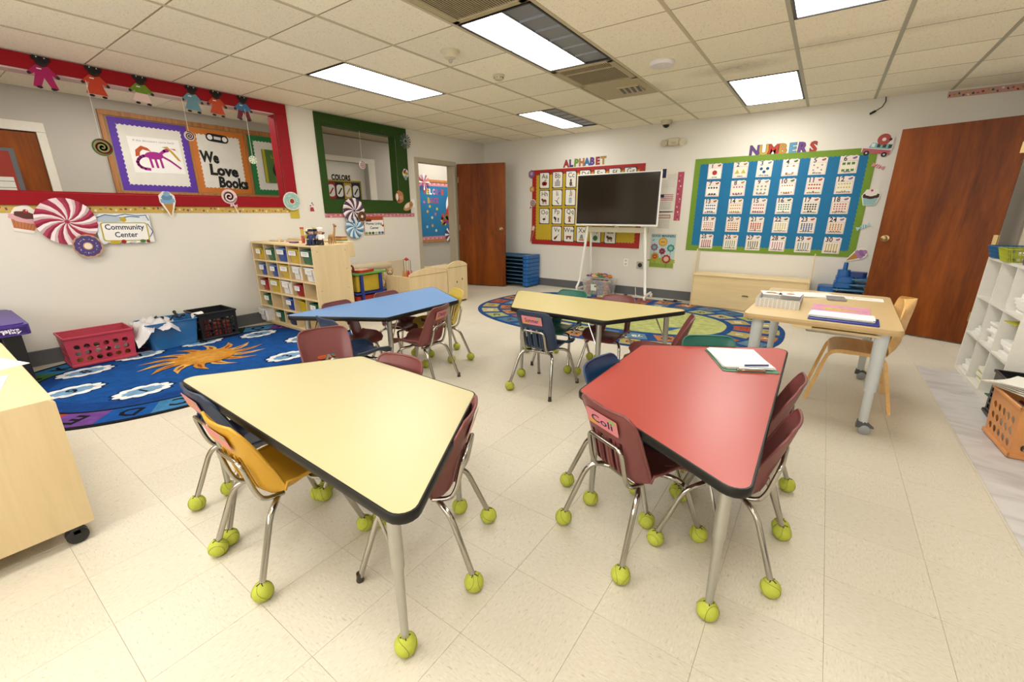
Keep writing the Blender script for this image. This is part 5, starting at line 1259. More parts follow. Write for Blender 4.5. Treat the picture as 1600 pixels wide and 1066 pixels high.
for r, (s, z) in enumerate(rows):
    for k, ch in enumerate(s):
        p = PR(th=.001); w_, h_ = .20, .262; p.sheet(rrect(w_, h_, .002, 1), '#35303a')
        q = [(-w_/2+.012, -h_/2+.035), (-w_/2+.012, h_/2-.012), (w_/2-.04, h_/2-.012)]+arc(.028, .028, PI/2, 0, 4, w_/2-.04, h_/2-.04)+[(w_/2-.012, -h_/2+.012), (-w_/2+.04, -h_/2+.012)]+arc(.028, .028, -PI/2, -PI, 4, -w_/2+.04, -h_/2+.04)
        p.poly(q, '#ece7dc'); p.text(ch+ch.lower(), .004, .066, .074, '#2e2b2b', bold=.004); n0 = len(p.v); icon(p, ch, -.05); p.v[n0:] = [(x_*1.4, (y_+.05)*1.4-.05, z_) for x_, y_, z_ in p.v[n0:]]
        T(p.build('alphabet_card', M=BW(xs[r][k], z, off=.002+bd+.0012)), 'alphabet card with the letters %s%s on the yellow board' % (ch, ch.lower()), 'card', 'alphabet cards')
def letters(word, x0, x1, z0, z1, h, cols_, board):
    n = len(word)
    for k, ch in enumerate(word):
        t = k/(n-1); vs, fs, tw, th = text_geo(ch, .035); sc = h/.72; m_ = MB()
        p = PR(th=.002); vs2, fs2, _, _ = text_geo(ch, .062); p.z = 0
        # coloured letter with a dark outline behind, standing off the wall
        p.add([(x*sc*.95, y*sc, .0006) for x, y in vs2], fs2, p.pm, '#3a3138'); p.add([(x*sc*.95, y*sc, .0012) for x, y in vs], fs, p.pm, cols_[k % len(cols_)])
        for f in list(p.f[:0]): pass
        o = p.build('wall_letter', M=BW(x0+(x1-x0)*t, z0+(z1-z0)*t, rot=.05*math.sin(k*2.2), off=.003))
        T(o, '%s cut-out letter %s of the word %s above the %s board' % (cols_[k][1] if False else ['first', 'second', 'third', 'fourth', 'fifth', 'sixth', 'seventh', 'eighth'][k], ch, word, board), 'letter', word.lower()+' letters')
letters('ALPHABET', -3.585, -2.945, 2.005, 2.015, .105, ['#c8382e', '#5a3f8e', '#7fb04a', '#e08a3a', '#3f8ac0', '#6a4a9a', '#c8382e', '#d8a83a'], 'alphabet')
letters('NUMBERS', -.895, -.275, 1.995, 1.99, .115, ['#6b4a8e', '#e0b84a', '#d2402f', '#e3a43a', '#5fb0d8', '#7a4a9a', '#d2402f'], 'numbers')
# ================================================================ numbers board
bw, bh, bx, bz = 1.93, 1.21, -.630, 1.335
p = PR(th=.004); p.sheet(rrect(bw, bh, .003, 1), '#86ad2f'); p.poly(scallop(bw-.13, bh-.13, .045, .011), '#1685bb')
T(p.build('bulletin_board', M=BW(bx, bz)), 'bright blue bulletin board with a green scalloped border, full of number cards', 'bulletin board')
WD = 'one two three four five six seven eight nine ten eleven twelve thirteen fourteen fifteen sixteen seventeen eighteen nineteen twenty twenty-one twenty-two twenty-three twenty-four twenty-five twenty-six twenty-seven twenty-eight twenty-nine thirty'.split()
DC = ['#d83a33', '#e6cf4a', '#2f5aa8', '#e6a45a', '#9a7ab8', '#5a9a4a', '#2a2a2a', '#e0709a', '#9a9a98', '#e8944a', '#d8333a', '#e3cf6a', '#2f5aa8', '#e8a04a', '#d86a9a', '#3a8a4a', '#222226', '#e06a8a', '#e08a5a', '#d8682f', '#d83a33', '#e0cf5a', '#3f5fa8', '#e08a4a', '#b84a5a', '#4a8a5a', '#2f4f3a', '#c0327a', '#7a8a9a', '#d8b04a']
ZR = [1.775, 1.552, 1.325, 1.095, .862]; XC = [-1.332, -1.024, -.752, -.474, -.195, .095]
for i in range(30):
    r, c = divmod(i, 6); p = PR(th=.001); w_, h_ = .172, .196
    p.sheet([(-w_/2, -h_/2), (w_/2, -h_/2), (w_/2, h_/2-.01)]+[(w_/2-.006-k*(w_-.012)/8, h_/2-.012+.012*abs(math.sin(k*1.3))) for k in range(9)]+[(-w_/2, h_/2-.01)], '#f3e4dc')
    dc = DC[i]; p.poly(rrect(w_-.012, h_-.068, .004, 2, 0, -.024), '#c9b2b4' if i % 2 else '#c4c8cc'); p.poly(rrect(w_-.02, h_-.076, .004, 2, 0, -.024), '#f5ecd8' if i % 3 else '#faf4ea')
    p.text(str(i+1), -.036, h_/2-.032, .050, '#1f1f22', bold=.02)
    # small animal picture in the corner
    q = ['#b9763a', '#c8a23a', '#8a8a8a', '#5a8a3a', '#c96a4a', '#8f7ab0'][i % 6]; p.circ(.045, h_/2-.032, .018, q, ry=.011); p.circ(.060, h_/2-.024, .010, q, False); p.circ(.062, h_/2-.023, .002, '#222222')
    n = i+1
    if n == 1: p.circ(0, -.02, .030, dc)
    elif n == 2: [p.poly([(x-.03, -.045), (x+.03, -.045), (x, .005)], dc, x < 0) for x in (-.036, .036)]
    elif n == 3: [p.circ(x, y, .018, dc, k == 0) for k, (x, y) in enumerate(((-.035, .0), (.035, .0), (0, -.038)))]
    else:
        per = 2 if n == 4 else 3 if n in (6, 9) else 4 if n == 8 or n == 7 else 5; rws = math.ceil(n/per); k = 0
        if n == 5: pts = [(-.04, .01), (.04, .01), (0, -.02), (-.04, -.045), (.04, -.045)]
        else:
            pts = []
            for a in range(rws):
                m_ = min(per, n-k); k += m_
                pts += [((b_-(m_-1)/2)*(.13/per), .015-a*(.080/max(rws-1, 1)) if rws > 1 else -.02) for b_ in range(m_)]
        s = min(.034/per*2, .034/rws*1.9, .018); first = True
        for (x, y) in pts:
            if n in (6,): p.rect(x, y*.9-.004, .030, .026, dc, first)
            elif n == 4: p.poly([(x-.017, y), (x, y-.013), (x+.017, y), (x, y+.013)], dc, first)
            elif n in (5,): p.poly(star(.014, .006, 5, x, y), dc, first)
            elif n % 2: p.circ(x, y-.002, s*.72, dc, first, n=8)
            else: p.rect(x, y-.002, s*1.1, s*1.1, dc, first)
            first = False
    p.text(WD[i], 0, -h_/2+.022, .019, '#2e2c2c', w_=min(.135, .022*len(WD[i])), bold=.02)
    T(p.build('number_card', M=BW(XC[c], ZR[r], off=.002+bd+.0012, rot=.015*math.sin(i*3.))), 'number card %d with %s shapes on the blue board' % (i+1, WD[i].replace('-', ' ')), 'card', 'number cards')

# ================================================================ paper decorations helpers
def swirl(p, r, c1, c2, turns=2.4, cx=0., cy=0., w_=None):
    p.circ(cx, cy, r, c1, n=28); w_ = w_ or r*.24
    p.line([(cx+r*.94*(i/60)*math.cos(turns*2*PI*i/60), cy+r*.94*(i/60)*math.sin(turns*2*PI*i/60)) for i in range(2, 61)], w_, c2)
def lolli(p, r, c1, c2, bow, sticklen=.12, ang=-PI/2+.35):
    p.th = .002; p.sheet(blob(r, r, 28, .0, 1), c1); swirl(p, r*.96, c1, c2, 2.)
    x, y = math.cos(ang), math.sin(ang); p.line([(x*r, y*r), (x*(r+sticklen), y*(r+sticklen))], .009, '#f0ebe2')
    bx_, by_ = x*(r+.02), y*(r+.02)
    p.poly([(bx_, by_), (bx_-.035, by_+.022), (bx_-.04, by_-.018)], bow); p.poly([(bx_, by_), (bx_+.035, by_+.012), (bx_+.03, by_-.028)], bow, False)
def donut(p, r, base, ice, hole_c, dots):
    p.sheet(blob(r, r, 32, .0, 1), base); p.poly(blob(r*.86, r*.86, 48, .07, 12), ice)
    for k in range(16): a = k*2.4; p.rect(r*.6*math.cos(a), r*.6*math.sin(a), r*.13, r*.045, dots[k % len(dots)], k == 0, rot=a*1.7)
    p.circ(0, 0, r*.33, base); p.circ(0, 0, r*.26, hole_c)
def cupcake(p, s, cup, frost, top):
    p.poly([(-.6*s, -.75*s), (.6*s, -.75*s), (.8*s, .05*s), (-.8*s, .05*s)], cup)
    for k in range(7): p.line([(-.5*s+k*s/6, -.72*s), (-.66*s+k*s*1.32/6, .02*s)], .02*s*1.6, '#b76a3c', k == 0)
    p.poly(blob(.9*s, .34*s, 40, .12, 8, 0, .18*s), frost); p.poly(blob(.62*s, .28*s, 32, .12, 6, 0, .45*s), top); p.circ(0, .78*s, .16*s, '#c0302c'); p.circ(.05*s, .84*s, .05*s, '#f3dcd8')
def backed(p, P, col): p.sheet(P, col)
def icecream(p, s, scoop, scoop2, cone='#e0a04a'):
    backed(p, [(-.62*s, .15*s), (-.6*s, .7*s), (-.2*s, 1.05*s), (.25*s, 1.02*s), (.62*s, .65*s), (.62*s, .15*s), (.06*s, -1.2*s), (-.06*s, -1.2*s)], '#f0e9e0')
    p.poly([(-.42*s, .1*s), (.42*s, .1*s), (0, -1.15*s)], cone)
    for k in range(4): p.line([(-.38*s+k*.2*s, .05*s), (.1*s+k*.08*s-.1*s, -.85*s+k*.1*s)], .03*s, '#b97a30', k == 0)
    p.poly(blob(.52*s, .26*s, 36, .14, 8, 0, .22*s), scoop); p.poly(blob(.40*s, .24*s, 32, .14, 7, .02*s, .52*s), scoop2); p.poly(blob(.24*s, .2*s, 24, .1, 5, .05*s, .82*s), scoop)
def candy(p, s, body, wing, stripe='#ffffff'):
    backed(p, [(-1.3*s, .5*s), (-.6*s, .1*s), (-.5*s, .42*s), (.5*s, .42*s), (.6*s, .1*s), (1.3*s, .5*s), (1.3*s, -.5*s), (.6*s, -.1*s), (.5*s, -.42*s), (-.5*s, -.42*s), (-.6*s, -.1*s), (-1.3*s, -.5*s)], wing)
    p.circ(0, 0, .62*s, body, ry=.42*s); p.line([(-.3*s, -.3*s), (-.1*s, .35*s)], .1*s, stripe); p.line([(.1*s, -.35*s), (.3*s, .3*s)], .1*s, stripe, False)
def fan(name, x, z, r, c1, c2, label, n=22, flip=1):
    """folded paper rosette: real pleats with a two-tone swirl"""
    b = MB(); pm = printed(); R = [.03, .25, .5, .75, 1.]
    for j in range(len(R)-1):
        for k in range(2*n):
            def P(jj, kk):
                a = 2*PI*kk/(2*n)+flip*R[jj]*.55; rr = r*R[jj]; return (rr*math.cos(a), rr*math.sin(a), .006+(.016*R[jj] if kk % 2 else .0)+.012*(1-R[jj]))
            col = c1 if (k//2) % 2 else c2
            b.add([P(j, k), P(j+1, k), P(j+1, k+1), P(j, k+1)], [(0, 1, 2, 3)], pm, col)
    b.prism(blob(r*.08, r*.08, 16, 0, 1), .016, .024, pm, col=c1); b.prism(blob(r*.96, r*.96, 40, 0, 1), .0, .004, pm, col='#e8e2dc')
    return T(b.build(name, M=LW(x, z, off=.027)), label, 'paper decoration')
# ---- left wall paper border strips
def strip(name, M, L, h, base, dots, label, seed=1, cat='border'):
    random.seed(seed); p = PR(th=.0012); p.sheet([(-L/2, -h/2), (L/2, -h/2), (L/2, h/2), (-L/2, h/2)], base); n = int(L/.035)
    for k in range(n):
        x = -L/2+.015+k*(L-.03)/n; y = random.uniform(-h*.28, h*.28); c = dots[k % len(dots)]
        (p.circ if k % 2 else p.rect)(x, y, .010, c, k == 0) if k % 2 else p.rect(x, y, .020, .012, c, k == 0, rot=random.uniform(0, 3))
    return T(p.build(name, M=M), label, cat)
strip('border_strip', LW(1.115, 1.280, off=.003), 3.62, .062, '#e3bf63', ['#c9562f', '#7a4a8e', '#efe0c4', '#b98a3a', '#d8879a', '#8a5a2a', '#e9d9b0'], 'yellow patterned paper border under the red window frame')
strip('border_strip', LW(4.05, 1.215, off=.003), 1.52, .055, '#d98a94', ['#e9c0c0', '#b85a6a', '#f0d8cc', '#c97a5a'], 'pink patterned paper border under the green window frame', 2)
strip('border_strip', BW(1.115, 2.392), .64, .06, '#d8a898', ['#c0302c', '#e0a83a', '#2f6a5a', '#8a4a7a', '#efe6d8', '#3a3a3a', '#d8607a'], 'busy patterned paper border high on the back wall above the big door', 3)
strip('border_strip', BW(-1.766, 1.462, rot=PI/2), .655, .085, '#cf5a70', ['#e9c0c8', '#7a3f7a', '#e8889a', '#f0d8d0', '#b83a52'], 'upright pink patterned strip between the flag papers and the blue board', 4)
fan('paper_fan', .89, 1.178, .192, '#c03a5c', '#f0dfe0', 'large pink and white striped paper fan on the left wall'); 
fan('paper_fan', 3.70, 1.275, .165, '#5a3350', '#ece2e2', 'purple and white paper fan under the green window', 18)
fan('paper_fan', 3.69, 1.055, .140, '#5f9cc4', '#dfe9ee', 'light blue and white paper fan under the purple one', 18)
p = PR(th=.002); backed(p, [(-.055, -.095), (.055, -.095), (.085, .02), (.06, .09), (.0, .13), (-.06, .09), (-.085, .02)], '#efe6dc'); cupcake(p, .095, '#d98a5a', '#e8b0b8', '#6b3a36'); T(p.build('cupcake_cutout', M=LW(.655, 1.19, rot=-.25, off=.004)), 'cupcake paper cut-out with pink icing at the far left of the wall', 'paper decoration')
p = PR(th=.003); donut(p, .098, '#d9a878', '#5d4a86', '#efe2d0', ['#e9e2f0', '#b89ad0', '#8fb4d8']); T(p.build('donut_cutout', M=LW(.975, .972, off=.056)), 'purple iced paper donut overlapping the big pink fan', 'paper decoration')
p = PR(th=.003); donut(p, .105, '#e0ddd0', '#9fc4bb', '#c0392f', ['#f2efe6', '#6fa8a0']); T(p.build('donut_cutout', M=LW(2.868, 1.382, off=.028)), 'pale teal paper donut on the lower right corner of the red frame', 'paper decoration')
p = PR(th=.003); donut(p, .07, '#b98a5a', '#5a3323', '#e9dccb', ['#d8b08a', '#8a5a3a']); T(p.build('donut_cutout', M=LW(3.806, 1.20, off=.058)), 'brown chocolate paper donut beside the purple fan', 'paper decoration')
p = PR(th=.002); icecream(p, .105, '#8fb9d8', '#6f9fc8'); T(p.build('ice_cream_cutout', M=LW(1.635, 1.338, rot=.05, off=.026)), 'paper ice cream cone with a blue swirl over the yellow border', 'paper decoration')
p = PR(); lolli(p, .075, '#eecac8', '#f6e6e2', '#e8b9bd', .11); T(p.build('lollipop_cutout', M=LW(2.19, 1.415, off=.026)), 'pale pink paper lollipop with a bow on the red frame bottom', 'paper decoration')
p = PR(th=.001); p.sheet(rrect(.11, .10, .002, 1), '#e9cf4a'); T(p.build('yellow_note', M=LW(2.895, 1.235, off=.006)), 'square yellow paper note below the teal donut', 'paper')
p = PR(th=.001); backed(p, rrect(.10, .13, .04, 4), '#e9dcd8'); p.circ(0, .03, .036, '#e8e2e2'); p.poly([(-.03, -.05), (.03, -.05), (.02, 0), (-.02, 0)], '#c0404a'); [p.circ(.02*math.cos(k*1.3), .03+.02*math.sin(k*1.9), .009, c, k == 0) for k, c in enumerate(('#d84a3a', '#e0a83a', '#5a9a6a', '#c85a8a', '#5a7ac0'))]; T(p.build('gumball_cutout', M=LW(3.125, 1.315)), 'small gumball machine sticker on the wall between the two windows', 'paper decoration')
# community center sign
p = PR(th=.002); backed(p, [(-.19, -.12)]+[(-.19+.38*k/14, -.12-.01*math.sin(k*2.2)) for k in range(1, 14)]+[(.20, -.115), (.195, .02), (.19, .125)]+[(.19-.38*k/10, .125+.016*abs(math.sin(k*1.3))) for k in range(1, 10)]+[(-.19, .10), (-.20, 0)], '#e9ecee')
p.poly(blob(.09, .03, 30, .2, 6, -.10, .09), '#b9c6d2'); p.poly(blob(.08, .03, 30, .2, 6, .09, .095), '#dfe6ea'); p.line([(-.02, .10), (.05, .115), (.12, .11)], .008, '#3f7fb0'); p.circ(.0, .088, .022, '#e3c23a'); p.line([(-.185, .10), (-.12, .128), (-.05, .118), (.02, .135), (.10, .122), (.17, .128), (.185, .08)], .007, '#3f6f9c')
p.poly(rrect(.335, .165, .02, 4, 0, -.02), '#dcc94a'); p.poly(rrect(.315, .148, .016, 4, 0, -.02), '#f4f2ec')
p.text('Community', 0, .015, .046, '#2d3a66', w_=.28, bold=.02); p.text('Center', 0, -.045, .046, '#2d3a66', w_=.165, bold=.02)
p.poly(blob(.035, .016, 24, .1, 4, -.09, -.11), '#e9c832'); p.circ(-.03, -.108, .018, '#c0302c'); p.circ(.04, -.112, .02, '#c9ced2', ry=.012); p.circ(.11, -.105, .022, '#4f8a4a', ry=.014); p.circ(.15, -.108, .014, '#a03a2c'); p.line([(.17, .05), (.2, -.02), (.17, -.07)], .006, '#5a4a8e')
T(p.build('wall_sign', M=LW(1.262, 1.103, rot=-.02, off=.028)), 'Community Center sign with a cloud and fruit border', 'sign')
p = PR(th=.002); p.sheet(rrect(.345, .255, .006, 2), '#c85a3a'); p.poly(rrect(.33, .24, .004, 2), '#f1efe6'); p.rect(0, .098, .32, .045, '#cf5f38'); p.poly(blob(.05, .018, 24, .2, 4, -.09, .075), '#7a3a26')
for k, c in enumerate(('#8fb45a', '#5a7a4a', '#3a5a3a', '#c9c0a0', '#4a8ac0', '#3f7fc4')): p.circ(-.14+k*.055, -.10, .024, c, k == 0, ry=.018)
p.circ(.15, 0, .016, '#c0392f'); p.text('Home Living', .0, .025, .036, '#343a56', w_=.27, bold=.02); p.text('Center', 0, -.028, .036, '#343a56', w_=.15, bold=.02)
T(p.build('wall_sign', M=LW(4.035, 1.072, off=.003)), 'Home Living Center sign beside the blue paper fan', 'sign')
# decorations round the green window
b = MB(); pm = printed()
for k in range(18):
    a = 2*PI*k/18
    b.prism([(.035*math.cos(a-.1), .035*math.sin(a-.1)), (.10*math.cos(a-.09), .10*math.sin(a-.09)), (.108*math.cos(a), .108*math.sin(a)), (.10*math.cos(a+.09), .10*math.sin(a+.09)), (.035*math.cos(a+.1), .035*math.sin(a+.1))], .002+.002*(k % 2), .005+.002*(k % 2), pm, col='#6f7d78' if k % 2 else '#4d5a58')
b.prism(blob(.042, .042, 20, 0, 1), .004, .009, pm, col='#8a968e'); b.prism(blob(.018, .018, 14, 0, 1), .009, .013, pm, col='#22302c'); T(b.build('lace_flower', M=LW(4.70, 2.255, off=.024)), 'dark grey lacy paper flower on the top right corner of the green frame', 'paper decoration')
p = PR(th=.002); backed(p, blob(.05, .06, 24, .15, 5), '#e6ddd0'); p.circ(-.015, .02, .025, '#a84a3a'); p.circ(.02, .0, .028, '#e0a83a', ry=.022); p.poly([(-.02, -.09), (.02, -.09), (.03, -.03), (-.03, -.03)], '#8fa89a'); p.circ(.0, .045, .014, '#5a3a6a'); T(p.build('candy_cutout', M=LW(4.665, 1.81, off=.024)), 'mixed candy paper cut-out halfway up the right side of the green frame', 'paper decoration')
p = PR(th=.002); backed(p, blob(.075, .085, 24, .08, 5), '#c98a5a'); p.line([(-.05, .06), (-.02, -.06)], .03, '#8f2f2a'); p.circ(-.045, .0, .022, '#efe6e0', ry=.05); p.circ(.03, -.01, .03, '#d9a878'); T(p.build('cookie_cutout', M=LW(4.52, 1.475, off=.024)), 'red and tan treat cut-out on the inner lower right of the green frame', 'paper decoration')
p = PR(th=.002); backed(p, blob(.10, .05, 28, .08, 5), '#d9a06a'); p.circ(-.01, .015, .065, '#e9dcc6', ry=.028); p.circ(.05, -.005, .03, '#c98a5a'); T(p.build('bread_cutout', M=LW(4.68, 1.345, rot=.5, off=.024)), 'tan and cream treat cut-out hanging off the bottom right of the green frame', 'paper decoration')
# paper dolls along the top of the red frame
def pdoll(y, skin, top, bottom, label, pants=False, puffs=True):
    p = PR(th=.0015); k = 1.
    if pants: body = [(-.045, .05), (.045, .05), (.05, -.02), (.075, -.10), (.04, -.115), (.0, -.03), (-.03, -.115), (-.07, -.10), (-.05, -.02)]
    else: body = [(-.035, .05), (.035, .05), (.045, -.02), (.07, -.09), (-.07, -.09), (-.045, -.02)]
    p.sheet(body, bottom); p.poly([(-.035, .055), (.035, .055), (.085, .0), (.07, -.022), (.045, .0), (.045, -.02), (-.045, -.02), (-.045, .0), (-.07, -.022), (-.085, .0)], top)
    p.circ(-.08, -.012, .012, skin); p.circ(.08, -.012, .012, skin, False); p.circ(-.035, -.103, .018, '#2a1a18', ry=.010); p.circ(.045, -.103, .018, '#2a1a18', ry=.010)
    p.sheet(blob(.036, .036, 20, 0, 1, 0, .082), skin); p.circ(0, .094, .038, '#1d1614', ry=.028)
    if puffs:
        for s in (-1, 1): p.circ(s*.036, .104, .019, '#1d1614'); p.circ(s*.022, .112, .004, '#f0f0f0')
    p.rect(-.02, .03, .028, .008, '#f0e9e2')
    T(p.build('paper_doll', M=LW(y, 2.305, rot=-.05, off=.026)), label, 'paper doll', 'paper dolls along the red frame')
pdoll(1.00, '#3a2420', '#c01f6a', '#c01f6a', 'paper doll in a magenta outfit, leftmost on the red frame', True); pdoll(1.308, '#3a2420', '#dc4a2c', '#dc4a2c', 'paper doll in a bright orange dress, left of the green one'); pdoll(1.618, '#3a2420', '#7fa02c', '#e8c9c2', 'paper doll in a green top and pale pink skirt')
pdoll(2.016, '#3a2420', '#6f9fae', '#6f9fae', 'paper doll in a pale blue dress', False); pdoll(2.230, '#3a2420', '#e0552c', '#e0552c', 'paper doll in an orange dress between two blue ones'); pdoll(2.480, '#3a2420', '#4a86b8', '#7a1f34', 'paper doll in a blue top and dark red trousers, rightmost on the frame', True)
# hanging swirls
def hang(y, z, r, c1, c2, label, x=XL+.03, z0=2.31, c3=None):
    t = thing('hanging_swirl', label, 'hanging decoration', M=LW(y, z, x, off=0))
    p = PR(th=.003); p.sheet(blob(r, r, 28, 0, 1), c1); swirl(p, r*.93, c1, c2, 2.3, w_=r*.2)
    if c3: p.ring(0, 0, r*.84, r*.93, c3)
    p.build('disc', t); b = MB(); b.tube([(0, r, .0015), (.0, z0-z, .0015)], .0016, plain('white string', '#ece6da', .7), 5); b.build('string', t)
hang(1.247, 1.795, .072, '#8fa065', '#c0392f', 'hanging paper swirl in green, red and cream at the left of the red window', c3='#2f3a30'); hang(1.927, 1.972, .045, '#d8c2c2', '#4a2638', 'hanging paper swirl in dark purple and cream over the purple board'); 
t = thing('hanging_swirl', 'hanging pale green peppermint disc over the green edged board', 'hanging decoration', M=LW(2.494, 1.806, XL+.03, off=0)); p = PR(th=.003); p.sheet(blob(.042, .042, 24, 0, 1), '#e9ecd8')
for k in range(8): a = k*PI/4; p.poly([(.006*math.cos(a), .006*math.sin(a)), (.038*math.cos(a-.18), .038*math.sin(a-.18)), (.038*math.cos(a+.18), .038*math.sin(a+.18))], '#8fae7a', k == 0)
p.build('disc', t); b = MB(); b.tube([(0, .042, .0015), (0, .50, .0015)], .0016, MATS['white string'], 5); b.build('string', t)
hang(3.955, 1.875, .052, '#ecdcd6', '#c8485a', 'hanging red and white paper swirl inside the green window', x=XL-.03, z0=2.30)
# decorations on the back wall boards
p = PR(th=.002); backed(p, blob(.055, .06, 24, .12, 6), '#8a6a9a'); p.circ(0, .01, .03, '#c8a0c0'); T(p.build('candy_cutout', M=BW(-4.245, 1.875, off=.008)), 'purple candy cut-out at the top left corner of the alphabet board', 'paper decoration')
p = PR(th=.002); backed(p, blob(.045, .045, 24, .1, 6), '#e3a24a'); p.circ(0, 0, .022, '#efd08a'); T(p.build('candy_cutout', M=BW(-4.232, 1.635, off=.008)), 'orange sweet cut-out on the left edge of the alphabet board', 'paper decoration')
p = PR(); lolli(p, .062, '#e9d2c4', '#c9646a', '#c9506a', .10, -PI/2-.3); T(p.build('lollipop_cutout', M=BW(-4.21, 1.41, off=.008)), 'cream and red lollipop cut-out on the left edge of the alphabet board', 'paper decoration')
p = PR(th=.002); backed(p, [(-.02, -.16), (.0, -.16), (.055, .11), (.02, .14), (-.02, .10)], '#d8b08a'); p.poly([(-.012, -.14), (.0, -.14), (.035, .05), (-.01, .05)], '#c0563a'); p.poly([(-.005, .05), (.03, .05), (.045, .12), (.01, .12)], '#e9e2c8'); T(p.build('ice_cream_cutout', M=BW(-4.225, .90, rot=-.1, off=.008)), 'slim cone cut-out at the lower left of the alphabet board', 'paper decoration')
p = PR(th=.002); backed(p, [(-.13, -.05), (.13, -.05), (.13, .04), (.11, .13), (-.05, .11), (-.09, .05), (-.14, .02)], '#e6dcd8'); p.rect(0, -.03, .25, .045, '#d06a78'); p.poly([(-.08, .0), (.11, .0), (.12, .055), (-.06, .055)], '#8fc4bc'); [p.rect(-.045+k*.05, .03, .03, .035, '#3a4a52' if k else '#dfeeee', k == 0) for k in range(4)]
p.circ(.03, .095, .058, '#c8683a'); p.ring(.03, .095, .02, .05, '#cf5a5a'); p.circ(.03, .095, .018, '#efe4d8'); p.circ(-.08, -.055, .026, '#2a2426'); p.circ(.08, -.055, .026, '#2a2426', False); p.circ(-.08, -.055, .010, '#c9c2bc'); p.circ(.08, -.055, .010, '#c9c2bc', False); p.circ(.085, .10, .014, '#4a2a1e')
T(p.build('donut_truck_cutout', M=BW(.322, 1.925, rot=-.16, off=.008)), 'pink food truck cut-out with a donut roof at the numbers board corner', 'paper decoration')
p = PR(th=.002); candy(p, .045, '#d8707a', '#e89aa0'); T(p.build('candy_cutout', M=BW(.365, 1.738, rot=-.4, off=.008)), 'small pink wrapped candy cut-out on the right edge of the numbers board', 'paper decoration')
p = PR(th=.002); backed(p, [(-.055, -.085), (.055, -.085), (.085, .02), (.05, .09), (-.05, .09), (-.085, .02)], '#e9e4dc'); p.poly([(-.05, -.08), (.05, -.08), (.07, .01), (-.07, .01)], '#9cc4c4'); p.poly(blob(.07, .03, 30, .15, 6, 0, .02), '#4a2c24'); p.poly(blob(.05, .026, 28, .15, 6, 0, .045), '#efe4dc'); p.circ(0, .078, .012, '#d8506a'); T(p.build('cupcake_cutout', M=BW(.362, 1.405, off=.008)), 'cupcake cut-out in a pale blue cup on the right edge of the numbers board', 'paper decoration')
p = PR(th=.002); candy(p, .05, '#8fc0c4', '#b9d8d8'); T(p.build('candy_cutout', M=BW(.355, 1.085, rot=.45, off=.008)), 'pale blue wrapped candy cut-out on the right edge of the numbers board', 'paper decoration')
p = PR(th=.002); icecream(p, .10, '#b887b8', '#a070a8', '#e3a23a'); T(p.build('ice_cream_cutout', M=BW(.355, .755, rot=-.95, off=.008)), 'purple ice cream cone cut-out at the lower right of the numbers board', 'paper decoration')
# papers and poster right of the screen
def flagpaper(z, kind, label):
    p = PR(th=.001); p.sheet(rrect(.235, .285, .002, 1), '#e6e0d4')
    if kind == 0: p.rect(-.07, .07, .055, .12, '#2b2d55'); [p.rect(.045, .05-k*.016, .12, .004, '#b5b1aa', k == 0) for k in range(5)]; [p.rect(0, -.03-k*.02, .19, .004, '#bdb8b0', False) for k in range(5)]
    elif kind == 1:
        for k in range(7): p.rect(.0, .10-k*.012, .2, .012, '#c4808a' if k % 2 == 0 else '#e6d8d2', k == 0)
        p.rect(-.065, .085, .07, .045, '#34365a'); [p.rect(0, 0-k*.018, .18-.01*(k % 3), .005, '#a09c96', k == 0) for k in range(6)]
    else: p.rect(0, .07, .2, .055, '#b58a80'); p.rect(0, .07, .18, .025, '#d8c8bc'); [p.rect(0, .02-k*.018, .19-.01*(k % 2), .006, '#a8a49c', k == 0) for k in range(7)]
    T(p.build('pledge_sheet', M=BW(-1.93 if kind == 0 else -1.945 if kind == 1 else -1.955, z)), label, 'paper')
flagpaper(1.71, 0, 'white sheet with a dark blue block, topmost right of the screen'); flagpaper(1.39, 1, 'white sheet with a striped flag, middle one right of the screen'); flagpaper(1.12, 2, 'white sheet with a brown heading and text, lowest of the three right of the screen')
p = PR(th=.001); p.sheet(rrect(.375, .515, .002, 1), '#e9dfb8'); p.rect(0, .005, .355, .485, '#b9d2d4'); p.rect(0, -.19, .355, .10, '#9fb54a'); p.poly(blob(.18, .04, 30, .2, 7, 0, -.14), '#b3c455')
p.text('GOOD MANNERS', 0, .222, .034, '#2b5a8c', w_=.34, bold=.03)
def fl(x, y, r, c, c2, pet, face='#f0d8a0'):
    p.line([(x, y-r), (x, y-r*2)], .006, '#6a9a3a')
    for k in range(pet): a = 2*PI*k/pet; p.circ(x+r*.75*math.cos(a), y+r*.75*math.sin(a), r*.36, c, k == 0, n=10)
    p.circ(x, y, r*.62, c2); p.rect(x, y, r*.6, r*.12, face)
p.circ(0, .135, .065, '#e9a23a'); p.circ(0, .135, .05, '#edcb62'); p.rect(0, .135, .06, .012, '#d0603a')
fl(-.12, .055, .05, '#b85a86', '#5fb0c0', 8); fl(.12, .05, .05, '#3f9a9a', '#8fc4b0', 8); fl(.0, .0, .045, '#b83a50', '#8a2a5a', 7); fl(-.10, -.08, .055, '#e3b83a', '#d8603a', 9); fl(.07, -.11, .06, '#d24a3a', '#e9c0a8', 9)
p.line([(-.15, .15), (-.13, .165)], .01, '#7a5a6a'); T(p.build('poster', M=BW(-1.925, .695, rot=.0)), 'Good Manners poster with smiling flowers right of the screen stand', 'poster')

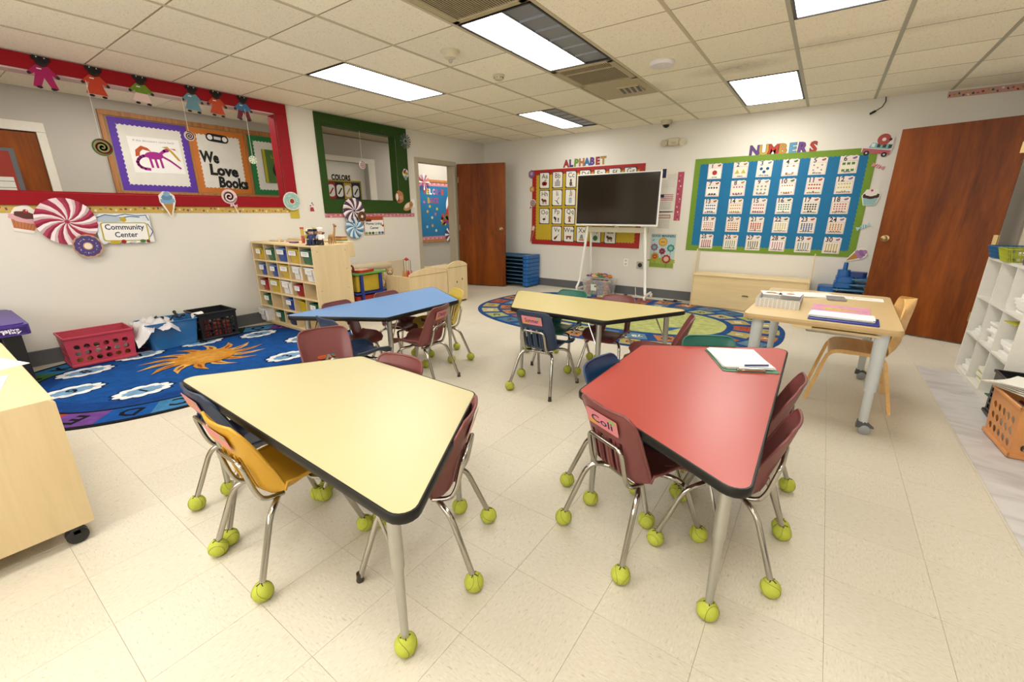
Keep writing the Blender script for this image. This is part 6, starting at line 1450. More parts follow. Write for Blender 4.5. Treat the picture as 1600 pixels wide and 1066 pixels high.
# ================================================================ next room: boards on the far wall
def oakframe(y0, y1, z0, z1, label, parts=()):
    t = thing('bulletin_board', label, 'bulletin board', (XF, y0, z0)); W, H = y1-y0, z1-z0
    for a, c in (((0, 0, H-.05), (.03, W, H)), ((0, 0, 0), (.03, W, .05)), ((0, 0, .05), (.03, .045, H-.05)), ((0, W-.045, .05), (.03, W, H-.05))): b = MB(); b.span(a, c, M_OAK, bev=.003); b.build('frame_board', t)
    b = MB(); b.span((0, .04, .04), (.012, W-.04, H-.04), plain('cork board', '#b09068', .8)); b.build('backing', t)
    return t
t = BOARD = oakframe(1.60, 3.86, 1.44, 2.33, 'oak framed display board in the next room with purple, orange and green panels')
for y in (2.425, 3.09): b = MB(); b.span((0, y-1.60-.012, .05), (.028, y-1.60+.012, .84), M_OAK); b.build('divider', t)
def panel(y, w_, c, l, fill='#e2ddd2'):
    p = PR(th=.003); p.sheet(rrect(w_, .77, .002, 1), c); p.poly(scallop(w_-.12, .65, .045, .012), fill); o = p.build('display_panel', BOARD, M=Matrix.Translation((-XF, -1.60, -1.44)) @ LW(y, 1.885, XF+.013, off=0)); o['label'] = l; return o
panel(2.04, .74, '#6a3fb8', 'purple bordered display panel seen through the red window'); panel(2.757, .635, '#ea8a3a', 'orange bordered display panel seen through the red window'); panel(3.45, .66, '#2f8a4a', 'green bordered display panel at the right of the red window')
pz = XF+.018
p = PR(th=.001); p.sheet(rrect(.50, .385, .002, 1), '#f0ede6'); p.text('If the dinosaurs came back', 0, .155, .022, '#9a9aa0', w_=.40, bold=.005)
def dino(pts, c): p.poly(pts, c)
p.line([(-.10, -.005), (-.135, -.01), (-.165, -.025), (-.19, -.05), (-.205, -.08), (-.20, -.11), (-.18, -.135), (-.145, -.15), (-.10, -.155)], .030, '#c0289a'); p.circ(-.03, .0, .09, '#c0289a', ry=.042); p.circ(.10, .065, .035, '#c0289a', ry=.02, rot=.3); p.line([(.03, .02), (.08, .06)], .03, '#c0289a', False); p.line([(.04, .0), (.12, -.05), (.21, -.13)], .022, '#c0289a', False); [p.line([(x, -.01), (x+.01, -.13)], .024, '#c0289a', False) for x in (-.08, -.03, .02)]
if 0: dino([(-.20, -.02), (-.22, -.09), (-.17, -.16), (-.07, -.165), (-.08, -.15), (-.15, -.14), (-.185, -.09), (-.15, -.02), (-.08, .02), (.0, .03), (.05, .06), (.09, .09), (.12, .07), (.10, .045), (.07, .045), (.08, 0), (.14, -.05), (.22, -.15), (.10, -.09), (.05, -.07), (.04, -.13), (.015, -.135), (.01, -.07), (-.04, -.06), (-.05, -.135), (-.08, -.135), (-.07, -.06), (-.14, -.06)], '#c0289a')
dino([(-.21, -.02), (-.20, .05), (-.14, .10), (-.08, .08), (-.05, .04), (-.09, .05), (-.13, .06), (-.16, .03), (-.17, -.01)], '#d9602c'); dino([(.06, .10), (.12, .08), (.16, .02), (.20, -.04), (.23, -.05), (.21, -.01), (.17, .05), (.12, .11)], '#e0b43a'); dino([(.14, .09), (.20, .07), (.22, .04), (.19, .09)], '#d9502c')
T(p.build('dinosaur_picture', M=LW(2.06, 1.90, pz, rot=.02, off=0)), 'white picture of colourful dinosaurs on the purple bordered panel', 'picture')
for wd, y, z, s in (('We', 2.615, 1.940, .22), ('Love', 2.765, 1.785, .34), ('Books', 2.855, 1.635, .36)):
    p = PR(); p.text(wd, 0, 0, .125, '#1d1b1a', w_=s, bold=.05); T(p.build('wall_words', M=LW(y, z, pz, rot=-.04, off=0)), 'black cut-out lettering reading %s on the orange bordered panel' % wd, 'lettering')
p = PR(th=.004); p.sheet(rrect(.26, .095, .045, 5), '#1f1c1c'); p.circ(-.085, 0, .030, '#ecebe6'); p.circ(.085, 0, .030, '#ecebe6', False); p.rect(0, 0, .08, .035, '#d8d6d0'); T(p.build('glasses_cutout', M=LW(2.745, 2.175, pz, rot=-.06, off=0)), 'black and white round eyed cut-out above the We Love Books words', 'paper decoration')
t = thing('picture_book', 'green picture book pinned on the green bordered panel', 'book', M=LW(3.44, 1.885, pz, off=0)); b = MB(); b.box((0, 0, .010), (.32, .44, .02), plain('book green', '#4f7a2c', .45), bev=.002); b.build('cover', t)
p = PR(th=.0005); p.rect(-.14, 0, .035, .44, '#d8c22c'); p.text('Little', .03, .13, .04, '#d8b83a', w_=.16, bold=.02); p.poly(blob(.08, .10, 24, .1, 5, .04, -.05), '#2a2420'); p.circ(.02, .0, .05, '#5a3a2a'); p.circ(.05, -.08, .03, '#d8d0c0'); q = p.build('cover_print', t, M=Matrix.Translation((0, 0, .0202)))
# colours poster in the doorway recess behind the green window
p = PR(th=.002); p.sheet(rrect(.70, .60, .002, 1), '#c9b03a'); p.poly(scallop(.66, .56, .04, .01), '#2e2a26')
zc = p.z+.0003; cl = ['#c0302c', '#1f1c1c', '#e3b83a', '#1f2f6a', '#e9e2d8', '#3f8a4a', '#7a4a2a', '#2f3a7a']
for k in range(8):
    x = -.235+(k % 4)*.157; y = .13-(k//4)*.28; p.z = zc; p.poly(rrect(.148, .26, .004, 1, x, y), cl[k], False); p.z += .0002; p.poly(rrect(.122, .19, .045, 4, x, y), '#f0ece2', False); p.z += .0002; p.line([(x-.03, y-.05), (x+.035, y+.04)], .024, cl[k] if k != 4 else '#b0a89a', False)
T(p.build('poster', M=LW(4.625, 1.475, XF-.12, off=.002)), 'Colors poster of eight picture tiles seen through the green window', 'poster')
p = PR(); p.text('COLORS', 0, 0, .085, '#1d1b1a', w_=.36, bold=.05); T(p.build('wall_words', M=LW(4.595, 1.815, XF-.12, off=.002)), 'black lettering reading COLORS above the colors poster', 'lettering')
# welcome back board
t = oakframe(5.95, 7.7, .66, 1.89, 'oak framed welcome back board seen through the open doorway')
p = PR(th=.003); p.sheet(rrect(1.65, 1.12, .002, 1), '#d88a9a'); p.poly(scallop(1.60, 1.0, .05, .01), '#2480b4')
for k in range(40): p.rect(-.8+k*.041, .535, .02, .025, ['#efd8c0', '#c0506a', '#e9b04a'][k % 3], k == 0); p.rect(-.8+k*.041, -.535, .02, .025, ['#efd8c0', '#c0506a', '#e9b04a'][k % 3], False)
random.seed(9)
for k, (x, y) in enumerate(((-.42, .0), (-.30, -.12), (-.35, .10), (-.2, -.05), (-.45, -.3), (-.3, -.28), (-.2, -.38), (-.15, .05), (-.5, .18))): p.circ(x, y, .028, ['#e9a04a', '#b9d0c0', '#d8c83a', '#c0709a', '#9ac0d8'][k % 5], k == 0)
p.poly(blob(.14, .22, 30, .06, 5, .27, .12), '#e8e6e2'); p.poly([(.02, -.18), (.16, -.26), (.36, .12), (.22, .2)], '#d0442c'); [p.circ(.02+.06*math.cos(k*2)+.15*random.random(), -.22+.18*random.random()-.04*k/9, .035, ['#e9c83a', '#d8502c', '#7a3f8e', '#e98a3c', '#3f8e4a'][k % 5], k == 0) for k in range(16)]
p.build('display_panel', t, M=Matrix.Translation((-XF, -5.95, -.66)) @ LW(6.825, 1.275, XF+.013, off=0))['label'] = 'blue display panel dotted with candy'
for wd, y, z, cs, wz in (('WELCOME', 6.60, 1.66, ['#c8503a', '#e9c83a', '#f0ece2', '#d8a0b0', '#b8589a', '#7a5ab0', '#c8503a'], .085), ('BACK', 6.58, 1.49, ['#d8a83a', '#c8506a', '#c0408a', '#b84a8a'], .085)):
    for k, ch in enumerate(wd): p = PR(th=.002); p.text(ch, 0, 0, .10, cs[k], w_=.07, bold=.05); T(p.build('wall_letter', M=LW(y+(k-(len(wd)-1)/2)*wz, z, pz, off=0)), '%s letter, an %s, of %s on the board beyond the doorway' % (['first', 'second', 'third', 'fourth', 'fifth', 'sixth', 'last'][k], ch, wd), 'letter', wd.lower()+' letters')
p = PR(th=.002); b = MB()
for k in range(14): a = k*PI/7; b.prism([(0, 0), (.16*math.cos(a-.14), .16*math.sin(a-.14)), (.16*math.cos(a+.14), .16*math.sin(a+.14))], .001*(k % 2), .004+.001*(k % 2), printed(), col='#ece4e6' if k % 2 else '#5a3a5e')
T(b.build('paper_fan', M=LW(7.02, .80, XF+.034, off=0)), 'purple and white paper fan on the lower part of the welcome back board', 'paper decoration')
b = MB()
for k in range(12): a = k*PI/6; b.prism([(0, 0), (.15*math.cos(a-.10), .15*math.sin(a-.10)), (.15*math.cos(a+.10), .15*math.sin(a+.10))], .001*(k % 2), .004+.001*(k % 2), printed(), col=['#f2e9ea', '#d86a9a', '#8a3a6a'][k % 3])
T(b.build('paper_bow', M=LW(6.33, 1.83, XF+.034, off=0)), 'pink and white paper burst on the upper left of the welcome back board', 'paper decoration')

# ================================================================ maple display unit with clear sides
t = thing('display_bench', 'low maple display bench with tall clear sides below the numbers board', 'display unit', (-1.37, 6.20, 0)); W = 1.33; D_ = .34
b = MB(); b.span((.016, 0, .02), (W-.016, .016, .43), M_MAPLE_X, bev=.002); b.build('front_panel', t)
b = MB(); b.span((.0, -.01, .43), (W, D_, .452), M_MAPLE_X, bev=.004); b.build('bench_top', t); b = MB(); b.span((.016, .02, .0), (W-.016, D_-.01, .02), M_MAPLE_X); b.build('bottom_panel', t)
AC = plain('frosted beige acrylic', '#e9d9bb', .2, trans=.3, alpha=.45, var=.02)
for x in (0, W-.014):
    b = MB(); M = frame((x, 0, 0), (0, 1, 0), (0, 0, 1)); b.prism([(0, 0), (D_, 0), (D_, .43), (0, .43)], 0, .014, M_MAPLE, M=M); b.build('side_panel', t)
    b = MB(); b.prism([(0, .452), (D_-.10, .452), (D_-.10, .76)]+arc(.03, .03, PI/2, PI, 4, .09, .75)+[(.05, .72)], .003, .010, AC, M=M); b.build('clear_side', t)
    b = MB(); b.tube([(x+.007, -.002, .45), (x+.007, .05, .745), (x+.007, .06, .775)], .007, M_MAPLE, 8); b.build('edge_strip', t)
b = MB(); b.span((W*.5-.03, -.012, .205), (W*.5+.03, 0, .215), M_BLACK, bev=.002); b.tube([(W*.5-.035, -.002, .20), (W*.5-.025, -.014, .21), (W*.5+.025, -.014, .21), (W*.5+.035, -.002, .20)], .004, M_BLACK, 6); b.build('handle', t)
# blue cots pile beside the big door
for k, (x, z, w_, l) in enumerate(((.02, .025, .44, 'lowest blue cot of the pile by the big door'), (.02, .088, .44, 'blue cot second from the bottom of the pile by the big door'), (.02, .151, .44, 'blue cot third from the bottom of the pile by the big door'), (.02, .214, .44, 'blue cot fourth from the bottom of the pile by the big door'), (.02, .277, .44, 'blue cot fifth from the bottom of the pile by the big door'), (.02, .340, .44, 'wide blue cot just under the two narrower ones by the big door'), (.165, .403, .32, 'lower of the two narrower blue cots on the pile by the big door'), (.175, .466, .31, 'upper of the two narrower blue cots on the pile by the big door'))):
    t = thing('stacking_cot', l, 'cot', (x+.02, 6.25, z), 0, 'cots by the big door')
    b = MB(); b.prism(rrect(.18, .28, .05, 4, .09, .14), 0, .056, CB); b.prism(rrect(.15, .25, .045, 4, .09, .14), .056, .0625, CB); b.build('end_block', t)
    b = MB(); b.span((.19, .01, .025), (w_, .27, .055), CB, bev=.008); b.build('deck', t); b = MB(); b.tube([(.15, .0, .04), (w_, .0, .04)], .009, CT, 8); b.build('rail', t)
    if k == 0:
        for xx in (.06, w_-.04):
            for yy in (.05, .23): b = MB(); b.lathe([(.0005, -.025), (.02, -.025), (.024, 0), (.0005, 0)], CB, Matrix.Translation((xx, yy, 0)), 12); b.build('foot', t)
t = thing('cot_end', 'loose blue cot end with an upright peg on the pile by the door', 'cot part', (.20, 6.26, .529)); b = MB(); b.prism(rrect(.12, .10, .04, 4, .06, .08), 0, .075, CB); b.prism(rrect(.17, .12, .04, 4, .19, .10), 0, .055, plain('deep blue plastic', '#153f8e', .4)); b.build('block', t)
b = MB(); b.lathe([(.0005, .075), (.024, .075), (.021, .155), (.018, .158), (.0005, .158)], CB, Matrix.Translation((.065, .08, 0)), 16); b.build('peg', t)

# ================================================================ teacher table and chair
t = thing('teacher_table', 'rectangular maple topped table on grey legs with casters', 'table', (.07, 3.585, 0), -.035); tz = .64; GL = plain('light grey leg paint', '#bfc4c4', .35)
b = MB(); b.prism(rrect(.765, 1.215, .035, 5), tz-.030, tz, plain('maple laminate', '#e3c690', .4, scale=8)); b.build('tabletop', t)
e = MB(); P = rrect(.771, 1.221, .037, 5); n = len(P); e.add([(*q, tz-.001) for q in P]+[(q[0]*1.003, q[1]*1.003, tz-.015) for q in P]+[(*q, tz-.031) for q in P], [[r_*n+i, r_*n+(i+1) % n, (r_+1)*n+(i+1) % n, (r_+1)*n+i] for r_ in range(2) for i in range(n)], plain('maple edge', '#d3b27a', .45)); e.build('edge_band', t)
b = MB(); b.span((-.10, -.56, tz-.062), (.30, -.30, tz-.05), M_MAPLE_X); b.span((-.12, -.60, tz-.05), (-.02, -.2, tz-.031), M_MAPLE_X); b.build('under_shelf', t)
b = MB(); b.box((.10, -.42, tz-.074), (.3, .2, .022), plain('clear tray', '#c9c2b2', .2, trans=.3), bev=.006); b.build('tray', t)
for sx in (-1, 1):
    for sy in (-1, 1):
        x0, y0 = sx*.305, sy*.525; l = MB(); l.tube([(x0, y0, tz-.031), (x0+sx*.004, y0+sy*.01, .26)], [.034, .030], GL, 18); l.tube([(x0+sx*.004, y0+sy*.01, .26), (x0+sx*.008, y0+sy*.018, .07)], [.024, .022], GL, 16); lg = l.build('leg', t)
        c_ = MB(); cx_, cy_ = x0+sx*.008, y0+sy*.018; DG = plain('dark grey caster', '#4a4d50', .4); LGr = plain('light grey wheel', '#9a9da0', .4)
        for q in (-.016, .016): c_.lathe([(.0005, -.009), (.024, -.009), (.029, -.005), (.029, .005), (.024, .009), (.0005, .009)], LGr, Matrix.Translation((cx_+.012, cy_+q, .029)) @ Matrix.Rotation(PI/2, 4, 'X'), 18)
        c_.add(*[[(cx_-.03, cy_-.028, .04), (cx_+.055, cy_-.015, .045), (cx_+.055, cy_+.015, .045), (cx_-.03, cy_+.028, .04), (cx_-.026, cy_-.024, .075), (cx_+.01, cy_-.02, .078), (cx_+.01, cy_+.02, .078), (cx_-.026, cy_+.024, .075)], [(0, 3, 2, 1), (4, 5, 6, 7), (0, 1, 5, 4), (1, 2, 6, 5), (2, 3, 7, 6), (3, 0, 4, 7)]], DG)
        c_.build('caster', lg)
zz = tz+.0006
# items on it
t = thing('patterned_box', 'white open box with a black leaf print and papers inside, on the teacher table', 'box', (-.175, 3.43, zz), -.02)
def leafside(W, H, nx, ny):
    p = PR(th=.002); p.sheet([(-W/2, 0), (W/2, 0), (W/2, H), (-W/2, H)], '#e6e2da')
    for i in range(nx):
        for j in range(ny):
            cx, cy = -W/2+(i+.5)*W/nx, (j+.5)*H/ny; w2, h2 = W/nx*.40, H/ny*.42
            for k in range(3): yy = cy-h2+k*h2*.8; p.line([(cx-w2, yy+h2*.55), (cx, yy), (cx+w2, yy+h2*.55)], .0016, '#3c3a38', i+j+k == 0)
    return p
BW_, BD_, BH_ = .245, .34, .058
for nm, M, L_ in (('front_side', frame((0, -BD_/2, 0), (1, 0, 0), (0, 0, 1)), BW_), ('right_side', frame((BW_/2, 0, 0), (0, 1, 0), (0, 0, 1)), BD_), ('left_side', frame((-BW_/2, 0, 0), (0, -1, 0), (0, 0, 1)), BD_), ('back_side', frame((0, BD_/2, 0), (-1, 0, 0), (0, 0, 1)), BW_)): leafside(L_, BH_, 10 if L_ < .28 else 12, 3).build(nm, t, M=M)
b = MB(); b.span((-BW_/2, -BD_/2, 0), (BW_/2, BD_/2, .004), M_WHITE); b.build('bottom_panel', t)
def sheet(name, label, x, y, z, rz, w_, h_, col, prints=None, cat='paper', tilt=0., th=.003):
    p = PR(th=th); p.sheet(rrect(w_, h_, .002, 1), col)
    if prints: prints(p)
    return T(p.build(name, M=FL(x, y, z, rz) @ Matrix.Rotation(tilt, 4, 'X')), label, cat)
sheet('picture_card', 'card with a black hat picture lying on the patterned box', -.235, 3.50, zz+.0585, .2, .12, .15, '#f2efe9', lambda p: (p.rect(0, -.02, .08, .02, '#222222'), p.circ(0, .01, .03, '#d8a04a')))
sheet('picture_card', 'card with an orange picture lying on the patterned box beside the black hat card', -.12, 3.52, zz+.0585, -.1, .13, .16, '#f2efe9', lambda p: (p.circ(0, -.01, .025, '#c87a3a'), p.rect(.0, .04, .08, .01, '#c9c4ba')))
for k in range(3): sheet('paper_stack', ['lowest', 'middle', 'top'][k]+' white paper of the pile at the back of the teacher table', .02, 3.93, zz+.0034*k, .25+.05*k, .24, .20, '#efece6')
b = MB(); b.box((0, 0, .008), (.11, .13, .016), plain('grey metal box', '#8f8a8c', .4, .3), bev=.003); T(b.build('pencil_tin', None, (.145, 3.84, zz), .1), 'small grey tin beside the paper pile on the teacher table', 'tin')
sheet('letter_strip', 'long white sheet with faint yellow print at the far right of the teacher table', .27, 3.97, zz, -.02, .30, .13, '#f2f0e8', lambda p: (p.rect(.04, 0, .10, .016, '#e0dc9a'), p.rect(-.02, 0, .012, .012, '#4a4a4a')))
sheet('ice_cream_sheet', 'pink sheet with a yellow ice cream cone drawing on the teacher table', .165, 3.40, zz, -.04, .30, .33, '#e3a0bb', lambda p: (p.poly([(-.10, .03), (-.07, .055), (.0, .05), (.12, .005), (.0, -.02), (-.08, -.02)], '#e9d35a'), [p.line([(-.08+.04*k, -.015), (-.07+.04*k, .04)], .003, '#c9b03a', k == 0) for k in range(5)], [p.rect(x, y, .025, .006, '#8a5a7a', k == 0) for k, (x, y) in enumerate(((-.12, .10), (.1, -.08), (.12, .02), (-.1, -.06), (.0, .1)))]))
t = thing('binder', 'blue binder with loose white papers on the near edge of the teacher table', 'binder', (.17, 3.105, zz), -.05); b = MB(); b.box((0, 0, .005), (.33, .19, .010), plain('royal blue cover', '#1f35a0', .35), bev=.002); b.build('cover', t)
for k in range(5): p = PR(th=.002); p.sheet(rrect(.30, .145, .003, 1), '#f3f1ec'); o = p.build('paper', t); o.location = (-.012+.006*math.sin(k*2), .02+.004*math.cos(k*3), .0105+k*.0030); o.rotation_euler = (.0, 0, .03*math.sin(k*1.9))
# bentwood chair
BW2 = wood('bent birch', '#cf9a52', '#e9c486', 1.4, 0, .4, 6.); t = thing('bentwood_chair', 'light bent plywood chair at the right side of the teacher table', 'chair', (.31, 3.63, 0), PI/2)
# local: faces +y (toward the table, world -x)
b = MB(); prof = [(.16, .345), (.13, .368), (.06, .375), (-.04, .370), (-.12, .368), (-.17, .382), (-.198, .43), (-.206, .50), (-.212, .58), (-.220, .65), (-.226, .70), (-.228, .725)]
hw = [.17, .185, .19, .19, .185, .17, .155, .165, .185, .18, .14, .06]; vs = []; nU = 9; T_ = .008
def dense(L_, m_=3):
    o = []
    for i in range(len(L_)-1):
        p0, p1, p2, p3 = L_[max(i-1, 0)], L_[i], L_[i+1], L_[min(i+2, len(L_)-1)]
        for q in range(m_):
            t_ = q/m_; o.append(tuple(.5*((2*b_)+(-a_+c_)*t_+(2*a_-5*b_+4*c_-d_)*t_*t_+(-a_+3*b_-3*c_+d_)*t_**3) for a_, b_, c_, d_ in zip(p0, p1, p2, p3)))
    return o+[L_[-1]]
PH = dense([(y, z, h_) for (y, z), h_ in zip(prof, hw)]); prof = [(q[0], q[1]) for q in PH]; hw = [q[2] for q in PH]
for k, (y, z) in enumerate(prof):
    a, c = prof[max(k-1, 0)], prof[min(k+1, len(prof)-1)]; ty, tz_ = c[0]-a[0], c[1]-a[1]; L_ = math.hypot(ty, tz_); ny, nz = -tz_/L_, ty/L_
    if nz > 0 and k > 18: ny, nz = -ny, -nz
    for j in range(nU): u = j/(nU-1)*2-1; vs.append((hw[k]*u, y+.065*u*u*min(1, max(0, (k-13)/5)), z+.006*u*u*(k <= 18)))
N_ = len(vs); vs += [(v[0], v[1]+(-T_ if i//nU > 15 else 0), v[2]-(T_ if i//nU <= 15 else 0)) for i, v in enumerate(vs)]
F = []
for k in range(len(prof)-1):
    for j in range(nU-1): a = k*nU+j; F += [[a, a+nU, a+nU+1, a+1], [N_+a, N_+a+1, N_+a+nU+1, N_+a+nU]]
    F += [[k*nU, N_+k*nU, N_+(k+1)*nU, (k+1)*nU], [k*nU+nU-1, (k+1)*nU+nU-1, N_+(k+1)*nU+nU-1, N_+k*nU+nU-1]]
F += [[j, j+1, N_+j+1, N_+j] for j in range(nU-1)]; e0 = (len(prof)-1)*nU; F += [[e0+j, N_+e0+j, N_+e0+j+1, e0+j+1] for j in range(nU-1)]
b.add(vs, F, BW2, smooth=True); b.build('seat_shell', t, sharp=50)
def flat(b, path, w_, th, mat, side):
    P = [Vector(p) for p in path]; vs = []
    for i, q in enumerate(P):
        tng = (P[min(i+1, len(P)-1)]-P[max(i-1, 0)]).normalized(); s = Vector((1, 0, 0)) if side == 'x' else Vector((0, 1, 0)); nn = tng.cross(s).normalized()
        for a_, b_ in ((-1, -1), (1, -1), (1, 1), (-1, 1)): vs.append(q+s*w_/2*a_+nn*th/2*b_)
    b.add(vs, [[i*4+k, i*4+(k+1) % 4, (i+1)*4+(k+1) % 4, (i+1)*4+k] for i in range(len(P)-1) for k in range(4)]+[[3, 2, 1, 0], [len(vs)-4+k for k in range(4)]], mat)
for sx in (-1, 1):
    b = MB(); flat(b, bend([(sx*.155, .0, .360), (sx*.17, .155, .362), (sx*.19, .235, 0)], .06), .028, .020, BW2, 'x'); b.build('leg', t)
    b = MB(); flat(b, bend([(sx*.155, .0, .360), (sx*.17, -.135, .360), (sx*.205, -.215, 0)], .06), .028, .020, BW2, 'x'); b.build('leg', t)
# ================================================================ white cube shelf
t = thing('cube_shelf', 'white cube shelf full of papers against the right wall', 'shelf', (1.07, 3.87, .003)); Dy, Dx, Hh = 1.02, .372, .91; SW = plain('white melamine', '#e6e3da', .45)
for y in (0, Dy-.018): b = MB(); b.span((0, y, 0), (Dx, y+.018, Hh), SW, bev=.001); b.build('side_panel', t)
b = MB(); b.span((0, .018, Hh-.018), (Dx, Dy-.018, Hh), SW, bev=.001); b.build('top_panel', t); b = MB(); b.span((0, .018, 0), (Dx, Dy-.018, .03), SW, bev=.001); b.build('bottom_panel', t); b = MB(); b.span((Dx-.006, .018, .03), (Dx, Dy-.018, Hh-.018), SW); b.build('back_panel', t)
hz = (Hh-.048)/3; wy = (Dy-.036)/3
for k in (1, 2):
    b = MB(); b.span((.002, .018, .03+hz*k-.007), (Dx-.006, Dy-.018, .03+hz*k+.007), SW); b.build('shelf', t)
for k in (1, 2):
    for j in range(3): b = MB(); b.span((.002, .018+wy*k-.007, .03+hz*j+(.007 if j else 0)), (Dx-.006, .018+wy*k+.007, .03+hz*(j+1)-(.007 if j < 2 else 0)), SW); b.build('divider', t)
random.seed(21)
cellname = {0: 'near', 1: 'middle', 2: 'far'}; hn = {0: 'bottom', 1: 'middle', 2: 'top'}
for (c_, r_, n, colr) in ((0, 2, 6, '#efede8'), (0, 1, 5, '#f0eee9'), (1, 1, 8, '#f0eee9'), (1, 0, 5, '#f2efda'), (2, 0, 3, '#ecebe6'), (2, 1, 3, '#e8e9e4')):
    z = .003+.03+hz*r_+.0075; y = 3.87+.018+wy*(c_+.5)
    for k in range(n):
        th = random.uniform(.014, .028); b = MB(); cc = '#e3dc4a' if (c_, r_) == (1, 0) and k % 2 else colr
        b.box((0, 0, th/2), (.26, .22, th-.001), plain('paper ream '+cc, cc, .7, scale=200, var=.08), bev=.001)
        T(b.build('paper_ream', None, (1.07+.16+random.uniform(-.01, .02), y+random.uniform(-.015, .015), z), random.uniform(-.06, .06)), 'paper bundle %s in its pile, %s %s cube of the white shelf' % (['at the bottom', 'second', 'third', 'fourth', 'fifth', 'sixth', 'seventh', 'eighth'][k], cellname[c_], hn[r_]), 'paper', 'papers in the %s %s cube' % (cellname[c_], hn[r_])); z += th
b = MB(); b.box((0, 0, .004), (.2, .20, .008), plain('green folder', '#2f7a4c', .5), bev=.001); T(b.build('folder', None, (1.20, 3.87+.018+wy*.5, .003+.031), .1), 'green folder in the bottom near cube of the white shelf', 'folder')
b = MB(); b.box((0, 0, .004), (.2, .16, .006), plain('yellow folder', '#d8d23a', .5), bev=.001); T(b.build('folder', None, (1.17, 3.87+.018+wy*.5, .003+.03+hz*2-.055), .1), 'yellow folder sticking out of the near middle cube of the white shelf', 'folder')
# things on the cube shelf top
st = .9135
def basket(x, y, z, rz, w_, d, h, mat, name, label, cat, rows=3, n=9, taper=.02, pm2=None):
    t = thing(name, label, cat, (x, y, z), rz); b = MB(); b.prism(rrect(w_-2*taper, d-2*taper, .02, 3), 0, .003, mat); b.build('bottom_panel', t)
    b = MB()
    for k in range(rows+1):
        f = k/rows; e = taper*(1-f); b.tube([(*q, .003+h*f) for q in rrect(w_-2*e, d-2*e, .02, 3)], .003 if k < rows else .005, mat, 6, closed=True)
    A, B_ = rrect(w_-2*taper, d-2*taper, .02, 3), rrect(w_, d, .02, 3)
    for i in range(len(A)): b.tube([(*A[i], .003), (*B_[i], h)], .003, mat, 5)
    for i in range(4):
        a0, a1, b0, b1 = A[i*4+3], A[(i*4+4) % len(A)], B_[i*4+3], B_[(i*4+4) % len(A)]
        for q in range(1, n): f = q/n; b.tube([(a0[0]+(a1[0]-a0[0])*f, a0[1]+(a1[1]-a0[1])*f, .003), (b0[0]+(b1[0]-b0[0])*f, b0[1]+(b1[1]-b0[1])*f, h)], .003, mat, 5)
    b.build('mesh_side', t); return t
basket(1.17, 4.74, st, .1, .25, .22, .085, plain('blue basket plastic', '#2f72a8', .35), 'basket', 'small blue open mesh basket at the far end of the cube shelf top', 'basket')
basket(1.16, 4.47, st, .0, .25, .22, .085, plain('lime basket plastic', '#c6cf3a', .35), 'basket', 'small yellow green open mesh basket on the cube shelf top', 'basket')
for k in range(6): b = MB(); b.box((0, 0, .01), (.10, .03, .02), plain('toy '+['#e9e2c8', '#c9d04a', '#efece2'][k % 3], ['#e9e2c8', '#c9d04a', '#efece2'][k % 3], .5), bev=.003); T(b.build('craft_item', None, (1.15+.03*(k % 2), 4.41+.03*k*.8, st+.006+.018*(k % 3)), k*.7), '%s craft piece in the yellow green basket, %s' % (['cream', 'lime', 'white'][k % 3], ['toward the wall', 'toward the room'][k//3]), 'craft supply', 'pieces in the yellow green basket')
t = thing('purple_bin', 'tall purple plastic bin with a white label on the cube shelf', 'bin', (1.20, 4.14, st)); b = MB(); tub(b, .22, .24, .26, .28, .23, .004, plain('bright purple plastic', '#6f2a8e', .35), r=.03); b.build('body', t, sharp=30); b = MB(); b.tube([(*q, .23) for q in rrect(.265, .285, .03, 4)], .007, MATS['bright purple plastic'], 6, closed=True); b.build('rim', t)
p = PR(th=.001); p.sheet(rrect(.06, .10, .02, 4), '#efece6'); p.text('Craft', 0, .02, .014, '#5a5a5a'); p.build('label_card', t, M=frame((-.1235, 0, .12), (0, -1, 0), (-.08, 0, 1)))
t = thing('green_tub', 'small green plastic tub with a white label at the near end of the cube shelf', 'tub', (1.145, 3.94, st)); b = MB(); tub(b, .12, .105, .14, .125, .10, .003, plain('jade green plastic', '#2f9a5c', .35), r=.02); b.build('body', t, sharp=30); b = MB(); b.tube([(*q, .10) for q in rrect(.145, .13, .02, 4)], .006, MATS['jade green plastic'], 6, closed=True); b.build('rim', t)
p = PR(th=.001); p.sheet(rrect(.05, .045, .004, 2), '#efece6'); p.build('label_card', t, M=frame((-.0665, 0, .05), (0, -1, 0), (-.1, 0, 1)))
t = thing('chalk_sign', 'black sign with white lettering leaning behind the baskets on the cube shelf', 'sign', (1.30, 4.56, st)); b = MB(); b.box((0, 0, .10), (.02, .32, .20), M_BLACK, bev=.002); b.build('board', t); p = PR(); p.text('Shine', 0, .03, .05, '#e8e4dc', w_=.18, bold=.01); p.text('today', 0, -.04, .04, '#e8e4dc', w_=.15, bold=.01); p.build('lettering', t, M=frame((-.0105, 0, .10), (0, -1, 0), (0, 0, 1)))
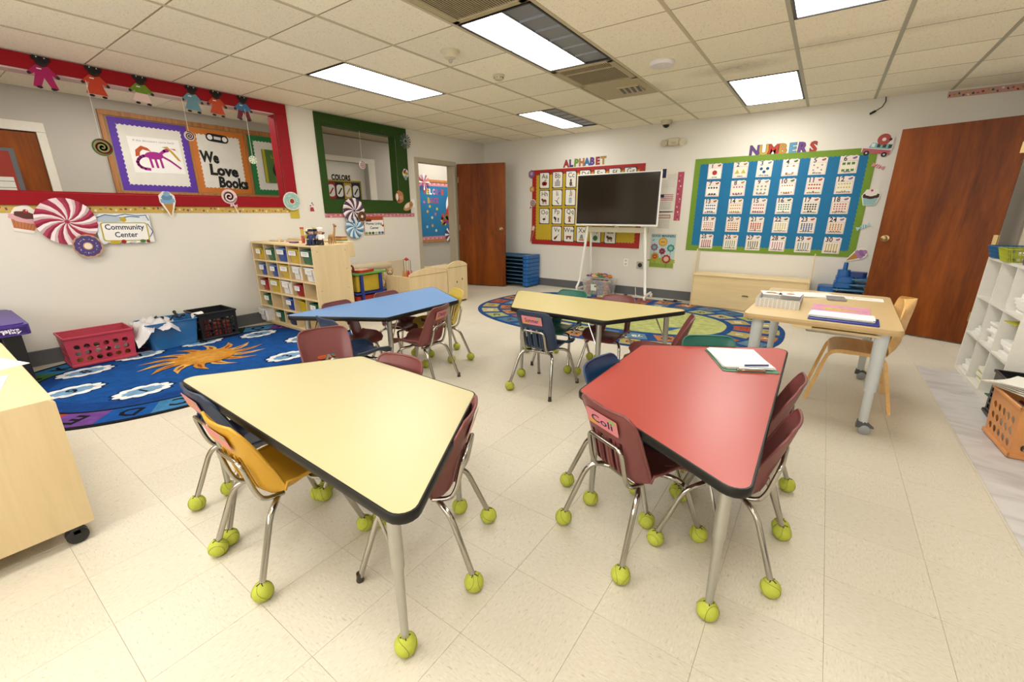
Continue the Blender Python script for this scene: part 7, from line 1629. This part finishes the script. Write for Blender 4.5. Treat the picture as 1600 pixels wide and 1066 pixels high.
# ================================================================ orange and black crates at right
OR = plain('orange plastic', '#ffb06a', .4)
crate('storage_crate', 'orange plastic crate with oval holes stuffed with folders at the right edge', 1.11, 3.31, PI/2+.06, .36, .30, .27, OR, 3, 5, taper=.014).location.z = .0035
for k in range(9):
    cc = ['#efece4', '#e0d8c0', '#c0302c', '#e9e4d8', '#dcd4bc', '#f0ede6', '#9fb0b8', '#ece6d8', '#e4dcc8'][k]; b = MB(); b.box((0, 0, .10), (.012, .27, .22), plain('folder '+cc, cc, .6, scale=80), bev=.001)
    o = b.build('file_folder', None, (1.015+.023*k, 3.31, .022), .06); o.rotation_euler = (0, .0, .06); T(o, '%s folder standing in the orange crate, %s from the left' % ({'#c0302c': 'red', '#9fb0b8': 'blue grey'}.get(cc, 'cream'), ['first', 'second', 'third', 'fourth', 'fifth', 'sixth', 'seventh', 'eighth', 'ninth'][k]), 'folder', 'folders in the orange crate')
for k in range(5): sheet('loose_papers', ['lowest', 'second', 'third', 'fourth', 'topmost'][k]+' white paper fanned over the orange crate', 1.06+.012*k, 3.42-.012*k, .300+.010*k, .5+.13*k, .22, .30, ['#e4dfcc', '#efece2', '#e8e4d4', '#ece9de', '#f0eee6'][k], (lambda p: (p.circ(.02, .05, .03, '#a9c0cc', ry=.02),)) if k == 4 else None, th=.004)
c = crate('milk_crate', 'black milk crate behind the orange crate at the end of the cube shelf', 1.20, 3.675, 0, .335, .335, .27, M_BLACK, 5, 7, 'square', .003); c.location.z = .0035
b = MB(); b.box((0, 0, .1), (.26, .26, .18), plain('grey paper box', '#8d9094', .6), bev=.01); T(b.build('grey_box', None, (1.205, 3.675, .018)), 'grey box inside the right black milk crate', 'box')
t = thing('grey_tub', 'low grey plastic tub with a dark blue bag at the right edge of the photo', 'tub', (1.27, 2.93, .0035)); b = MB(); tub(b, .30, .34, .34, .38, .17, .005, plain('grey tub plastic', '#9a9da2', .4), r=.03); b.build('body', t, sharp=30); b = MB(); b.tube([(*q, .17) for q in rrect(.345, .385, .03, 4)], .007, MATS['grey tub plastic'], 6, closed=True); b.build('rim', t)
b = MB(); b.ball((0, 0, 0), .13, plain('navy cloth', '#1c2c58', .8, scale=20, bump=.8), 20, 12, sc=(.9, 1.05, .7)); T(b.build('navy_bag', None, (1.27, 2.93, .12)), 'dark navy cloth bag sitting in the grey tub', 'bag')
